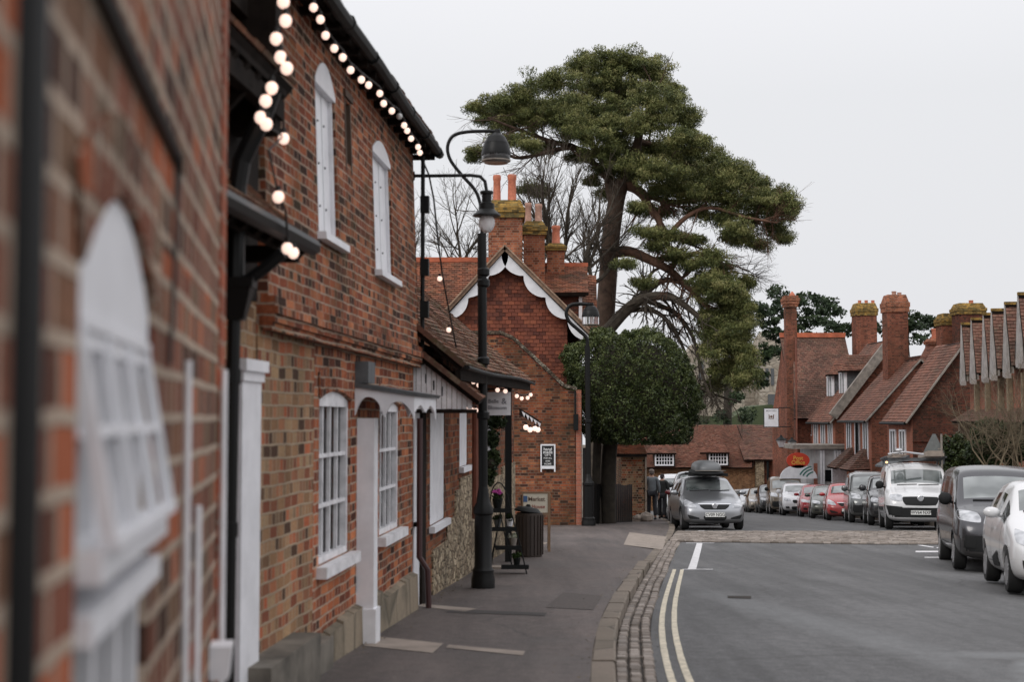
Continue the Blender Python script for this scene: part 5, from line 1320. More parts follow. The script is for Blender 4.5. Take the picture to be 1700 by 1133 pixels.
limb(mb, [(1130, 400), (1180, 420), (1215, 440), (1245, 450)], YA+2, .06, .02, 0, 14, 1.3, -.1)
mb.build('trunk', M['bark'], ar, fix=False, uv=False)
# clipped evergreen
ho2 = thing('clipped_evergreen', 'large clipped evergreen tree with a dense dome crown over the black fence', 'tree', P(1005, 865, 41))
YO = 40.9; ko = YO/F
def domep(n):
    out = []; tn = []
    C0 = np.array([(1048-850)*ko, YO, (695-648)*ko]); 
    while len(out) < n:
        d = rng.normal(size=3); d /= np.linalg.norm(d)
        e = 2.7; q = np.abs(d)**e; s_ = q.sum()**(-1/e); p = d*s_
        r = 1-abs(rng.normal(.02, .05))
        lump = 1+.03*math.sin(d[0]*37+d[1]*11)*math.sin(d[2]*31)+.06*math.sin(d[0]*9+d[2]*5)+.04*math.sin(d[1]*11+d[2]*9+2)+.03*math.sin(d[0]*23)*math.sin(d[2]*21)
        x = p*r*lump*np.array([107*ko, 1.4, 98*ko])
        if x[2] < -90*ko: continue
        sk = -.10*x[2] if x[2] > 0 else 0
        x[0] += (x[2] < 0)*(-x[2])*.16 - (x[2] > 0)*x[2]*.16
        cl = .5+.5*math.sin(x[0]*7.1+x[2]*5.3)*math.sin(x[2]*8.7+x[1]*6-x[0]*3); out.append(C0+x); tn.append(.15+.5*cl+.22*d[2])  # brightness of the crown top put into the leaf tone
    return np.array(out), np.array(tn)
oc, ot = domep(62000)
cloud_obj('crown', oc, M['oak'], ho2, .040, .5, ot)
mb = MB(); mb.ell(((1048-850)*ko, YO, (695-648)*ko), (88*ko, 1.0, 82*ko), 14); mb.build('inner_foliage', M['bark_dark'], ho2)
mb = MB(); limb(mb, [(1010, 890), (1010, 800), (1013, 740), (1020, 690)], YO+.9, .24, .20); limb(mb, [(994, 890), (990, 800), (992, 730)], YO+.7, .12, .12); mb.build('trunk', M['bark_dark'], ho2, fix=False, uv=False, smooth=True)
# pines in the distance
def far_pine(label, blobs, Y, seed, name='pine_tree', mat='pine_far', size=.17, n=70, pr=.7, base=None):
    kk = Y/F; bl = []; ub = np.mean([b[0] for b in blobs])
    o = thing(name, label, 'tree', P(ub, 800, Y), 'dark trees on the skyline')
    for (u, v, a, b_) in blobs:
        c = P(u, v, Y+random.uniform(-2, 2)); bl.append(((c.x, c.y, c.z), a*kk, a*kk, b_*kk))
    C_, T_ = [], []
    for b in bl:
        c1, t1 = puffs([b], int(8+b[1]*b[3]*2.2), n, pr, .6, .3); C_.append(c1); T_.append(t1)
    cloud_obj('crown', np.concatenate(C_), M[mat], o, size, .5, np.concatenate(T_))
    mb = MB(); bb = base or ub; limb(mb, [(bb, 800), (bb+2, 650), (bb-2, 570), (bb+3, 540)], Y, .5, .15, 0, 0, 1); mb.build('trunk', M['bark_dark'], o, fix=False, uv=False)
    return o
far_pine('dark pine crown behind the tall thin chimney', [(1300,495,34,16),(1345,500,36,18),(1375,515,26,16),(1280,525,28,18),(1330,530,45,22),(1375,540,34,16),(1290,555,26,20),(1268,515,14,12),(1400,550,22,10),(1275,590,16,22),(1262,620,14,24),(1340,555,40,20),(1300,580,20,24)], 125, 3, base=1310)
far_pine('flat dark evergreen showing between the big stacks', [(1480,535,24,18),(1510,530,30,16),(1545,535,26,16),(1560,548,14,12),(1500,552,50,16),(1440,545,14,10)], 120, 4)
far_pine('round dark evergreen beside the stone ruin below the pine', [(1225,660,14,12),(1200,690,26,12),(1160,700,18,8),(1240,690,16,14)], 140, 6, name='evergreen_bush', n=40)
random.seed(5)
# right-hand garden: bare shrub over ivy, dark hedge
sb = thing('bare_shrub', 'large tangled leafless shrub above ivy at the right edge', 'shrub', P(1675, 830, 36))
mb = MB()
for i in range(26):
    b = P(random.uniform(1635, 1740), 775, 36+random.uniform(-.8, .8)); d = Vector((random.gauss(-.12, .45), random.gauss(0, .3), 1)).normalized()
    branch(mb, b, d, random.uniform(.7, 1.25), .022, 0, 4, .55, 5, .03, .25, (2, 3), .6, 4)
mb.build('stem', M['twig'], sb, fix=False, uv=False)
iv = thing('ivy_bank', 'dark ivy clump beneath the tangled bare shrub', 'bush', P(1660, 800, 37), None)
c1, t1 = puffs([(tuple(P(1655, 735, 37)), .75, .6, .5), (tuple(P(1690, 745, 37)), .8, .6, .45), (tuple(P(1628, 752, 37)), .4, .5, .4), (tuple(P(1720, 730, 37)), .8, .6, .6), (tuple(P(1640, 715, 37)), .4, .4, .3)], 46, 130, .2, .8, .2)
cloud_obj('foliage', c1, M['ivy'], iv, .045, .6, t1)
dh = thing('dark_hedge', 'almost black evergreen hedge behind the triangular sign', 'hedge', P(1590, 820, 44))
c1, t1 = puffs([(tuple(P(1592, 752, 44)), .62, .6, .55), (tuple(P(1618, 770, 44)), .6, .6, .8), (tuple(P(1585, 790, 44)), .7, .6, .6), (tuple(P(1640, 790, 44)), .8, .6, .7)], 50, 130, .22, .9, .2)
cloud_obj('foliage', c1, M['oak'], dh, .05, .6, t1*.4)
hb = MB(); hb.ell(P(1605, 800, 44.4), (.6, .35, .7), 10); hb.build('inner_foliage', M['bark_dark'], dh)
# garden wall fragments behind the parked cars on the right
gw = thing('low_garden_wall', 'low stone garden wall behind the right-hand parked cars', 'wall', (15, 45, -3))
mb = MB(); mb.hexa([(rx(30)+2.6, 30, -5), (rx(30)+3.0, 30, -5), (rx(60)+3.2, 60, -5), (rx(60)+2.8, 60, -5), (rx(30)+2.6, 30, zr(9, 30)+1.2), (rx(30)+3.0, 30, zr(9, 30)+1.2), (rx(60)+3.2, 60, zr(13, 60)+1.2), (rx(60)+2.8, 60, zr(13, 60)+1.2)])
mb.build('wall', M['rubble'], gw)
# ------------------------------------------------------------------ cars
RW = {}
def evaluated(o):
    dg = bpy.context.evaluated_depsgraph_get(); dg.update()
    return bpy.data.meshes.new_from_object(o.evaluated_get(dg))
PROF = {
 # station: y, zb, zbelt, ztop, halfwidth factor, roof factor (None = bonnet)
 'hatch': [(0.0,.30,.42,.50,.66,None),(.05,.22,.55,.64,.86,None),(.22,.17,.67,.78,.96,None),(.55,.17,.78,.90,.99,None),(.92,.17,.88,1.00,1.0,None),
   (1.02,.17,.91,1.04,1.0,.80),(1.72,.17,.93,1.44,1.0,.70),(1.80,.17,.93,1.465,1.0,.70),(2.34,.17,.94,1.50,1.0,.70),(2.42,.17,.94,1.50,1.0,.70),
   (3.02,.17,.97,1.475,1.0,.69),(3.12,.17,.98,1.465,1.0,.69),(3.45,.17,1.0,1.43,.99,.68),(3.78,.2,.98,1.05,.95,.72),(3.95,.24,.8,.95,.9,None),(4.0,.34,.6,.8,.75,None)],
 'suv': [(0.0,.36,.55,.62,.72,None),(.05,.28,.68,.78,.90,None),(.22,.24,.86,.95,.97,None),(.6,.22,.96,1.06,.99,None),(1.1,.22,1.04,1.14,1.0,None),
   (1.22,.22,1.07,1.18,1.0,.84),(1.85,.22,1.10,1.60,1.0,.75),(1.95,.22,1.10,1.63,1.0,.75),(2.55,.22,1.11,1.67,1.0,.75),(2.64,.22,1.11,1.67,1.0,.75),
   (3.35,.22,1.13,1.65,1.0,.75),(3.45,.22,1.13,1.65,1.0,.75),(3.95,.22,1.14,1.60,.99,.74),(4.2,.26,1.12,1.2,.96,.78),(4.32,.3,.9,1.05,.9,None),(4.36,.4,.7,.9,.8,None)],
 'van': [(0.0,.34,.55,.66,.70,None),(.05,.26,.72,.84,.88,None),(.2,.22,.90,1.0,.96,None),(.45,.22,.98,1.08,.99,None),(.72,.22,1.05,1.15,1.0,None),
   (.82,.22,1.07,1.19,1.0,.86),(1.42,.22,1.08,1.74,1.0,.80),(1.52,.22,1.08,1.79,1.0,.80),(2.05,.22,1.08,1.86,1.0,.81),(2.15,.22,1.08,1.87,1.0,.81),
   (3.2,.22,1.10,1.87,1.0,.81),(3.3,.22,1.10,1.87,1.0,.81),(4.1,.24,1.1,1.85,.99,.81),(4.22,.26,1.08,1.75,.97,.80),(4.25,.3,1.0,1.6,.95,.78),(4.27,.4,.9,1.5,.9,.75)],
}
PROF['mpv'] = PROF['van']
def car_shell(kind, L, W, H, wr):
    key = (kind, L, W, H, wr)
    if key in RW: return RW[key]
    pf = PROF[kind]; L0 = pf[-1][0]; H0 = max(p[3] for p in pf); ky, kz = L/L0, H/H0; hw = W/2
    mb = MB(); K = 16
    for (y, zb, zl, zt, f, rf) in pf:
        y *= ky; zb *= kz; zl *= kz; zt *= kz; w_ = hw*f
        if rf is None: k5 = (.90*w_, zl+(zt-zl)*.35); k6 = (.78*w_, zl+(zt-zl)*.75); k7 = (.42*w_, zt)
        else:
            cab = min(1, (zt-zl)/(.4*kz)); k5 = ((rf+.055*cab+.06*(1-cab))*w_, zt-.12*kz*cab-.02); k6 = ((rf-.02)*w_, zt-.035*kz); k7 = (.40*w_, zt)
        h = [(0, zb), (.80*w_, zb), (.965*w_, zb+(zl-zb)*.14), (1.0*w_, zb+(zl-zb)*.58), (.955*w_, zl), k5, k6, k7, (0, zt+.012)]
        ring_ = [(x, y, z) for x, z in h]+[(-x, y, z) for x, z in h[7:0:-1]]
        mb.v += ring_
    n = len(pf)
    if kind == 'mpv': pass
    GL_S = [(5, 6), (7, 8), (9, 10)] + ([(11, 12)] if kind != 'van' else [])
    for i in range(n-1):
        for s_ in range(16):
            j = s_ if s_ < 8 else 15-s_; m = 0
            if j == 4 and any(a <= i < b for a, b in GL_S): m = 1
            if j == 4 and i == 5: m = 1
            if j in (6, 7) and i == 5: m = 2
            if j in (6, 7) and ((kind != 'van' and i == 12) or (kind == 'van' and i == 99)): m = 2
            if kind == 'van' and i > 8 and m == 1: m = 0
            if j <= 1: m = 3
            a = i*16+s_; b = i*16+(s_+1) % 16
            mb.f.append((a, b, b+16, a+16)); mb.m.append(m)
    for e, rev in ((0, 0), ((n-1)*16, 1)):
        for j in range(1, 7): mb.f.append((e+j, e+j+1, e+15-j, e+16-j)); mb.m.append(0)
        mb.f.append((e, e+1, e+15)); mb.m.append(3); mb.f.append((e+7, e+8, e+9)); mb.m.append(0)
    o = mb.build('shell', [M['white'], M['carglass'], M['windscreen'], M['plastic']], None, uv=False)
    md = o.modifiers.new('s', 'SUBSURF'); md.levels = 2; md.render_levels = 2
    me1 = evaluated(o); bpy.data.objects.remove(o)
    o = bpy.data.objects.new('s', me1); col.objects.link(o)
    yf, yr = {'hatch': (.72*ky, 3.2*ky), 'suv': (.80*ky, 3.5*ky), 'van': (.78*ky, 3.45*ky), 'mpv': (.78*ky, 3.45*ky)}[kind]
    cb = MB()
    for y in (yf, yr):
        for s_ in (-1, 1): cb.lathe([(wr*1.16, s_*(hw-.26)), (wr*1.16, s_*(hw+.3))], (0, y, wr), 28, 0, 'x')
    c = cb.build('cut', [M['plastic']], None, uv=False)
    bo = o.modifiers.new('b', 'BOOLEAN'); bo.operation = 'DIFFERENCE'; bo.object = c; bo.solver = 'EXACT'; bo.use_self = False
    me2 = evaluated(o); bpy.data.objects.remove(o); bpy.data.objects.remove(c)
    bm = bmesh.new(); bm.from_mesh(me2); bm.normal_update()
    bvh = BVHTree.FromBMesh(bm)
    # split by material and island
    parts = []
    for f in bm.faces: f.tag = False
    groups = {'body': [], 'windscreen': [], 'rear_window': [], 'side_window': []}
    body = [f for f in bm.faces if f.material_index in (0, 3) or f.material_index > 3]
    groups['body'] = [body]
    for f in bm.faces:
        if f.material_index in (1, 2) and not f.tag:
            st = [f]; f.tag = True; isl = []
            while st:
                g = st.pop(); isl.append(g)
                for e in g.edges:
                    for h in e.link_faces:
                        if not h.tag and h.material_index == f.material_index: h.tag = True; st.append(h)
            if len(isl) < 4: continue
            cy = sum(g.calc_center_median().y for g in isl)/len(isl)
            groups['side_window' if f.material_index == 1 else ('windscreen' if cy < L*.5 else 'rear_window')].append(isl)
    def tomesh(faces, name, mats):
        idx = {}; vs = []; fs = []; mi = []
        for f in faces:
            ff = []
            for v in f.verts:
                if v.index not in idx: idx[v.index] = len(vs); vs.append(tuple(v.co))
                ff.append(idx[v.index])
            fs.append(ff); mi.append(1 if (f.material_index == 3 or f.material_index > 3) else 0)
        me = bpy.data.meshes.new(name); me.from_pydata(vs, [], fs); me.polygons.foreach_set('material_index', mi if len(mats) > 1 else [0]*len(mi))
        me.polygons.foreach_set('use_smooth', [True]*len(fs)); me.set_sharp_from_angle(angle=R(40)); return me
    out = []
    for nm, isls in groups.items():
        for isl in isls: out.append((nm, tomesh(isl, nm, [0, 1] if nm == 'body' else [0])))
    RW[key] = (out, bvh, (yf, yr)); RW[key+('bm',)] = bm
    return RW[key]
def patch(mb, bvh, quad, way='f', n=8, m=6, off=.006, rnd=0.0, mat=0, side=1, hw=.9):
    """conforming patch projected on the shell; quad corners (a,b): bl, br, tr, tl"""
    g = []
    for j in range(m+1):
        row = []
        for i in range(n+1):
            s, t = i/n, j/m
            if rnd:
                x, y = 2*s-1, 2*t-1; xx = x*math.sqrt(1-y*y/2); yy = y*math.sqrt(1-x*x/2); s = s*(1-rnd)+(xx+1)/2*rnd; t = t*(1-rnd)+(yy+1)/2*rnd
            a = [(quad[0][k]*(1-s)+quad[1][k]*s)*(1-t)+(quad[3][k]*(1-s)+quad[2][k]*s)*t for k in (0, 1)]
            if way == 'f': o_, d_ = Vector((a[0], -2, a[1])), Vector((0, 1, 0))
            else: o_, d_ = Vector((side*3, a[0], a[1])), Vector((-side, 0, 0))
            h = bvh.ray_cast(o_, d_)
            p = h[0] if h[0] is not None and (way != 'f' or h[0].y < 1.6) else None
            if p is None: return False
            row.append(p-d_*off+(h[1]*off*.5 if h[1].dot(d_) < 0 else Vector((0, 0, 0))))
        g.append(row)
    vs = [p for r in g for p in r]; W_ = n+1
    mb.add(vs, [(j*W_+i, j*W_+i+1, (j+1)*W_+i+1, (j+1)*W_+i) for j in range(m) for i in range(n)], mat)
    return True
def mir(q): return [(-q[1][0], q[1][1]), (-q[0][0], q[0][1]), (-q[3][0], q[3][1]), (-q[2][0], q[2][1])]
FRONTS = {
 'corsa': dict(head=[(.46,.58),(.80,.63),(.77,.85),(.55,.72)], hr=.25, grille=[(-.30,.55),(.30,.55),(.44,.69),(-.44,.69)], intake=[(-.27,.25),(.27,.25),(.33,.38),(-.33,.38)],
     fog=[(.42,.29),(.68,.30),(.74,.42),(.42,.33)], badge='v', plate=.41, bar=True),
 'small': dict(head=[(.50,.60),(.79,.66),(.76,.86),(.56,.76)], hr=.5, grille=[(-.32,.34),(.32,.34),(.44,.50),(-.44,.50)], intake=[(-.3,.24),(.3,.24),(.34,.31),(-.34,.31)], fog=[(.50,.32),(.70,.34),(.72,.46),(.54,.44)], badge='o', plate=.56),
 'van': dict(head=[(.44,.76),(.76,.80),(.76,.96),(.44,.97)], hr=.65, grille=[(-.40,.66),(.40,.66),(.47,.90),(-.47,.90)], intake=[(-.42,.28),(.42,.28),(.42,.50),(-.42,.50)], fog=[(.5,.38),(.78,.40),(.84,.66),(.45,.62)], badge='r', plate=.47, bumper=True),
 'mpv': dict(head=[(.46,.80),(.82,.84),(.82,1.02),(.50,.98)], hr=.5, grille=[(-.4,.72),(.4,.72),(.42,.84),(-.42,.84)], intake=[(-.42,.30),(.42,.30),(.42,.48),(-.42,.48)], fog=[(.56,.40),(.74,.40),(.74,.52),(.56,.52)], badge='o', plate=.58, bumper=True),
 'plain': dict(head=[(.44,.64),(.78,.68),(.76,.82),(.46,.76)], hr=.4, grille=[(-.34,.56),(.34,.56),(.38,.72),(-.38,.72)], intake=[(-.4,.26),(.4,.26),(.44,.42),(-.44,.42)], fog=[(.5,.32),(.68,.33),(.70,.42),(.52,.42)], badge='o', plate=.48),
}
PLATES = {}
def make_car(label, cat, kind, front, colour, loc, rz, L, W, H, wr=.30, plate=None, group='cars parked along the street', metal=.0, rough=.2, mirror=None, lod=1, name='parked_car', sel=None, hub='rim'):
    out, bvh, (yf, yr) = car_shell(kind, L, W, H, wr)
    t = thing(name, label, cat, loc, group, rz)
    pm = paint('car_paint', colour, metal, rough)
    body = None
    for nm, me in out:
        if lod < 1 and nm == 'rear_window': continue
        me = me.copy(); me.materials.clear()
        if nm == 'body': me.materials.append(pm); me.materials.append(M['plastic'])
        else: me.materials.append(M['windscreen'] if nm == 'windscreen' else M['carglass'])
        o = bpy.data.objects.new(nm, me); col.objects.link(o); o.parent = t
    f = FRONTS[front]; k = W/1.74; kz = H/{'corsa': 1.49, 'small': 1.5, 'van': 1.87, 'mpv': 1.8, 'plain': 1.5}[front]
    sc_ = lambda q: [(x*k, z*kz) for x, z in q]
    def pobj(nm, quads, mat, par=t, off=.006, rnd=0, n=8, m=6):
        mb = MB(); ok = False
        for q in quads: ok |= bool(patch(mb, bvh, sc_(q), 'f', n, m, off, rnd))
        if mb.f: return mb.build(nm, mat, par, local=True, smooth=True, uv=False, fix=False)
    for q in (f['head'], mir(f['head'])): pobj('headlight', [q], M['lens'], rnd=f['hr'])
    g = pobj('grille', [f['grille']], M['plastic'], rnd=.3, n=14)
    if f.get('bumper'):
        pobj('bumper', [[(-.78, .34), (.78, .34), (.80, .60), (-.80, .60)]], M['plastic'], off=.004, n=20)
        for q in (f['fog'], mir(f['fog'])): pobj('corner_bumper', [q], M['plastic'], off=.012)
    else:
        pobj('lower_intake', [f['intake']], M['plastic'], rnd=.3, n=12)
        for q in (f['fog'], mir(f['fog'])): pobj('fog_light_recess', [q], M['plastic'], rnd=.2)
    if g and f.get('bar'):
        pobj('chrome_strip', [[(-.43, .685), (.43, .685), (.45, .705), (-.45, .705)]], M['chrome'], off=.012, n=14, m=1)
    h = bvh.ray_cast(Vector((0, -2, (f['grille'][0][1]+f['grille'][3][1])/2*kz)), Vector((0, 1, 0)))[0]
    if h and lod:
        mb = MB(); y0 = h.y-.02; zc = h.z
        if f['badge'] == 'v':
            mb.lathe([(.055, 0), (.065, -.008), (.055, -.014)], (0, y0, zc+.035), 16, 0, 'y')
            for s_ in (-1, 1): mb.strip([(s_*.10, y0-.012, zc+.07), (s_*.012, y0-.012, zc-.085)], [(s_*.065, y0-.012, zc+.07), (s_*-.002, y0-.012, zc-.03)], (0, .012, 0))
        elif f['badge'] == 'r':
            mb.lathe([(.072, .01), (.085, -.006), (.07, -.014)], (0, y0, zc+.07), 18, 0, 'y')
        else: mb.lathe([(.045, .01), (.055, -.006), (.05, -.012)], (0, y0, zc+.03), 14, 0, 'y')
        bg_ = mb.build('badge', M['chrome'], t, local=True, uv=False)
    hp2 = bvh.ray_cast(Vector((0, -2, f['plate']*kz)), Vector((0, 1, 0)))[0]
    if hp2:
        mb = MB(); y0 = hp2.y-.03; z0 = f['plate']*kz; mb.box(-.26, .26, y0, y0+.025, z0-.057, z0+.057); pl_ = mb.build('number_plate', M['plate'], t, local=True, uv=False)
        if plate: PLATES[id(t)] = (t, pl_, y0, z0, plate)
    # mirrors
    mc = M['plastic'] if mirror == 'black' else pm
    zm = {'hatch': .98, 'suv': 1.15, 'van': 1.16, 'mpv': 1.16}[kind]*H/{'hatch': 1.5, 'suv': 1.67, 'van': 1.87, 'mpv': 1.87}[kind]; ym = {'hatch': 1.32, 'suv': 1.55, 'van': 1.12, 'mpv': 1.12}[kind]
    mh = .075 if kind == 'hatch' else .11
    for s_ in (-1, 1):
        mb = MB(); mb.ell((s_*(W/2+.08), ym, zm+mh*.6), (.115, .065, mh), 8, k2=12); mb.bar((s_*(W/2-.05), ym+.02, zm), (s_*(W/2+.05), ym, zm+.03), .05, .04)
        mb.build('wing_mirror', mc, t, local=True, smooth=True, uv=False)
    # door seams and handles on both flanks
    if lod:
        for s_ in (-1, 1):
            mb = MB(); zlo, zhi = .34*H/1.5, .88*H/1.5*(1.05 if kind != 'hatch' else 1)
            for yy in ((1.30, 2.38, 3.2) if kind not in ('van', 'mpv') else (1.2, 2.1, 3.25)):
                yy *= L/PROF[kind][-1][0]; patch(mb, bvh, [(yy, zlo), (yy+.012, zlo), (yy+.012, zhi), (yy, zhi)], 's', 1, 8, .002, side=s_)
            patch(mb, bvh, [(1.3, zlo), (3.0, zlo), (3.0, zlo+.012), (1.3, zlo+.012)], 's', 10, 1, .002, side=s_)
            if mb.f: mb.build('door_seam', M['ink'], t, local=True, uv=False, fix=False)
            mb = MB(); yy = 2.15*L/PROF[kind][-1][0]; patch(mb, bvh, [(yy, zhi-.09), (yy+.16, zhi-.09), (yy+.16, zhi-.05), (yy, zhi-.05)], 's', 4, 2, .02, side=s_, rnd=.3)
            if mb.f: mb.build('door_handle', pm, t, local=True, uv=False, fix=False)
            if kind == 'van':
                mb = MB(); patch(mb, bvh, [(1.3, .52), (3.9, .52), (3.9, .62), (1.3, .62)], 's', 14, 2, .008, side=s_); mb.build('side_rubbing_strip', M['plastic'], t, local=True, uv=False, fix=False)
            if front == 'small':
                mb = MB(); patch(mb, bvh, [(1.35, .30), (2.05, .28), (2.0, .40), (1.4, .52)], 's', 6, 3, .008, side=s_); mb.build('sill_panel', M['plastic'], t, local=True, uv=False, fix=False)
        # wipers
        mb = MB()
        for x0, x1 in ((-.55, -.02), (.02, .56)):
            pts = []
            for q in range(6):
                x = x0+(x1-x0)*q/5; z = {'hatch': 1.065, 'suv': 1.215, 'van': 1.225, 'mpv': 1.225}[kind]*H/{'hatch': 1.5, 'suv': 1.67, 'van': 1.87, 'mpv': 1.87}[kind]
                hh = bvh.ray_cast(Vector((x, -2, z+.02*q/5)), Vector((0, 1, 0)))[0]
                if hh: pts.append(hh+Vector((0, -.02, .0)))
            if len(pts) > 1: mb.tube(pts, .010, 5)
        if mb.f: mb.build('wiper', M['plastic'], t, local=True, uv=False)
    # wheels
    for y in (yf, yr):
        for s_ in (-1, 1):
            if lod < 1 and y == yr and s_ > 0: continue
            xo = s_*(W/2-.035); mb = MB()
            mb.lathe([(wr*.66, s_*-.0+xo), (wr*.92, xo), (wr, xo-s_*.03), (wr, xo-s_*.17), (wr*.9, xo-s_*.2), (wr*.4, xo-s_*.2)], (0, y, wr), 28, 0, 'x')
            wl = mb.build('wheel', M['tyre'], t, local=True, smooth=True, uv=False, auto=40)
            mb = MB(); mb.lathe([(wr*.66, xo-s_*.005), (wr*.62, xo-s_*.0), (wr*.60, xo-s_*.05), (wr*.1, xo-s_*.055)], (0, y, wr), 28, 0, 'x')
            rm = mb.build('rim', M['plastic'] if lod else M['rim'], wl, local=True, smooth=True, uv=False, auto=40)
            if lod:
                mb = MB(); ns = 5
                for i in range(ns):
                    a = 2*math.pi*i/ns+.3
                    for da in (-.14, .14):
                        c0 = Vector((xo-s_*.02, y+wr*.12*math.cos(a), wr+wr*.12*math.sin(a))); c1 = Vector((xo-s_*.008, y+wr*.63*math.cos(a+da), wr+wr*.63*math.sin(a+da))); mb.bar(c0, c1, .035, .03, up=(s_, 0, 0))
                mb.lathe([(wr*.66, xo+s_*.002), (wr*.60, xo+s_*.004), (wr*.60, xo-s_*.03), (wr*.66, xo-s_*.03)], (0, y, wr), 28, 0, 'x'); mb.lathe([(wr*.18, xo-s_*.03), (wr*.18, xo-s_*.0)], (0, y, wr), 12, 0, 'x')
                mb.build('spokes', M['rim'], wl, local=True, uv=False)
    lay(t)
    return t
def lay(t):
    x, Y = t.location.x, t.location.y
    sl = (hroad(Y+4)-hroad(Y))/4; cf = .035*min(1, max(0, (36-Y-2)/12.0))
    t.rotation_euler = (-math.atan(sl), math.atan(cf), t.rotation_euler.z); t.location.z = zr(x, Y)+.002
def at(x, Y, k=0): return (x, Y, zr(x, Y)+.004)
def place(xl, Y, W, head):    # from the front-left corner as seen (camera side), heading in degrees away from +Y toward +X
    a = R(head); x = xl+W/2*math.cos(a); return (x, Y-W/2*math.sin(a)*0, zr(x, Y+1)-.0), -a
def txt_plate(t, pl_, y0, z0, s_):
    Mx = Matrix.Translation(t.location) @ Matrix.Rotation(t.rotation_euler.z, 4, 'Z')
    c = bpy.data.curves.new('t', 'FONT'); c.body = s_; c.size = .118; c.align_x = 'CENTER'; c.align_y = 'CENTER'; c.extrude = .001; c.offset = .0012; c.resolution_u = 3
    o = bpy.data.objects.new('t', c); col.objects.link(o); me = evaluated(o); bpy.data.objects.remove(o)
    for v in me.vertices: v.co = Vector((v.co.x*.9, y0-.004-v.co.z, z0+v.co.y))
    me.materials.clear(); me.materials.append(M['ink']); ob = bpy.data.objects.new('plate_lettering', me); col.objects.link(ob); ob.parent = pl_
GC = 'cars parked along the right of the street'; GL = 'cars parked along the left of the street'
loc, a = place(6.28, 17.9, 1.66, 11.8)
cr = [make_car('white small hatchback nearest the camera at the right edge', 'car', 'hatch', 'small', (.68, .68, .69), loc, a, 3.67, 1.66, 1.50, .29, group=GC, rough=.18)]
loc, a = place(7.27, 23.3, 1.80, 12)
cr += [make_car('dark grey tall people carrier between the white hatchback and the white van', 'car', 'mpv', 'mpv', (.06, .06, .066), loc, a, 4.35, 1.80, 1.80, .31, group=GC, metal=.55, rough=.25, mirror='black')]
loc, a = place(10.06, 38.3, 1.83, 11)
vn = make_car('white panel van with loaded ladder rack and black bumper', 'van', 'van', 'van', (.66, .66, .67), loc, a, 4.25, 1.83, 1.86, .32, plate='WV64 NXP', group=None, mirror='black', name='panel_van')
loc, a = place(11.05, 44.2, 1.78, 11)
cr += [make_car('charcoal estate car parked directly behind the white van', 'car', 'suv', 'plain', (.035, .036, .04), loc, a, 4.4, 1.78, 1.62, .32, group=GC, metal=.3)]
loc, a = place(11.65, 49.2, 1.78, 10)
cr += [make_car('grey green tall car between the bright red hatchback and charcoal estate', 'car', 'mpv', 'mpv', (.13, .135, .135), loc, a, 4.3, 1.80, 1.82, .31, group=GC, metal=.5)]
loc, a = place(11.98, 54.4, 1.72, 10)
cr += [make_car('bright red hatchback with its whole bonnet showing', 'car', 'hatch', 'corsa', (.36, .010, .013), loc, a, 3.95, 1.72, 1.46, .30, group=GC)]
loc, a = place(12.45, 59.5, 1.72, 10)
cr += [make_car('dark green saloon between the two red cars', 'car', 'hatch', 'plain', (.05, .055, .045), loc, a, 4.1, 1.72, 1.42, .30, group=GC, metal=.3)]
loc, a = place(13.0, 64.5, 1.72, 9)
cr += [make_car('second red hatchback, partly hidden behind the dark green saloon', 'car', 'hatch', 'plain', (.32, .012, .02), loc, a, 3.9, 1.72, 1.50, .30, group=GC)]
loc, a = place(13.15, 69.5, 1.80, 8)
cr += [make_car('white crossover car in front of the brown off-roader', 'car', 'suv', 'plain', (.66, .66, .68), loc, a, 4.2, 1.80, 1.62, .33, group=GC, lod=1)]
loc, a = place(13.5, 74.8, 1.9, 7)
cr += [make_car('tall brown off-roader towering over the white crossover', 'car', 'mpv', 'mpv', (.13, .10, .07), loc, a, 4.5, 1.9, 2.05, .38, group=GC, mirror='black')]
loc, a = place(13.85, 80, 1.75, 6)
cr += [make_car('dark tall car immediately left of the brown off-roader', 'car', 'suv', 'plain', (.03, .03, .034), loc, a, 4.3, 1.75, 1.66, .32, group=GC, lod=0)]
loc, a = place(14.05, 85, 1.75, 6)
cr += [make_car('bronze hatchback, third from the far end of the right-hand row', 'car', 'hatch', 'plain', (.20, .17, .14), loc, a, 4.1, 1.75, 1.5, .30, group=GC, metal=.5, lod=0)]
loc, a = place(14.3, 90, 1.75, 6)
cr += [make_car('silver hatchback second from the far end of the right-hand row', 'car', 'hatch', 'plain', (.45, .46, .48), loc, a, 4.1, 1.75, 1.48, .30, group=GC, metal=.5, lod=0)]
loc, a = place(14.5, 95, 1.75, 6)
cr += [make_car('pale car at the far end of the right-hand row', 'car', 'hatch', 'plain', (.6, .6, .62), loc, a, 4.1, 1.75, 1.48, .30, group=GC, lod=0)]
# left-hand row
xc = (1186-850)/61.7
cg = make_car('silver hatchback with dark roof box facing the camera in the left row', 'car', 'hatch', 'corsa', (.33, .34, .36), (xc, 38.3, zr(xc, 39)), 0.0, 4.0, 1.737, 1.49, .30, plate='CV09 NGG', group=GL, metal=.75, rough=.28)
make_car('dark red car with red mirror just behind the silver hatchback', 'car', 'hatch', 'plain', (.16, .02, .025), (5.9, 44.5, zr(5.9, 45)), R(-3), 4.0, 1.74, 1.52, .30, group=GL)
make_car('silver-roofed dark tall car behind the red one in the left row', 'car', 'suv', 'plain', (.10, .105, .11), (6.62, 50.0, zr(6.6, 50)), R(-4), 4.3, 1.85, 1.85, .33, group=GL, metal=.5)
make_car('silver saloon with pale windscreen in the left row before the white van', 'car', 'hatch', 'plain', (.42, .43, .45), (6.95, 56, zr(6.9, 56)), R(-4), 4.1, 1.74, 1.5, .30, group=GL, metal=.5)
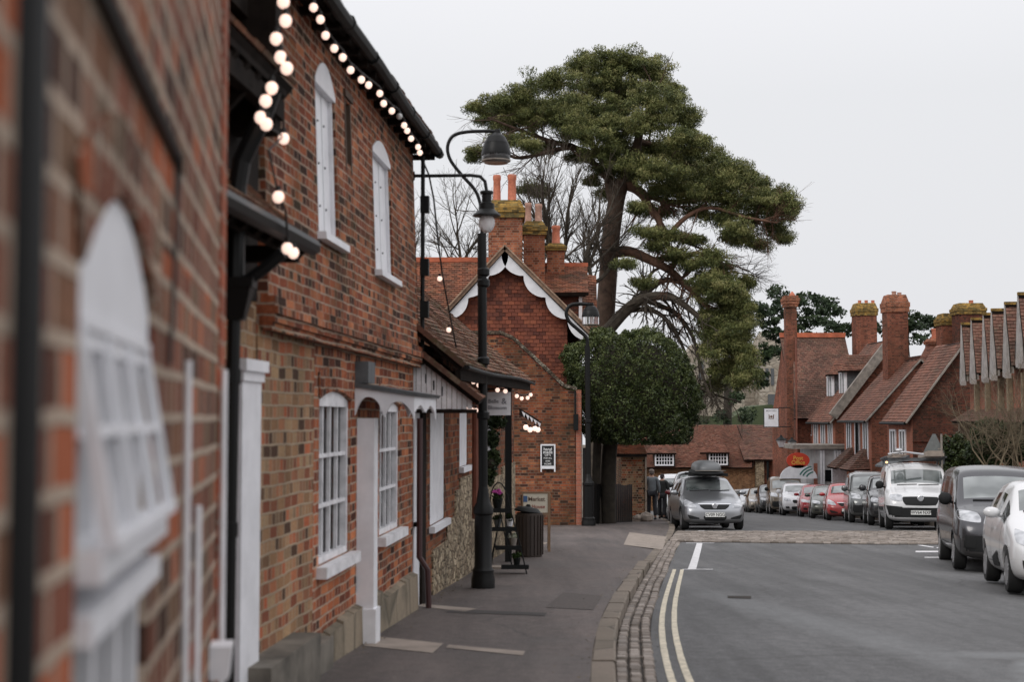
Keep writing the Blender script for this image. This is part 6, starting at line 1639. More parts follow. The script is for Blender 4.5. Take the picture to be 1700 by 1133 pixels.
make_car('black hatchback by the pedestrians in the left row', 'car', 'hatch', 'plain', (.03, .032, .036), (7.25, 61.5, zr(7.2, 61)), R(-4), 4.1, 1.74, 1.46, .30, group=GL)
make_car('white van with a dark light bar beyond the pedestrians', 'van', 'van', 'mpv', (.66, .66, .68), (8.15, 71, zr(8.1, 71)), R(-4), 4.8, 1.85, 2.1, .34, group=None, name='white_van', lod=0)
for t_, pl_, y0, z0, s_ in PLATES.values(): txt_plate(t_, pl_, y0, z0, s_)
# roof box on the silver hatchback
rb = thing('roof_box', 'grey ribbed roof box strapped on the silver hatchback', 'roof box', (xc, 39.9, zr(xc, 38.3)+1.49-.07))
b0 = rb.location
mb = MB(); w_, zt = .40, b0.z
for i in range(-1, 2, 2):
    mb = MB(); mb.box(b0.x-.55, b0.x+.55, b0.y+.1+i*.4, b0.y+.16+i*.4, zt-.03, zt+.05); mb.build('crossbar', M['plastic'], rb)
def bulge(zb, ht, hw, hl, n=14):
    mb = MB(); vs = []; K_ = 20
    for j in range(7):
        t = j/6; f = math.sqrt(max(0, 1-(t*.93)**3.2)); z = zb+ht*t
        for k in range(K_):
            a_ = 2*math.pi*k/K_; ex = .45
            vs.append((b0.x+hw*f*math.copysign(abs(math.cos(a_))**ex, math.cos(a_)), b0.y+.2+hl*f*math.copysign(abs(math.sin(a_))**ex, math.sin(a_)), z))
    mb.add(vs, [(j*K_+k, j*K_+(k+1) % K_, (j+1)*K_+(k+1) % K_, (j+1)*K_+k) for j in range(6) for k in range(K_)]+[tuple(range(K_))[::-1], tuple(6*K_+k for k in range(K_))]); return mb
bulge(zt+.05, .10, .43, .95).build('base', M['plastic'], rb, smooth=True, auto=40)
bulge(zt+.13, .26, .36, .90).build('lid', flat('roofbox_grey', (.11, .115, .12), .4), rb, smooth=True, auto=50)
mb = MB(); mb.box(b0.x-.42, b0.x+.42, b0.y-.76, b0.y-.74, zt+.135, zt+.15); mb.build('trim', M['lead2'], rb)
# rack and load on the van
rk = thing('ladder_rack', 'roof rack carrying ladder, timber and bundles on the white panel van', 'rack', (vn.location.x, vn.location.y, vn.location.z+1.87)); rk.rotation_euler = vn.rotation_euler.copy()
mb = MB(); 
for y in (1.5, 2.3, 3.2): mb.box(-.80, .80, y, y+.05, .06, .11); mb.box(-.78, -.74, y, y+.05, -.06, .08); mb.box(.74, .78, y, y+.05, -.06, .08)
for x in (-.8, .8): mb.box(x-.03, x+.03, 1.3, 3.6, .11, .15)
mb.build('frame', M['lead'], rk, local=True)
mb = MB()
for x in (-.62, -.30): mb.box(x-.03, x+.03, 1.05, 3.8, .15, .22)
for y in np.arange(1.15, 3.7, .28): mb.box(-.62, -.30, y, y+.035, .17, .20)
mb.box(.25, .75, 1.2, 3.6, .15, .24); mb.box(.32, .72, 1.25, 3.6, .241, .30); mb.build('ladder', M['slab'], rk, local=True)
mb = MB(); mb.ell((-.45, 1.3, .30), (.13, .14, .07), 8); mb.tube([(-.75, 1.25, .2), (-.3, 1.2, .26), (.2, 1.25, .2)], .03, 6); mb.build('bundle', M['rim'], rk, local=True)
mb = MB(); mb.ell((-.80, 1.15, -.03), (.035, .035, .03), 6); mb.build('marker_lamp', M['warm'], rk, local=True)

# ------------------------------------------------------------------ lamps
def street_lamp(label, Y, pix, post_r, base_r, head, name='street_lamp', sc_=1.0, group='green black street lamps'):
    k = Y/F; b = P(pix['base'][0], pix['base'][1], Y); zg = zp(Y)
    t = thing(name, label, 'street lamp', (b.x, Y, zg), group)
    top = P(*pix['top'], Y); H_ = top.z-zg
    zb1 = P(0, pix['flare'], Y).z-zg
    mb = MB()
    mb.lathe([(base_r*1.35, 0), (base_r*1.35, .10), (base_r*1.2, .16), (base_r*1.25, .20), (base_r, .24), (base_r, zb1-.12), (base_r*1.15, zb1-.10), (base_r*1.15, zb1-.04), (base_r*.8, zb1+.02), (post_r*1.25, zb1+.12), (post_r, zb1+.2)], (b.x, Y, zg), 20)
    mb.tube([(b.x, Y, zg+zb1+.1), (top.x, Y, top.z)], post_r, 14)
    for v in pix.get('col', ()): z_ = P(0, v, Y).z; mb.lathe([(post_r, z_-.05), (post_r*1.35, z_-.03), (post_r*1.35, z_+.03), (post_r, z_+.05)], (b.x, Y, 0), 14)
    mb.build('post', M['black'], t, smooth=True, auto=35)
    mb = MB(); pts = [P(u, v, Y) for u, v in pix['arm']]
    sm = []
    for i in range(len(pts)-1):
        p0 = pts[max(i-1, 0)]; p1 = pts[i]; p2 = pts[i+1]; p3 = pts[min(i+2, len(pts)-1)]
        for q in range(6):
            s_ = q/6; sm.append(.5*((2*p1)+(p2-p0)*s_+(2*p0-5*p1+4*p2-p3)*s_*s_+(-p0+3*p1-3*p2+p3)*s_**3))
    sm.append(pts[-1]); mb.tube(sm, pix['ar'], 10); mb.lathe([(pix['ar']*1.6, -.04), (pix['ar']*1.9, .0), (pix['ar']*1.6, .05)], pts[-1], 10)
    mb.build('arm', M['black'], t, smooth=True, auto=40)
    c, zt, zm, zl = head['u'], P(0, head['vt'], Y).z, P(0, head['vm'], Y).z, P(0, head['vb'], Y).z
    cx = P(c, 0, Y).x; r = head['r']
    mb = MB(); h_ = zt-zm
    mb.lathe([(r*.25, zt+.05), (r*.5, zt+.02), (r*.62, zt), (r*.82, zt-h_*.32), (r*.82, zt-h_*.36), (r*.90, zt-h_*.5), (r, zm+.02), (r, zm), (r*.92, zm)], (cx, Y, 0), 24)
    mb.build('lantern_hood', M['black'], t, smooth=True, auto=25)
    mb = MB(); mb.lathe([(r*.94, zm), (r*.94, zl+.03), (r*.8, zl), (r*.3, zl-.005)], (cx, Y, 0), 24); mb.build('lantern_glass', M['lampglass'], t, smooth=True, auto=40)
    mb = MB(); mb.lathe([(r*.97, zl+.02), (r*.97, zl+.035)], (cx, Y, 0), 24); mb.build('rim', M['lead2'], t)
    return t
street_lamp('tall black street lamp with curled swan-neck arm by the flower shop', 16.0, dict(base=(802, 975), top=(800, 388), flare=838, col=(452, 470, 600, 690),
    arm=[(800, 392), (799, 350), (790, 318), (766, 290), (748, 266), (743, 244), (752, 226), (775, 219), (818, 218), (826, 222)], ar=.020), .052, .098,
    dict(u=824, vt=228, vm=258, vb=271, r=.168))
street_lamp('second, more distant street lamp in front of the clipped evergreen', 38.4, dict(base=(977, 872), top=(975, 575), flare=800, col=(700,),
    arm=[(975, 580), (974, 562), (960, 548), (945, 534), (940, 520), (946, 508), (960, 505), (980, 506)], ar=.05), .075, .14,
    dict(u=979, vt=510, vm=526, vb=541, r=.24))
bl_ = thing('bracket_lamp', 'small wall lamp with clear globe hung on a long iron bracket', 'wall lamp', P(690, 292, 13.75))
Yw = 13.75
mb = MB(); mb.tube([P(676, 292, Yw), P(720, 292, Yw), P(780, 291, Yw), P(797, 293, Yw), P(805, 301, Yw), P(808, 318, Yw)], .017, 8); mb.lathe([(.045, -.02), (.045, .05)], P(680, 292, Yw), 8, 0, 'x'); mb.build('bracket', M['black'], bl_)
c = P(808, 318, Yw); z_ = lambda v: P(0, v, Yw).z
mb = MB(); mb.lathe([(.05, z_(317)), (.065, z_(318)), (.065, z_(322)), (.048, z_(323)), (.048, z_(336)), (.075, z_(338)), (.078, z_(348)), (.135, z_(357)), (.137, z_(359)), (.07, z_(360))], (c.x, Yw, 0), 20); mb.build('lantern_hood', M['black'], bl_, smooth=True, auto=25)
mb = MB(); mb.ell((c.x, Yw, z_(370)), (.080, .080, .098), 12); mb.build('globe', M['frost'], bl_, smooth=True)

# wisp of smoke off the near chimney pot
mb = MB(); mb.ell(P(884, 281, 42.6), (.62, .3, .2), 10); mb.ell(P(860, 286, 42.6), (.3, .2, .12), 8)
m, tt, b = newmat('smoke'); tt.nodes.remove(b); n_s = N(tt); oc_ = n_s.n('ShaderNodeTexCoord').outputs['Object']
dn = n_s.math('MULTIPLY', n_s.ramp(n_s.noise(oc_, 4.5, 4, .6), [(.5, 0), (.7, 1)]), 3.2)
pv = n_s.n('ShaderNodeVolumePrincipled', {'Density': dn, 'Color': (.9, .9, .92, 1)}); tt.links.new(pv.outputs[0], tt.nodes['Material Output'].inputs['Volume'])
sm_ = mb.build('smoke', m, None); sm_['kind'] = 'stuff'
# ------------------------------------------------------------------ strings of bulbs
def bulbs(label, pts, Ys_, r, cable=None, off=(), hang=.05, cr=.006, name='festoon_lights'):
    P3 = [P(u, v, y) for (u, v), y in zip(pts, Ys_)]
    t = thing(name, label, 'string lights', P3[0], 'strings of festoon bulbs')
    cp = [p+Vector((0, 0, hang)) for p in P3] if cable is None else cable
    mb = MB(); mb.tube(cp, cr, 5)
    for p in P3: mb.tube([p+Vector((0, 0, r*.7)), p+Vector((0, 0, r*1.9))], r*.5, 6)
    mb.build('cable', M['cable'], t)
    for i, p in enumerate(P3):
        g = MB(); g.ell(p, (r, r, r*1.08), 8, k2=12); g.build('bulb', M['bulb_off'] if i in off else M['bulb'], t, smooth=True)
    return t
EP = [(520.5,12),(532,32),(540.5,58.5),(555,80),(569,95),(582,116),(600,132),(612,141),(630.5,155),(637,171.6),(650.5,184),(663,193),(671,208),(676,217),(682.5,230),(694,244),(697,253.5)]
def yE(u, L=1.73):
    return L/( (1030-u)/F )
bulbs('string of lit bulbs under the gutter of the two-storey brick house', EP, [yE(u) for u, v in EP], .024, off=(11,))
NP = [(470.5,3),(474,34),(458.6,64),(466,95),(476,113),(451,146),(441,167.5),(433,195),(442,206)]
bulbs('large near string of bulbs drooping past the dark eaves over the porch', NP, [6.1]*len(NP), .027)
bulbs('few bulbs hanging in front of the porch gutter and brick wall', [(471,230),(462,327),(477,412.5),(487,420)], [6.6,6.3,6.5,6.6], .026, cable=[P(440,206,6.2),P(470,226,6.6),P(446,250,6.3),P(461,320,6.3),P(474,350,6.4),P(478,404,6.5),P(488,412,6.6)])
bulbs('long sagging cable with bulbs crossing in front of the tiled roof', [(730,463),(745,548),(768,632)], [14.6,15.0,15.8], .026, cable=[P(697,255,13.6),P(712,290,13.9),P(720,330,14.1),P(727,400,14.3),P(735,460,14.6),P(750,540,15.0),P(762,600,15.4),P(775,640,16)], cr=.009)
SP = [(786,634),(795,640),(820,634),(826,648),(839,650),(858,658),(866,662),(876,661),(881,656)]
bulbs('cluster of bulbs along the shop eaves around the hanging sign', SP, [17.5,17.6,19,19.5,20,21.5,22,22.5,23], .030)
SP2 = [(775,680),(783,681),(790,682),(873,710),(880,714),(888,712),(893,714)]
bulbs('short row of bulbs under the white boarded shop end', SP2[:3], [14.4,14.6,14.8], .024)
bulbs('short row of bulbs beneath the little scalloped shop porch', SP2[3:], [27,27.2,27.4,27.6], .05)

# ------------------------------------------------------------------ shop things
pc_ = thing('scalloped_porch', 'little tiled porch with white pointed trim between the shop wall and the brick end wall', 'porch', P(880, 700, 27.8))
A_, B_ = P(866, 704, 27.4), P(896, 716, 27.4)
mb = MB(); mb.hexa([P(862, 690, 27.4), P(893, 704, 27.4), P(893, 704, 28.6), P(862, 690, 28.6), P(862, 678, 27.4), P(895, 698, 27.4), P(895, 698, 28.6), P(862, 678, 28.6)]); mb.build('roof', M['dark'], pc_)
mb = MB()
for i in range(5):
    u = 866+6.4*i; v = 683+4.2*i; mb.prism([P(u, v, 27.35), P(u+6.2, v+4, 27.35), P(u+4.4, v+10.5, 27.35)], (0, .02, 0))
mb.build('scalloped_trim', M['white'], pc_)
bs = thing('hanging_sign', 'white square florist sign with dark lettering hanging beside the lamp post', 'sign', P(826, 690, 20.2))
Yb2 = 20.2; a, b = P(805.5, 690, Yb2), P(848, 651.5, Yb2)
mb = MB(); mb.box(a.x, b.x, Yb2, Yb2+.02, a.z, b.z); mb.build('board', M['white'], bs)
cx = (a.x+b.x)/2; hh = b.z-a.z
text('Belle', .078, (cx-.065, Yb2-.004, b.z-hh*.40), (1, 0, 0), (0, 0, 1), M['inkgrey'], bs); text('&', .12, (cx+.085, Yb2-.004, b.z-hh*.40), (1, 0, 0), (0, 0, 1), M['inkgrey'], bs)
text('Blossom', .078, (cx-.01, Yb2-.004, b.z-hh*.68), (1, 0, 0), (0, 0, 1), M['inkgrey'], bs)
mb = MB(); mb.tube([(a.x-.02, Yb2+.01, b.z+.04), (b.x+.02, Yb2+.01, b.z+.04)], .012, 6); mb.tube([(a.x+.04, Yb2+.01, b.z), (a.x+.04, Yb2+.01, b.z+.04)], .006, 5); mb.tube([(b.x-.04, Yb2+.01, b.z), (b.x-.04, Yb2+.01, b.z+.04)], .006, 5); mb.build('bracket', M['iron'], bs)
# hanging plants
hpn = thing('hanging_basket', 'dark trailing plant hanging behind the lamp post under the shop sign', 'plant', P(815, 760, 20.8))
c1, t1 = puffs([(tuple(P(817, 762, 20.8)), .10, .10, .26), (tuple(P(822, 700, 20.8)), .16, .1, .08), (tuple(P(818, 728, 20.8)), .05, .05, .12), (tuple(P(812, 785, 20.8)), .1, .1, .16)], 26, 60, .07, 1, .2)
cloud_obj('foliage', c1, M['ivy'], hpn, .026, .6, t1)
mb = MB(); mb.tube([P(818, 695, 20.8), P(818, 775, 20.8)], .006, 5); mb.ell(P(816, 770, 20.8), (.10, .10, .10), 8); mb.build('basket', M['bark_dark'], hpn)
# plant stand
st = thing('plant_stand', 'folding dark metal plant stand with arched top on the pavement by the lamp post', 'plant stand', P(845, 950, 18.4))
Yx = 18.4; ks = Yx/F; zg = zp(Yx)
pp = lambda u, v, y=Yx: P(u, v, y)
mb = MB()
for dyy in (0, .30):
    mb.tube([pp(850, 952-dyy*40, Yx+dyy), pp(836, 880, Yx+dyy), pp(822, 812, Yx+dyy)], .010, 6) if dyy else mb.tube([pp(876, 960), pp(862, 900), pp(847, 845), pp(842, 820)], .010, 6)
    mb.tube([pp(814, 948-dyy*40, Yx+dyy), pp(824, 890, Yx+dyy), pp(832, 845, Yx+dyy)], .010, 6)
arch_ = [pp(813+ (1-math.cos(a_))*15, 850-48*math.sin(a_)**.8 if math.sin(a_) > 0 else 850, Yx+.1) for a_ in np.linspace(0, math.pi, 14)]
mb.tube(arch_, .009, 6)
mb.tube([pp(868, 958), pp(846, 955)], .009, 5); mb.build('frame', M['iron'], st)
for i, (u0, u1, v) in enumerate(((812, 850, 849), (813, 858, 880), (822, 866, 911), (832, 878, 943))):
    mb = MB(); a, b = pp(u0, v), pp(u1, v); mb.box(a.x, b.x, Yx-.02, Yx+.26, a.z-.01, a.z+.012); mb.box(a.x, b.x, Yx-.03, Yx-.02, a.z-.02, a.z+.035); mb.build('shelf', M['iron'], st)
po_ = thing('flower_pot', 'small dark pot of pink flowers on the top shelf of the plant stand', 'flower pot', pp(826, 848, Yx+.1))
b = pp(826, 847, Yx+.1); mb = MB(); mb.lathe([(.045, 0), (.065, .11), (.07, .11), (.07, .13), (.055, .13)], b+Vector((0, 0, .012)), 14); mb.build('pot', M['iron'], po_, smooth=True, auto=40)
c1, t1 = puffs([(tuple(b+Vector((0, 0, .16))), .07, .07, .05)], 20, 24, .03, 1, .2); cloud_obj('leaves', c1, M['ivy'], po_, .02, .5, t1)
c1, t1 = puffs([(tuple(b+Vector((0, 0, .23))), .075, .07, .035)], 16, 22, .022, .8, .2); cloud_obj('flowers', c1, M['flower'], po_, .014, .9, t1)
for i, (u, v, nm, lb, mt, le) in enumerate(((846, 877, 'plant_pot', 'white pot with pale plant on the second shelf of the stand', 'white_old', 'ivy'), (852, 909, 'plant_pot', 'pot of small white flowers on the third shelf of the stand', 'lead2', 'white_l'), (858, 942, 'plant_pot', 'low green plant on the bottom shelf of the stand', 'iron', 'weed'), (826, 878, 'plant_pot', 'grey tin on the left of the second shelf of the stand', 'lead', 'ivy'))):
    t = thing(nm, lb, 'plant pot', pp(u, v, Yx+.1), 'pots on the plant stand'); b = pp(u, v-1, Yx+.1)
    mb = MB(); mb.lathe([(.035, 0), (.05, .09), (.052, .09), (.045, .1)], b+Vector((0, 0, .012)), 12); mb.build('pot', M[mt], t, smooth=True, auto=40)
    if le == 'white_l' and 'white_l' not in M: M['white_l'] = leafmat('white_flowers', [(.3, .32, .2), (.6, .6, .55)])
    c1, t1 = puffs([(tuple(b+Vector((0, 0, .13))), .06, .06, .03)], 14, 20, .03, 1, .2); cloud_obj('leaves', c1, M[le], t, .018, .5, t1)
mb = MB(); a, b = G(818, 948, True), G(850, 955, True); mb.box(a.x-.02, b.x, a.y+.3, a.y+.55, zp(a.y+.4)-.02, zp(a.y+.4)+.03); stp = mb.build('door_step', M['slab']); tag(stp, 'pale stone doorstep behind the legs of the plant stand', 'step')
# bin
bn = thing('litter_bin', 'dark brown ribbed litter bin with tilted lid in front of the market board', 'bin', P(880, 922, 22.6))
Yn = 22.6; c = P(879, 922, Yn); zg = zp(Yn); zt = P(0, 852, Yn).z; rr = .205
mb = MB(); mb.lathe([(rr*.94, 0), (rr*.97, .03), (rr, zt-zg), (rr*.9, zt-zg), (rr*.9, zt-zg-.2)], (c.x, Yn, zg), 28)
for i in range(22):
    a_ = 2*math.pi*i/22; x_, y_ = math.cos(a_)*rr*.99, math.sin(a_)*rr*.99; mb.bar((c.x+x_, Yn+y_, zg+.04), (c.x+x_*1.02, Yn+y_*1.02, zt-.03), .035, .018, up=(-y_, x_, 0))
mb.build('body', flat('bin_brown', (.045, .032, .026), .6), bn)
mb = MB(); mb.lathe([(rr*1.0, .0), (rr*1.05, .02), (rr*.8, .07), (rr*.2, .09), (rr*.15, .12), (.01, .125)], (0, 0, 0), 24)
rot = Matrix.Rotation(R(8), 3, 'Y'); mb.v = [tuple(rot @ Vector(q)+Vector((c.x-.03, Yn, zt+.01))) for q in mb.v]; mb.build('lid', M['iron'], bn, smooth=True, auto=40)
# market board
mbd = thing('market_board', 'wooden framed A-board with cream panel and blue mark behind the litter bin', 'sign', P(890, 915, 24.2))
Ym = 24.2; fx = lambda u: P(u, 0, Ym).x; fz = lambda v: P(0, v, Ym).z; zg = zp(Ym)
mb = MB(); W1 = M['timber']
fm = flat('pale_oak_frame', (.24, .15, .09), .7, var=.25, scale=6)
mb.box(fx(866), fx(868.5), Ym, Ym+.04, zg, fz(817)); mb.box(fx(908.5), fx(912.5), Ym, Ym+.04, zg, fz(817)); mb.box(fx(868.5), fx(908.5), Ym, Ym+.04, fz(820), fz(817)); mb.box(fx(868.5), fx(908.5), Ym, Ym+.04, fz(857), fz(852))
mb.bar((fx(911), Ym+.04, fz(822)), (fx(911), Ym+.5, zg), .05, .03); mb.bar((fx(867), Ym+.04, fz(822)), (fx(867), Ym+.5, zg), .05, .03); mb.build('frame', fm, mbd)
mb = MB(); mb.box(fx(868.5)+.001, fx(908.5)-.001, Ym+.01, Ym+.03, fz(852)+.001, fz(820)-.001); mb.build('panel', flat('cream_panel', (.66, .61, .50), .6), mbd)
mb = MB(); mb.box(fx(868), fx(875), Ym+.003, Ym+.009, fz(834), fz(824)); mb.build('blue_mark', flat('blue_ink', (.06, .13, .28), .6), mbd)
text('Market', .10, (fx(890), Ym+.004, fz(829.5)), (1, 0, 0), (0, 0, 1), M['inkbrown'], mbd); text('House', .085, (fx(893), Ym+.004, fz(842)), (1, 0, 0), (0, 0, 1), flat('red_ink', (.35, .10, .08), .6), mbd)
# chalkboard on the wall
cb = thing('chalkboard', 'white framed chalk menu board hung on the tall brick end wall', 'sign', P(908, 782, 39.1))
Yk = 39.13; fx = lambda u: P(u, 0, Yk).x; fz = lambda v: P(0, v, Yk).z
mb = MB(); mb.box(fx(896.5), fx(898.5), Yk-.04, Yk, fz(784), fz(738)); mb.box(fx(918.5), fx(920.8), Yk-.04, Yk, fz(784), fz(738)); mb.box(fx(898.5), fx(918.5), Yk-.04, Yk, fz(740.5), fz(738)); mb.box(fx(898.5), fx(918.5), Yk-.04, Yk, fz(779), fz(774))
mb.build('frame', M['white'], cb); mb = MB(); mb.box(fx(898.5)+.001, fx(918.5)-.001, Yk-.03, Yk-.01, fz(774)+.001, fz(740.5)-.001); mb.build('board', M['ink'], cb)
for i, (s_, z1) in enumerate((('hand', .12), ('made', .12), ('GIFTS', .07), ('FOR ALL', .06), ('AND', .06), ('HOME', .07))):
    text(s_, z1, (fx(908.3), Yk-.033, fz(746.5+i*4.9)), (1, 0, 0), (0, 0, 1), M['inkwhite'], cb)
# fence, pillar and rocks by the evergreen
fn = thing('black_fence', 'black close-boarded fence and gate under the clipped evergreen', 'fence', P(1010, 870, 43))
a, b = P(978, 865, 40.6), P(1050, 865, 44.5)
mb = MB(); n_ = 22
for i in range(n_):
    t0 = i/n_; t1 = (i+.9)/n_; p = a.lerp(b, t0); q = a.lerp(b, t1); h_ = 1.15+.02*math.sin(i)
    mb.hexa([(p.x, p.y, zp(p.y)), (q.x, q.y, zp(q.y)), (q.x, q.y+.03, zp(q.y)), (p.x, p.y+.03, zp(p.y)), (p.x, p.y, zp(p.y)+h_), (q.x, q.y, zp(q.y)+h_), (q.x, q.y+.03, zp(q.y)+h_), (p.x, p.y+.03, zp(p.y)+h_)])
mb.build('boards', M['black'], fn)
bgw = thing('garden_building', 'small ochre brick outbuilding with tiled edge behind the black fence', 'building', P(1040, 860, 47))
Yz = 46.5; fx = lambda u: P(u, 0, Yz).x; fz = lambda v: P(0, v, Yz).z
mb = MB(); mb.box(fx(1028), fx(1068), Yz, Yz+3, zp(Yz)-.3, fz(752)); mb.build('wall', M['brick_tan'], bgw)
tiled('roof', [(P(1018, 754, Yz-.3), P(1074, 754, Yz-.3), P(1068, 738, Yz+1.4), P(1018, 738, Yz+1.4))], M['tile_house'], bgw, rh=.11, tw=.17, th=.03)
mb = MB(); mb.box(fx(1066.5), fx(1069.5), Yz-.06, Yz-.002, zp(Yz)-.2, fz(756)); mb.build('corner_post', M['far_slab'], bgw)
for i, (u, v, r, lb) in enumerate(((1058, 852, .16, 'pale boulder beside the pavement under the evergreen'), (1073, 850, .22, 'larger pale boulder at the foot of the ochre outbuilding'))):
    p = P(u, v, 45); mb = MB(); mb.ell((p.x, 45, zp(45)+r*.6), (r, r*.8, r*.8), 8)
    mb.v = [(x+random.uniform(-.02, .02), y+random.uniform(-.02, .02), z+random.uniform(-.02, .02)) for x, y, z in mb.v]
    tag(mb.build('boulder', M['slab'], None), lb, 'rock', 'boulders by the evergreen')
# triangular sign (seen from behind)
sg2 = thing('road_sign', 'grey back of a triangular road sign on a pole behind the white van', 'road sign', P(1551, 860, 43.5))
Yr = 43.5; mb = MB(); tri = [P(1533, 752, Yr), P(1568, 752, Yr), P(1553, 721, Yr), P(1548.5, 721, Yr)]; mb.prism(tri, (0, .02, 0)); mb.build('plate', flat('sign_back_grey', (.16, .17, .165), .6, var=.2), sg2)
mb = MB(); mb.prism([P(1557, 745, Yr-.01), P(1562, 745, Yr-.01), P(1562, 747, Yr-.01), P(1557, 747, Yr-.01)], (0, .01, 0)); c = P(1551, 0, Yr-.04); mb.tube([(c.x, c.y, P(0, 721, Yr).z), (c.x, c.y, -3.6)], .035, 8); mb.build('pole', M['lead2'], sg2)
# weeds at the foot of the wall
wd = []
for (u, v, n_) in ((540, 1100, 60), (548, 1085, 40), (745, 975, 90), (770, 965, 90), (756, 970, 60), (700, 1000, 30)):
    g = G(u, v, True)
    for _ in range(n_*3): wd.append((g.x-.08+random.gauss(0, .03)-(0.02 if u < 600 else .08), g.y+random.gauss(0, .12), zp(g.y)+abs(random.gauss(0, .04))))
wr_ = thing('weeds', None, None, (0, 0, 0)); 
cloud_obj('weed_leaves', np.array(wd), M['weed'], wr_, .03, .2, up=1.5); 
wo2 = [o for o in wr_.children][0]; wo2.parent = None; bpy.data.objects.remove(wr_); wo2.name = 'wall_weeds'; wo2['kind'] = 'stuff'
# fallen leaves along the kerb and wall
fl = []
for _ in range(900):
    Y = random.uniform(6, 37)
    if random.random() < .6: x = kx(Y)-.17-abs(random.gauss(0, .12)) if random.random() < .4 else kx(Y)+.03+random.random()*.3; z = (zp(Y) if x < kx(Y) else zr(x, Y))+.012
    else: x = FB.w(Y, .03+abs(random.gauss(0, .1)), 0).x; z = zp(Y)+.01
    fl.append((x, Y, z))
me, n_ = leafcloud('fallen_leaves', np.array(fl), M['brownleaf'], None, .014, .6); 
v_ = np.empty(len(me.vertices)*3); me.vertices.foreach_get('co', v_); v_ = v_.reshape(-1, 3); cc = np.repeat(np.array(fl), 4, axis=0); v_[:, 2] = cc[:, 2]+(v_[:, 2]-cc[:, 2])*.2; me.vertices.foreach_set('co', v_.ravel())
at_ = me.attributes.new('rnd', 'FLOAT', 'FACE'); at_.data.foreach_set('value', rng.uniform(0, 1, n_).astype(np.float32))
fo = bpy.data.objects.new('fallen_leaves', me); col.objects.link(fo); fo['kind'] = 'stuff'

# ------------------------------------------------------------------ people
def skin(name, verts, edges, radii, mat, parent, root=0, lv=2):
    me = bpy.data.meshes.new(name); me.from_pydata([tuple(v) for v in verts], edges, []); o = bpy.data.objects.new(name, me); col.objects.link(o)
    md = o.modifiers.new('s', 'SKIN'); md.use_smooth_shade = True
    sv = me.skin_vertices[0].data
    for i, r in enumerate(radii):
        sv[i].radius = (r, r) if not hasattr(r, '__len__') else r; sv[i].use_root = (i == root)
    sb_ = o.modifiers.new('u', 'SUBSURF'); sb_.levels = lv; sb_.render_levels = lv
    me2 = evaluated(o); bpy.data.objects.remove(o); me2.materials.clear(); me2.materials.append(mat)
    me2.polygons.foreach_set('use_smooth', [True]*len(me2.polygons))
    ob = bpy.data.objects.new(name, me2); col.objects.link(ob); ob.parent = parent; return ob
M['skin'] = flat('skin', (.42, .25, .18), .6)
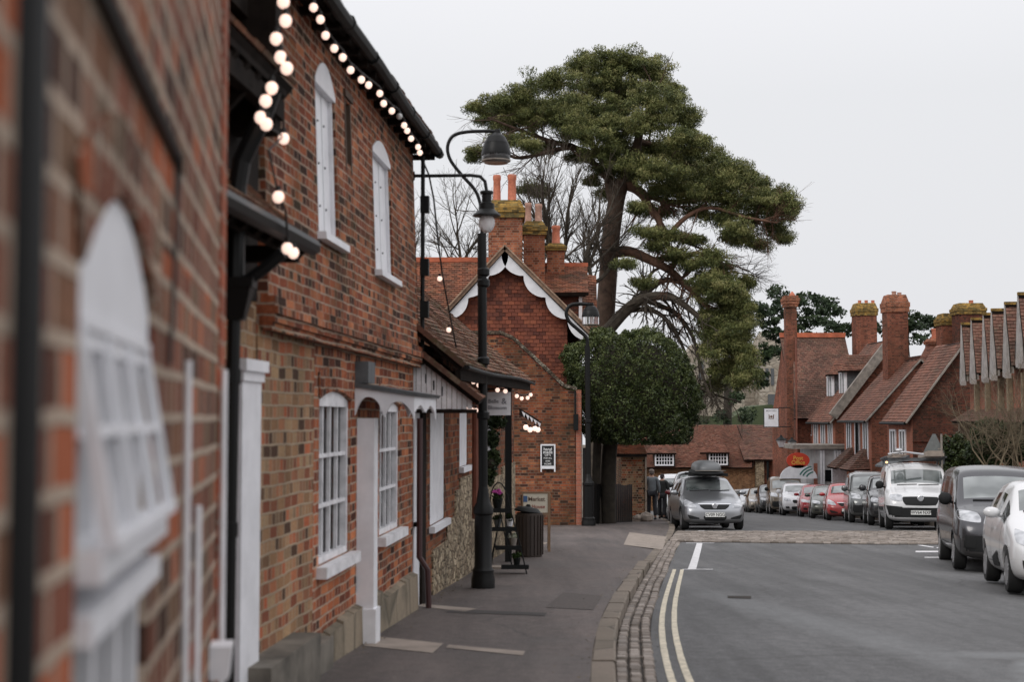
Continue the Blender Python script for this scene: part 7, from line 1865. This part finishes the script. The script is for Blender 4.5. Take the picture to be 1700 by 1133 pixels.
def person(label, loc, rz, jacket, trousers, H_=1.75, hat=None, lean=0, step=.12, hair=(.12, .10, .09), arm=.0):
    t = thing('person', label, 'person', loc, None, rz); k = H_/1.75; J = lambda x, y, z: Vector((x*k, (y+lean*max(0, z-.9))*k, z*k))
    V = [J(0, 0, .95), J(0, 0, 1.12), J(0, .01, 1.32), J(0, .01, 1.46), J(0, -.01, 1.53), J(0, -.02, 1.62), J(0, -.03, 1.69),
         J(.10, 0, .92), J(.10, -step*.5, .50), J(.11, -step*.4+.02, .09), J(.12, -step-.06, .035),
         J(-.10, 0, .92), J(-.10, step*.5, .50), J(-.11, step+.06, .12), J(-.11, step-.02, .04),
         J(.19, .01, 1.40), J(.25, .03, 1.14), J(.25, -.05-arm, .92), J(.25, -.09-arm, .82), J(-.19, .01, 1.40), J(-.25, .03, 1.14), J(-.25, -.04-arm, .92), J(-.25, -.08-arm, .82),
         J(0, -.115, 1.61)]
    E = [(0,1),(1,2),(2,3),(3,4),(4,5),(5,6),(0,7),(7,8),(8,9),(9,10),(0,11),(11,12),(12,13),(13,14),(3,15),(15,16),(16,17),(17,18),(3,19),(19,20),(20,21),(21,22),(5,23)]
    Rd = [(.15,.10),(.135,.095),(.155,.105),(.09,.08),(.052,.052),(.082,.095),(.062,.072),.088,.062,.042,.032,.088,.062,.042,.032,.058,.042,.034,.026,.058,.042,.034,.026,.014]
    skin('body', V, E, Rd, M['skin'], t)
    jk = [0, 1, 2, 3, 15, 16, 17, 19, 20, 21]; mp = {a: i for i, a in enumerate(jk)}
    JV = [V[i].copy() for i in jk]; JV[0] = J(0, 0, .86)
    skin('jacket', JV, [(mp[a], mp[b]) for a, b in E if a in mp and b in mp], [(.185,.14),(.17,.13),(.18,.13),(.10,.095),.075,.062,.052,.075,.062,.052], flat('jacket_cloth', jacket, .85, var=.15), t)
    tk = [0, 7, 8, 9, 11, 12, 13]; mp = {a: i for i, a in enumerate(tk)}
    skin('trousers', [V[i] for i in tk], [(mp[a], mp[b]) for a, b in E if a in mp and b in mp], [(.16,.115),.102,.08,.06,.102,.08,.06], flat('trouser_cloth', trousers, .85), t)
    for (a, b) in ((9, 10), (13, 14)):
        mb = MB(); p = (V[a]+V[b])/2; mb.ell((p.x, p.y, .045*k), (.05, .13, .05), 8); mb.build('shoe', M['ink'], t, local=True, smooth=True)
    for s_, wi in ((1, 18), (-1, 22)):   # hands: palm, four fingers, thumb
        w_ = V[wi]; hv = [w_, w_+Vector((0, -.01, -.05))]; he = [(0, 1)]; hr_ = [.022, .026]
        for q in range(4):
            b_0 = len(hv); xx = (-.024+.016*q); l_ = (.07, .08, .076, .06)[q]
            hv += [w_+Vector((0, xx, -.08)), w_+Vector((-s_*.012, xx-.004, -.08-l_*.5)), w_+Vector((-s_*.03, xx-.004, -.08-l_*.9))]; he += [(1, b_0), (b_0, b_0+1), (b_0+1, b_0+2)]; hr_ += [.009, .008, .007]
        b_0 = len(hv); hv += [w_+Vector((0, -.045, -.06)), w_+Vector((-s_*.01, -.06, -.095))]; he += [(1, b_0), (b_0, b_0+1)]; hr_ += [.010, .008]
        skin('hand', hv, he, hr_, M['skin'], t, 1, 1)
    mb = MB(); hd = J(0, .005, 1.665); mb.ell(hd, (.088*k, .10*k, .085*k), 10); mb.ell(J(0, .05, 1.62), (.078*k, .06*k, .07*k), 8); mb.build('hair' if not hat else 'hair', flat('hair', hair, .9), t, local=True, smooth=True)
    if hat:
        mb = MB(); mb.lathe([(.10*k, 0), (.098*k, .04), (.07*k, .085), (.01, .10)], J(0, -.01, 1.66), 14); mb.ell(J(0, -.11, 1.665), (.06*k, .06*k, .008), 6); mb.build('cap', flat('cap_cloth', hat, .9), t, local=True, smooth=True)
    mb = MB()
    for s_ in (-1, 1): mb.ell(J(s_*.088, .0, 1.60), (.012, .022, .032), 6); mb.ell(J(s_*.03, -.105, 1.625), (.012, .008, .007), 6)
    mb.build('ear_and_eye', M['skin'], t, local=True, smooth=True)
    return t
Y1 = 49.5; xp = (1081-850)/F*Y1
person('person in grey-blue jacket and cap walking away beside the ochre outbuilding', (xp, Y1, zp(Y1)), R(178), (.14, .16, .175), (.02, .022, .028), 1.74, hat=(.20, .16, .14), step=.10)
Y2 = 51.5; xp = (1098-850)/F*Y2
person('person in a long dark coat walking beside the one in the cap', (xp, Y2, zp(Y2)), R(165), (.014, .016, .014), (.015, .015, .018), 1.62, step=.16, hair=(.04, .03, .03), lean=-.10)
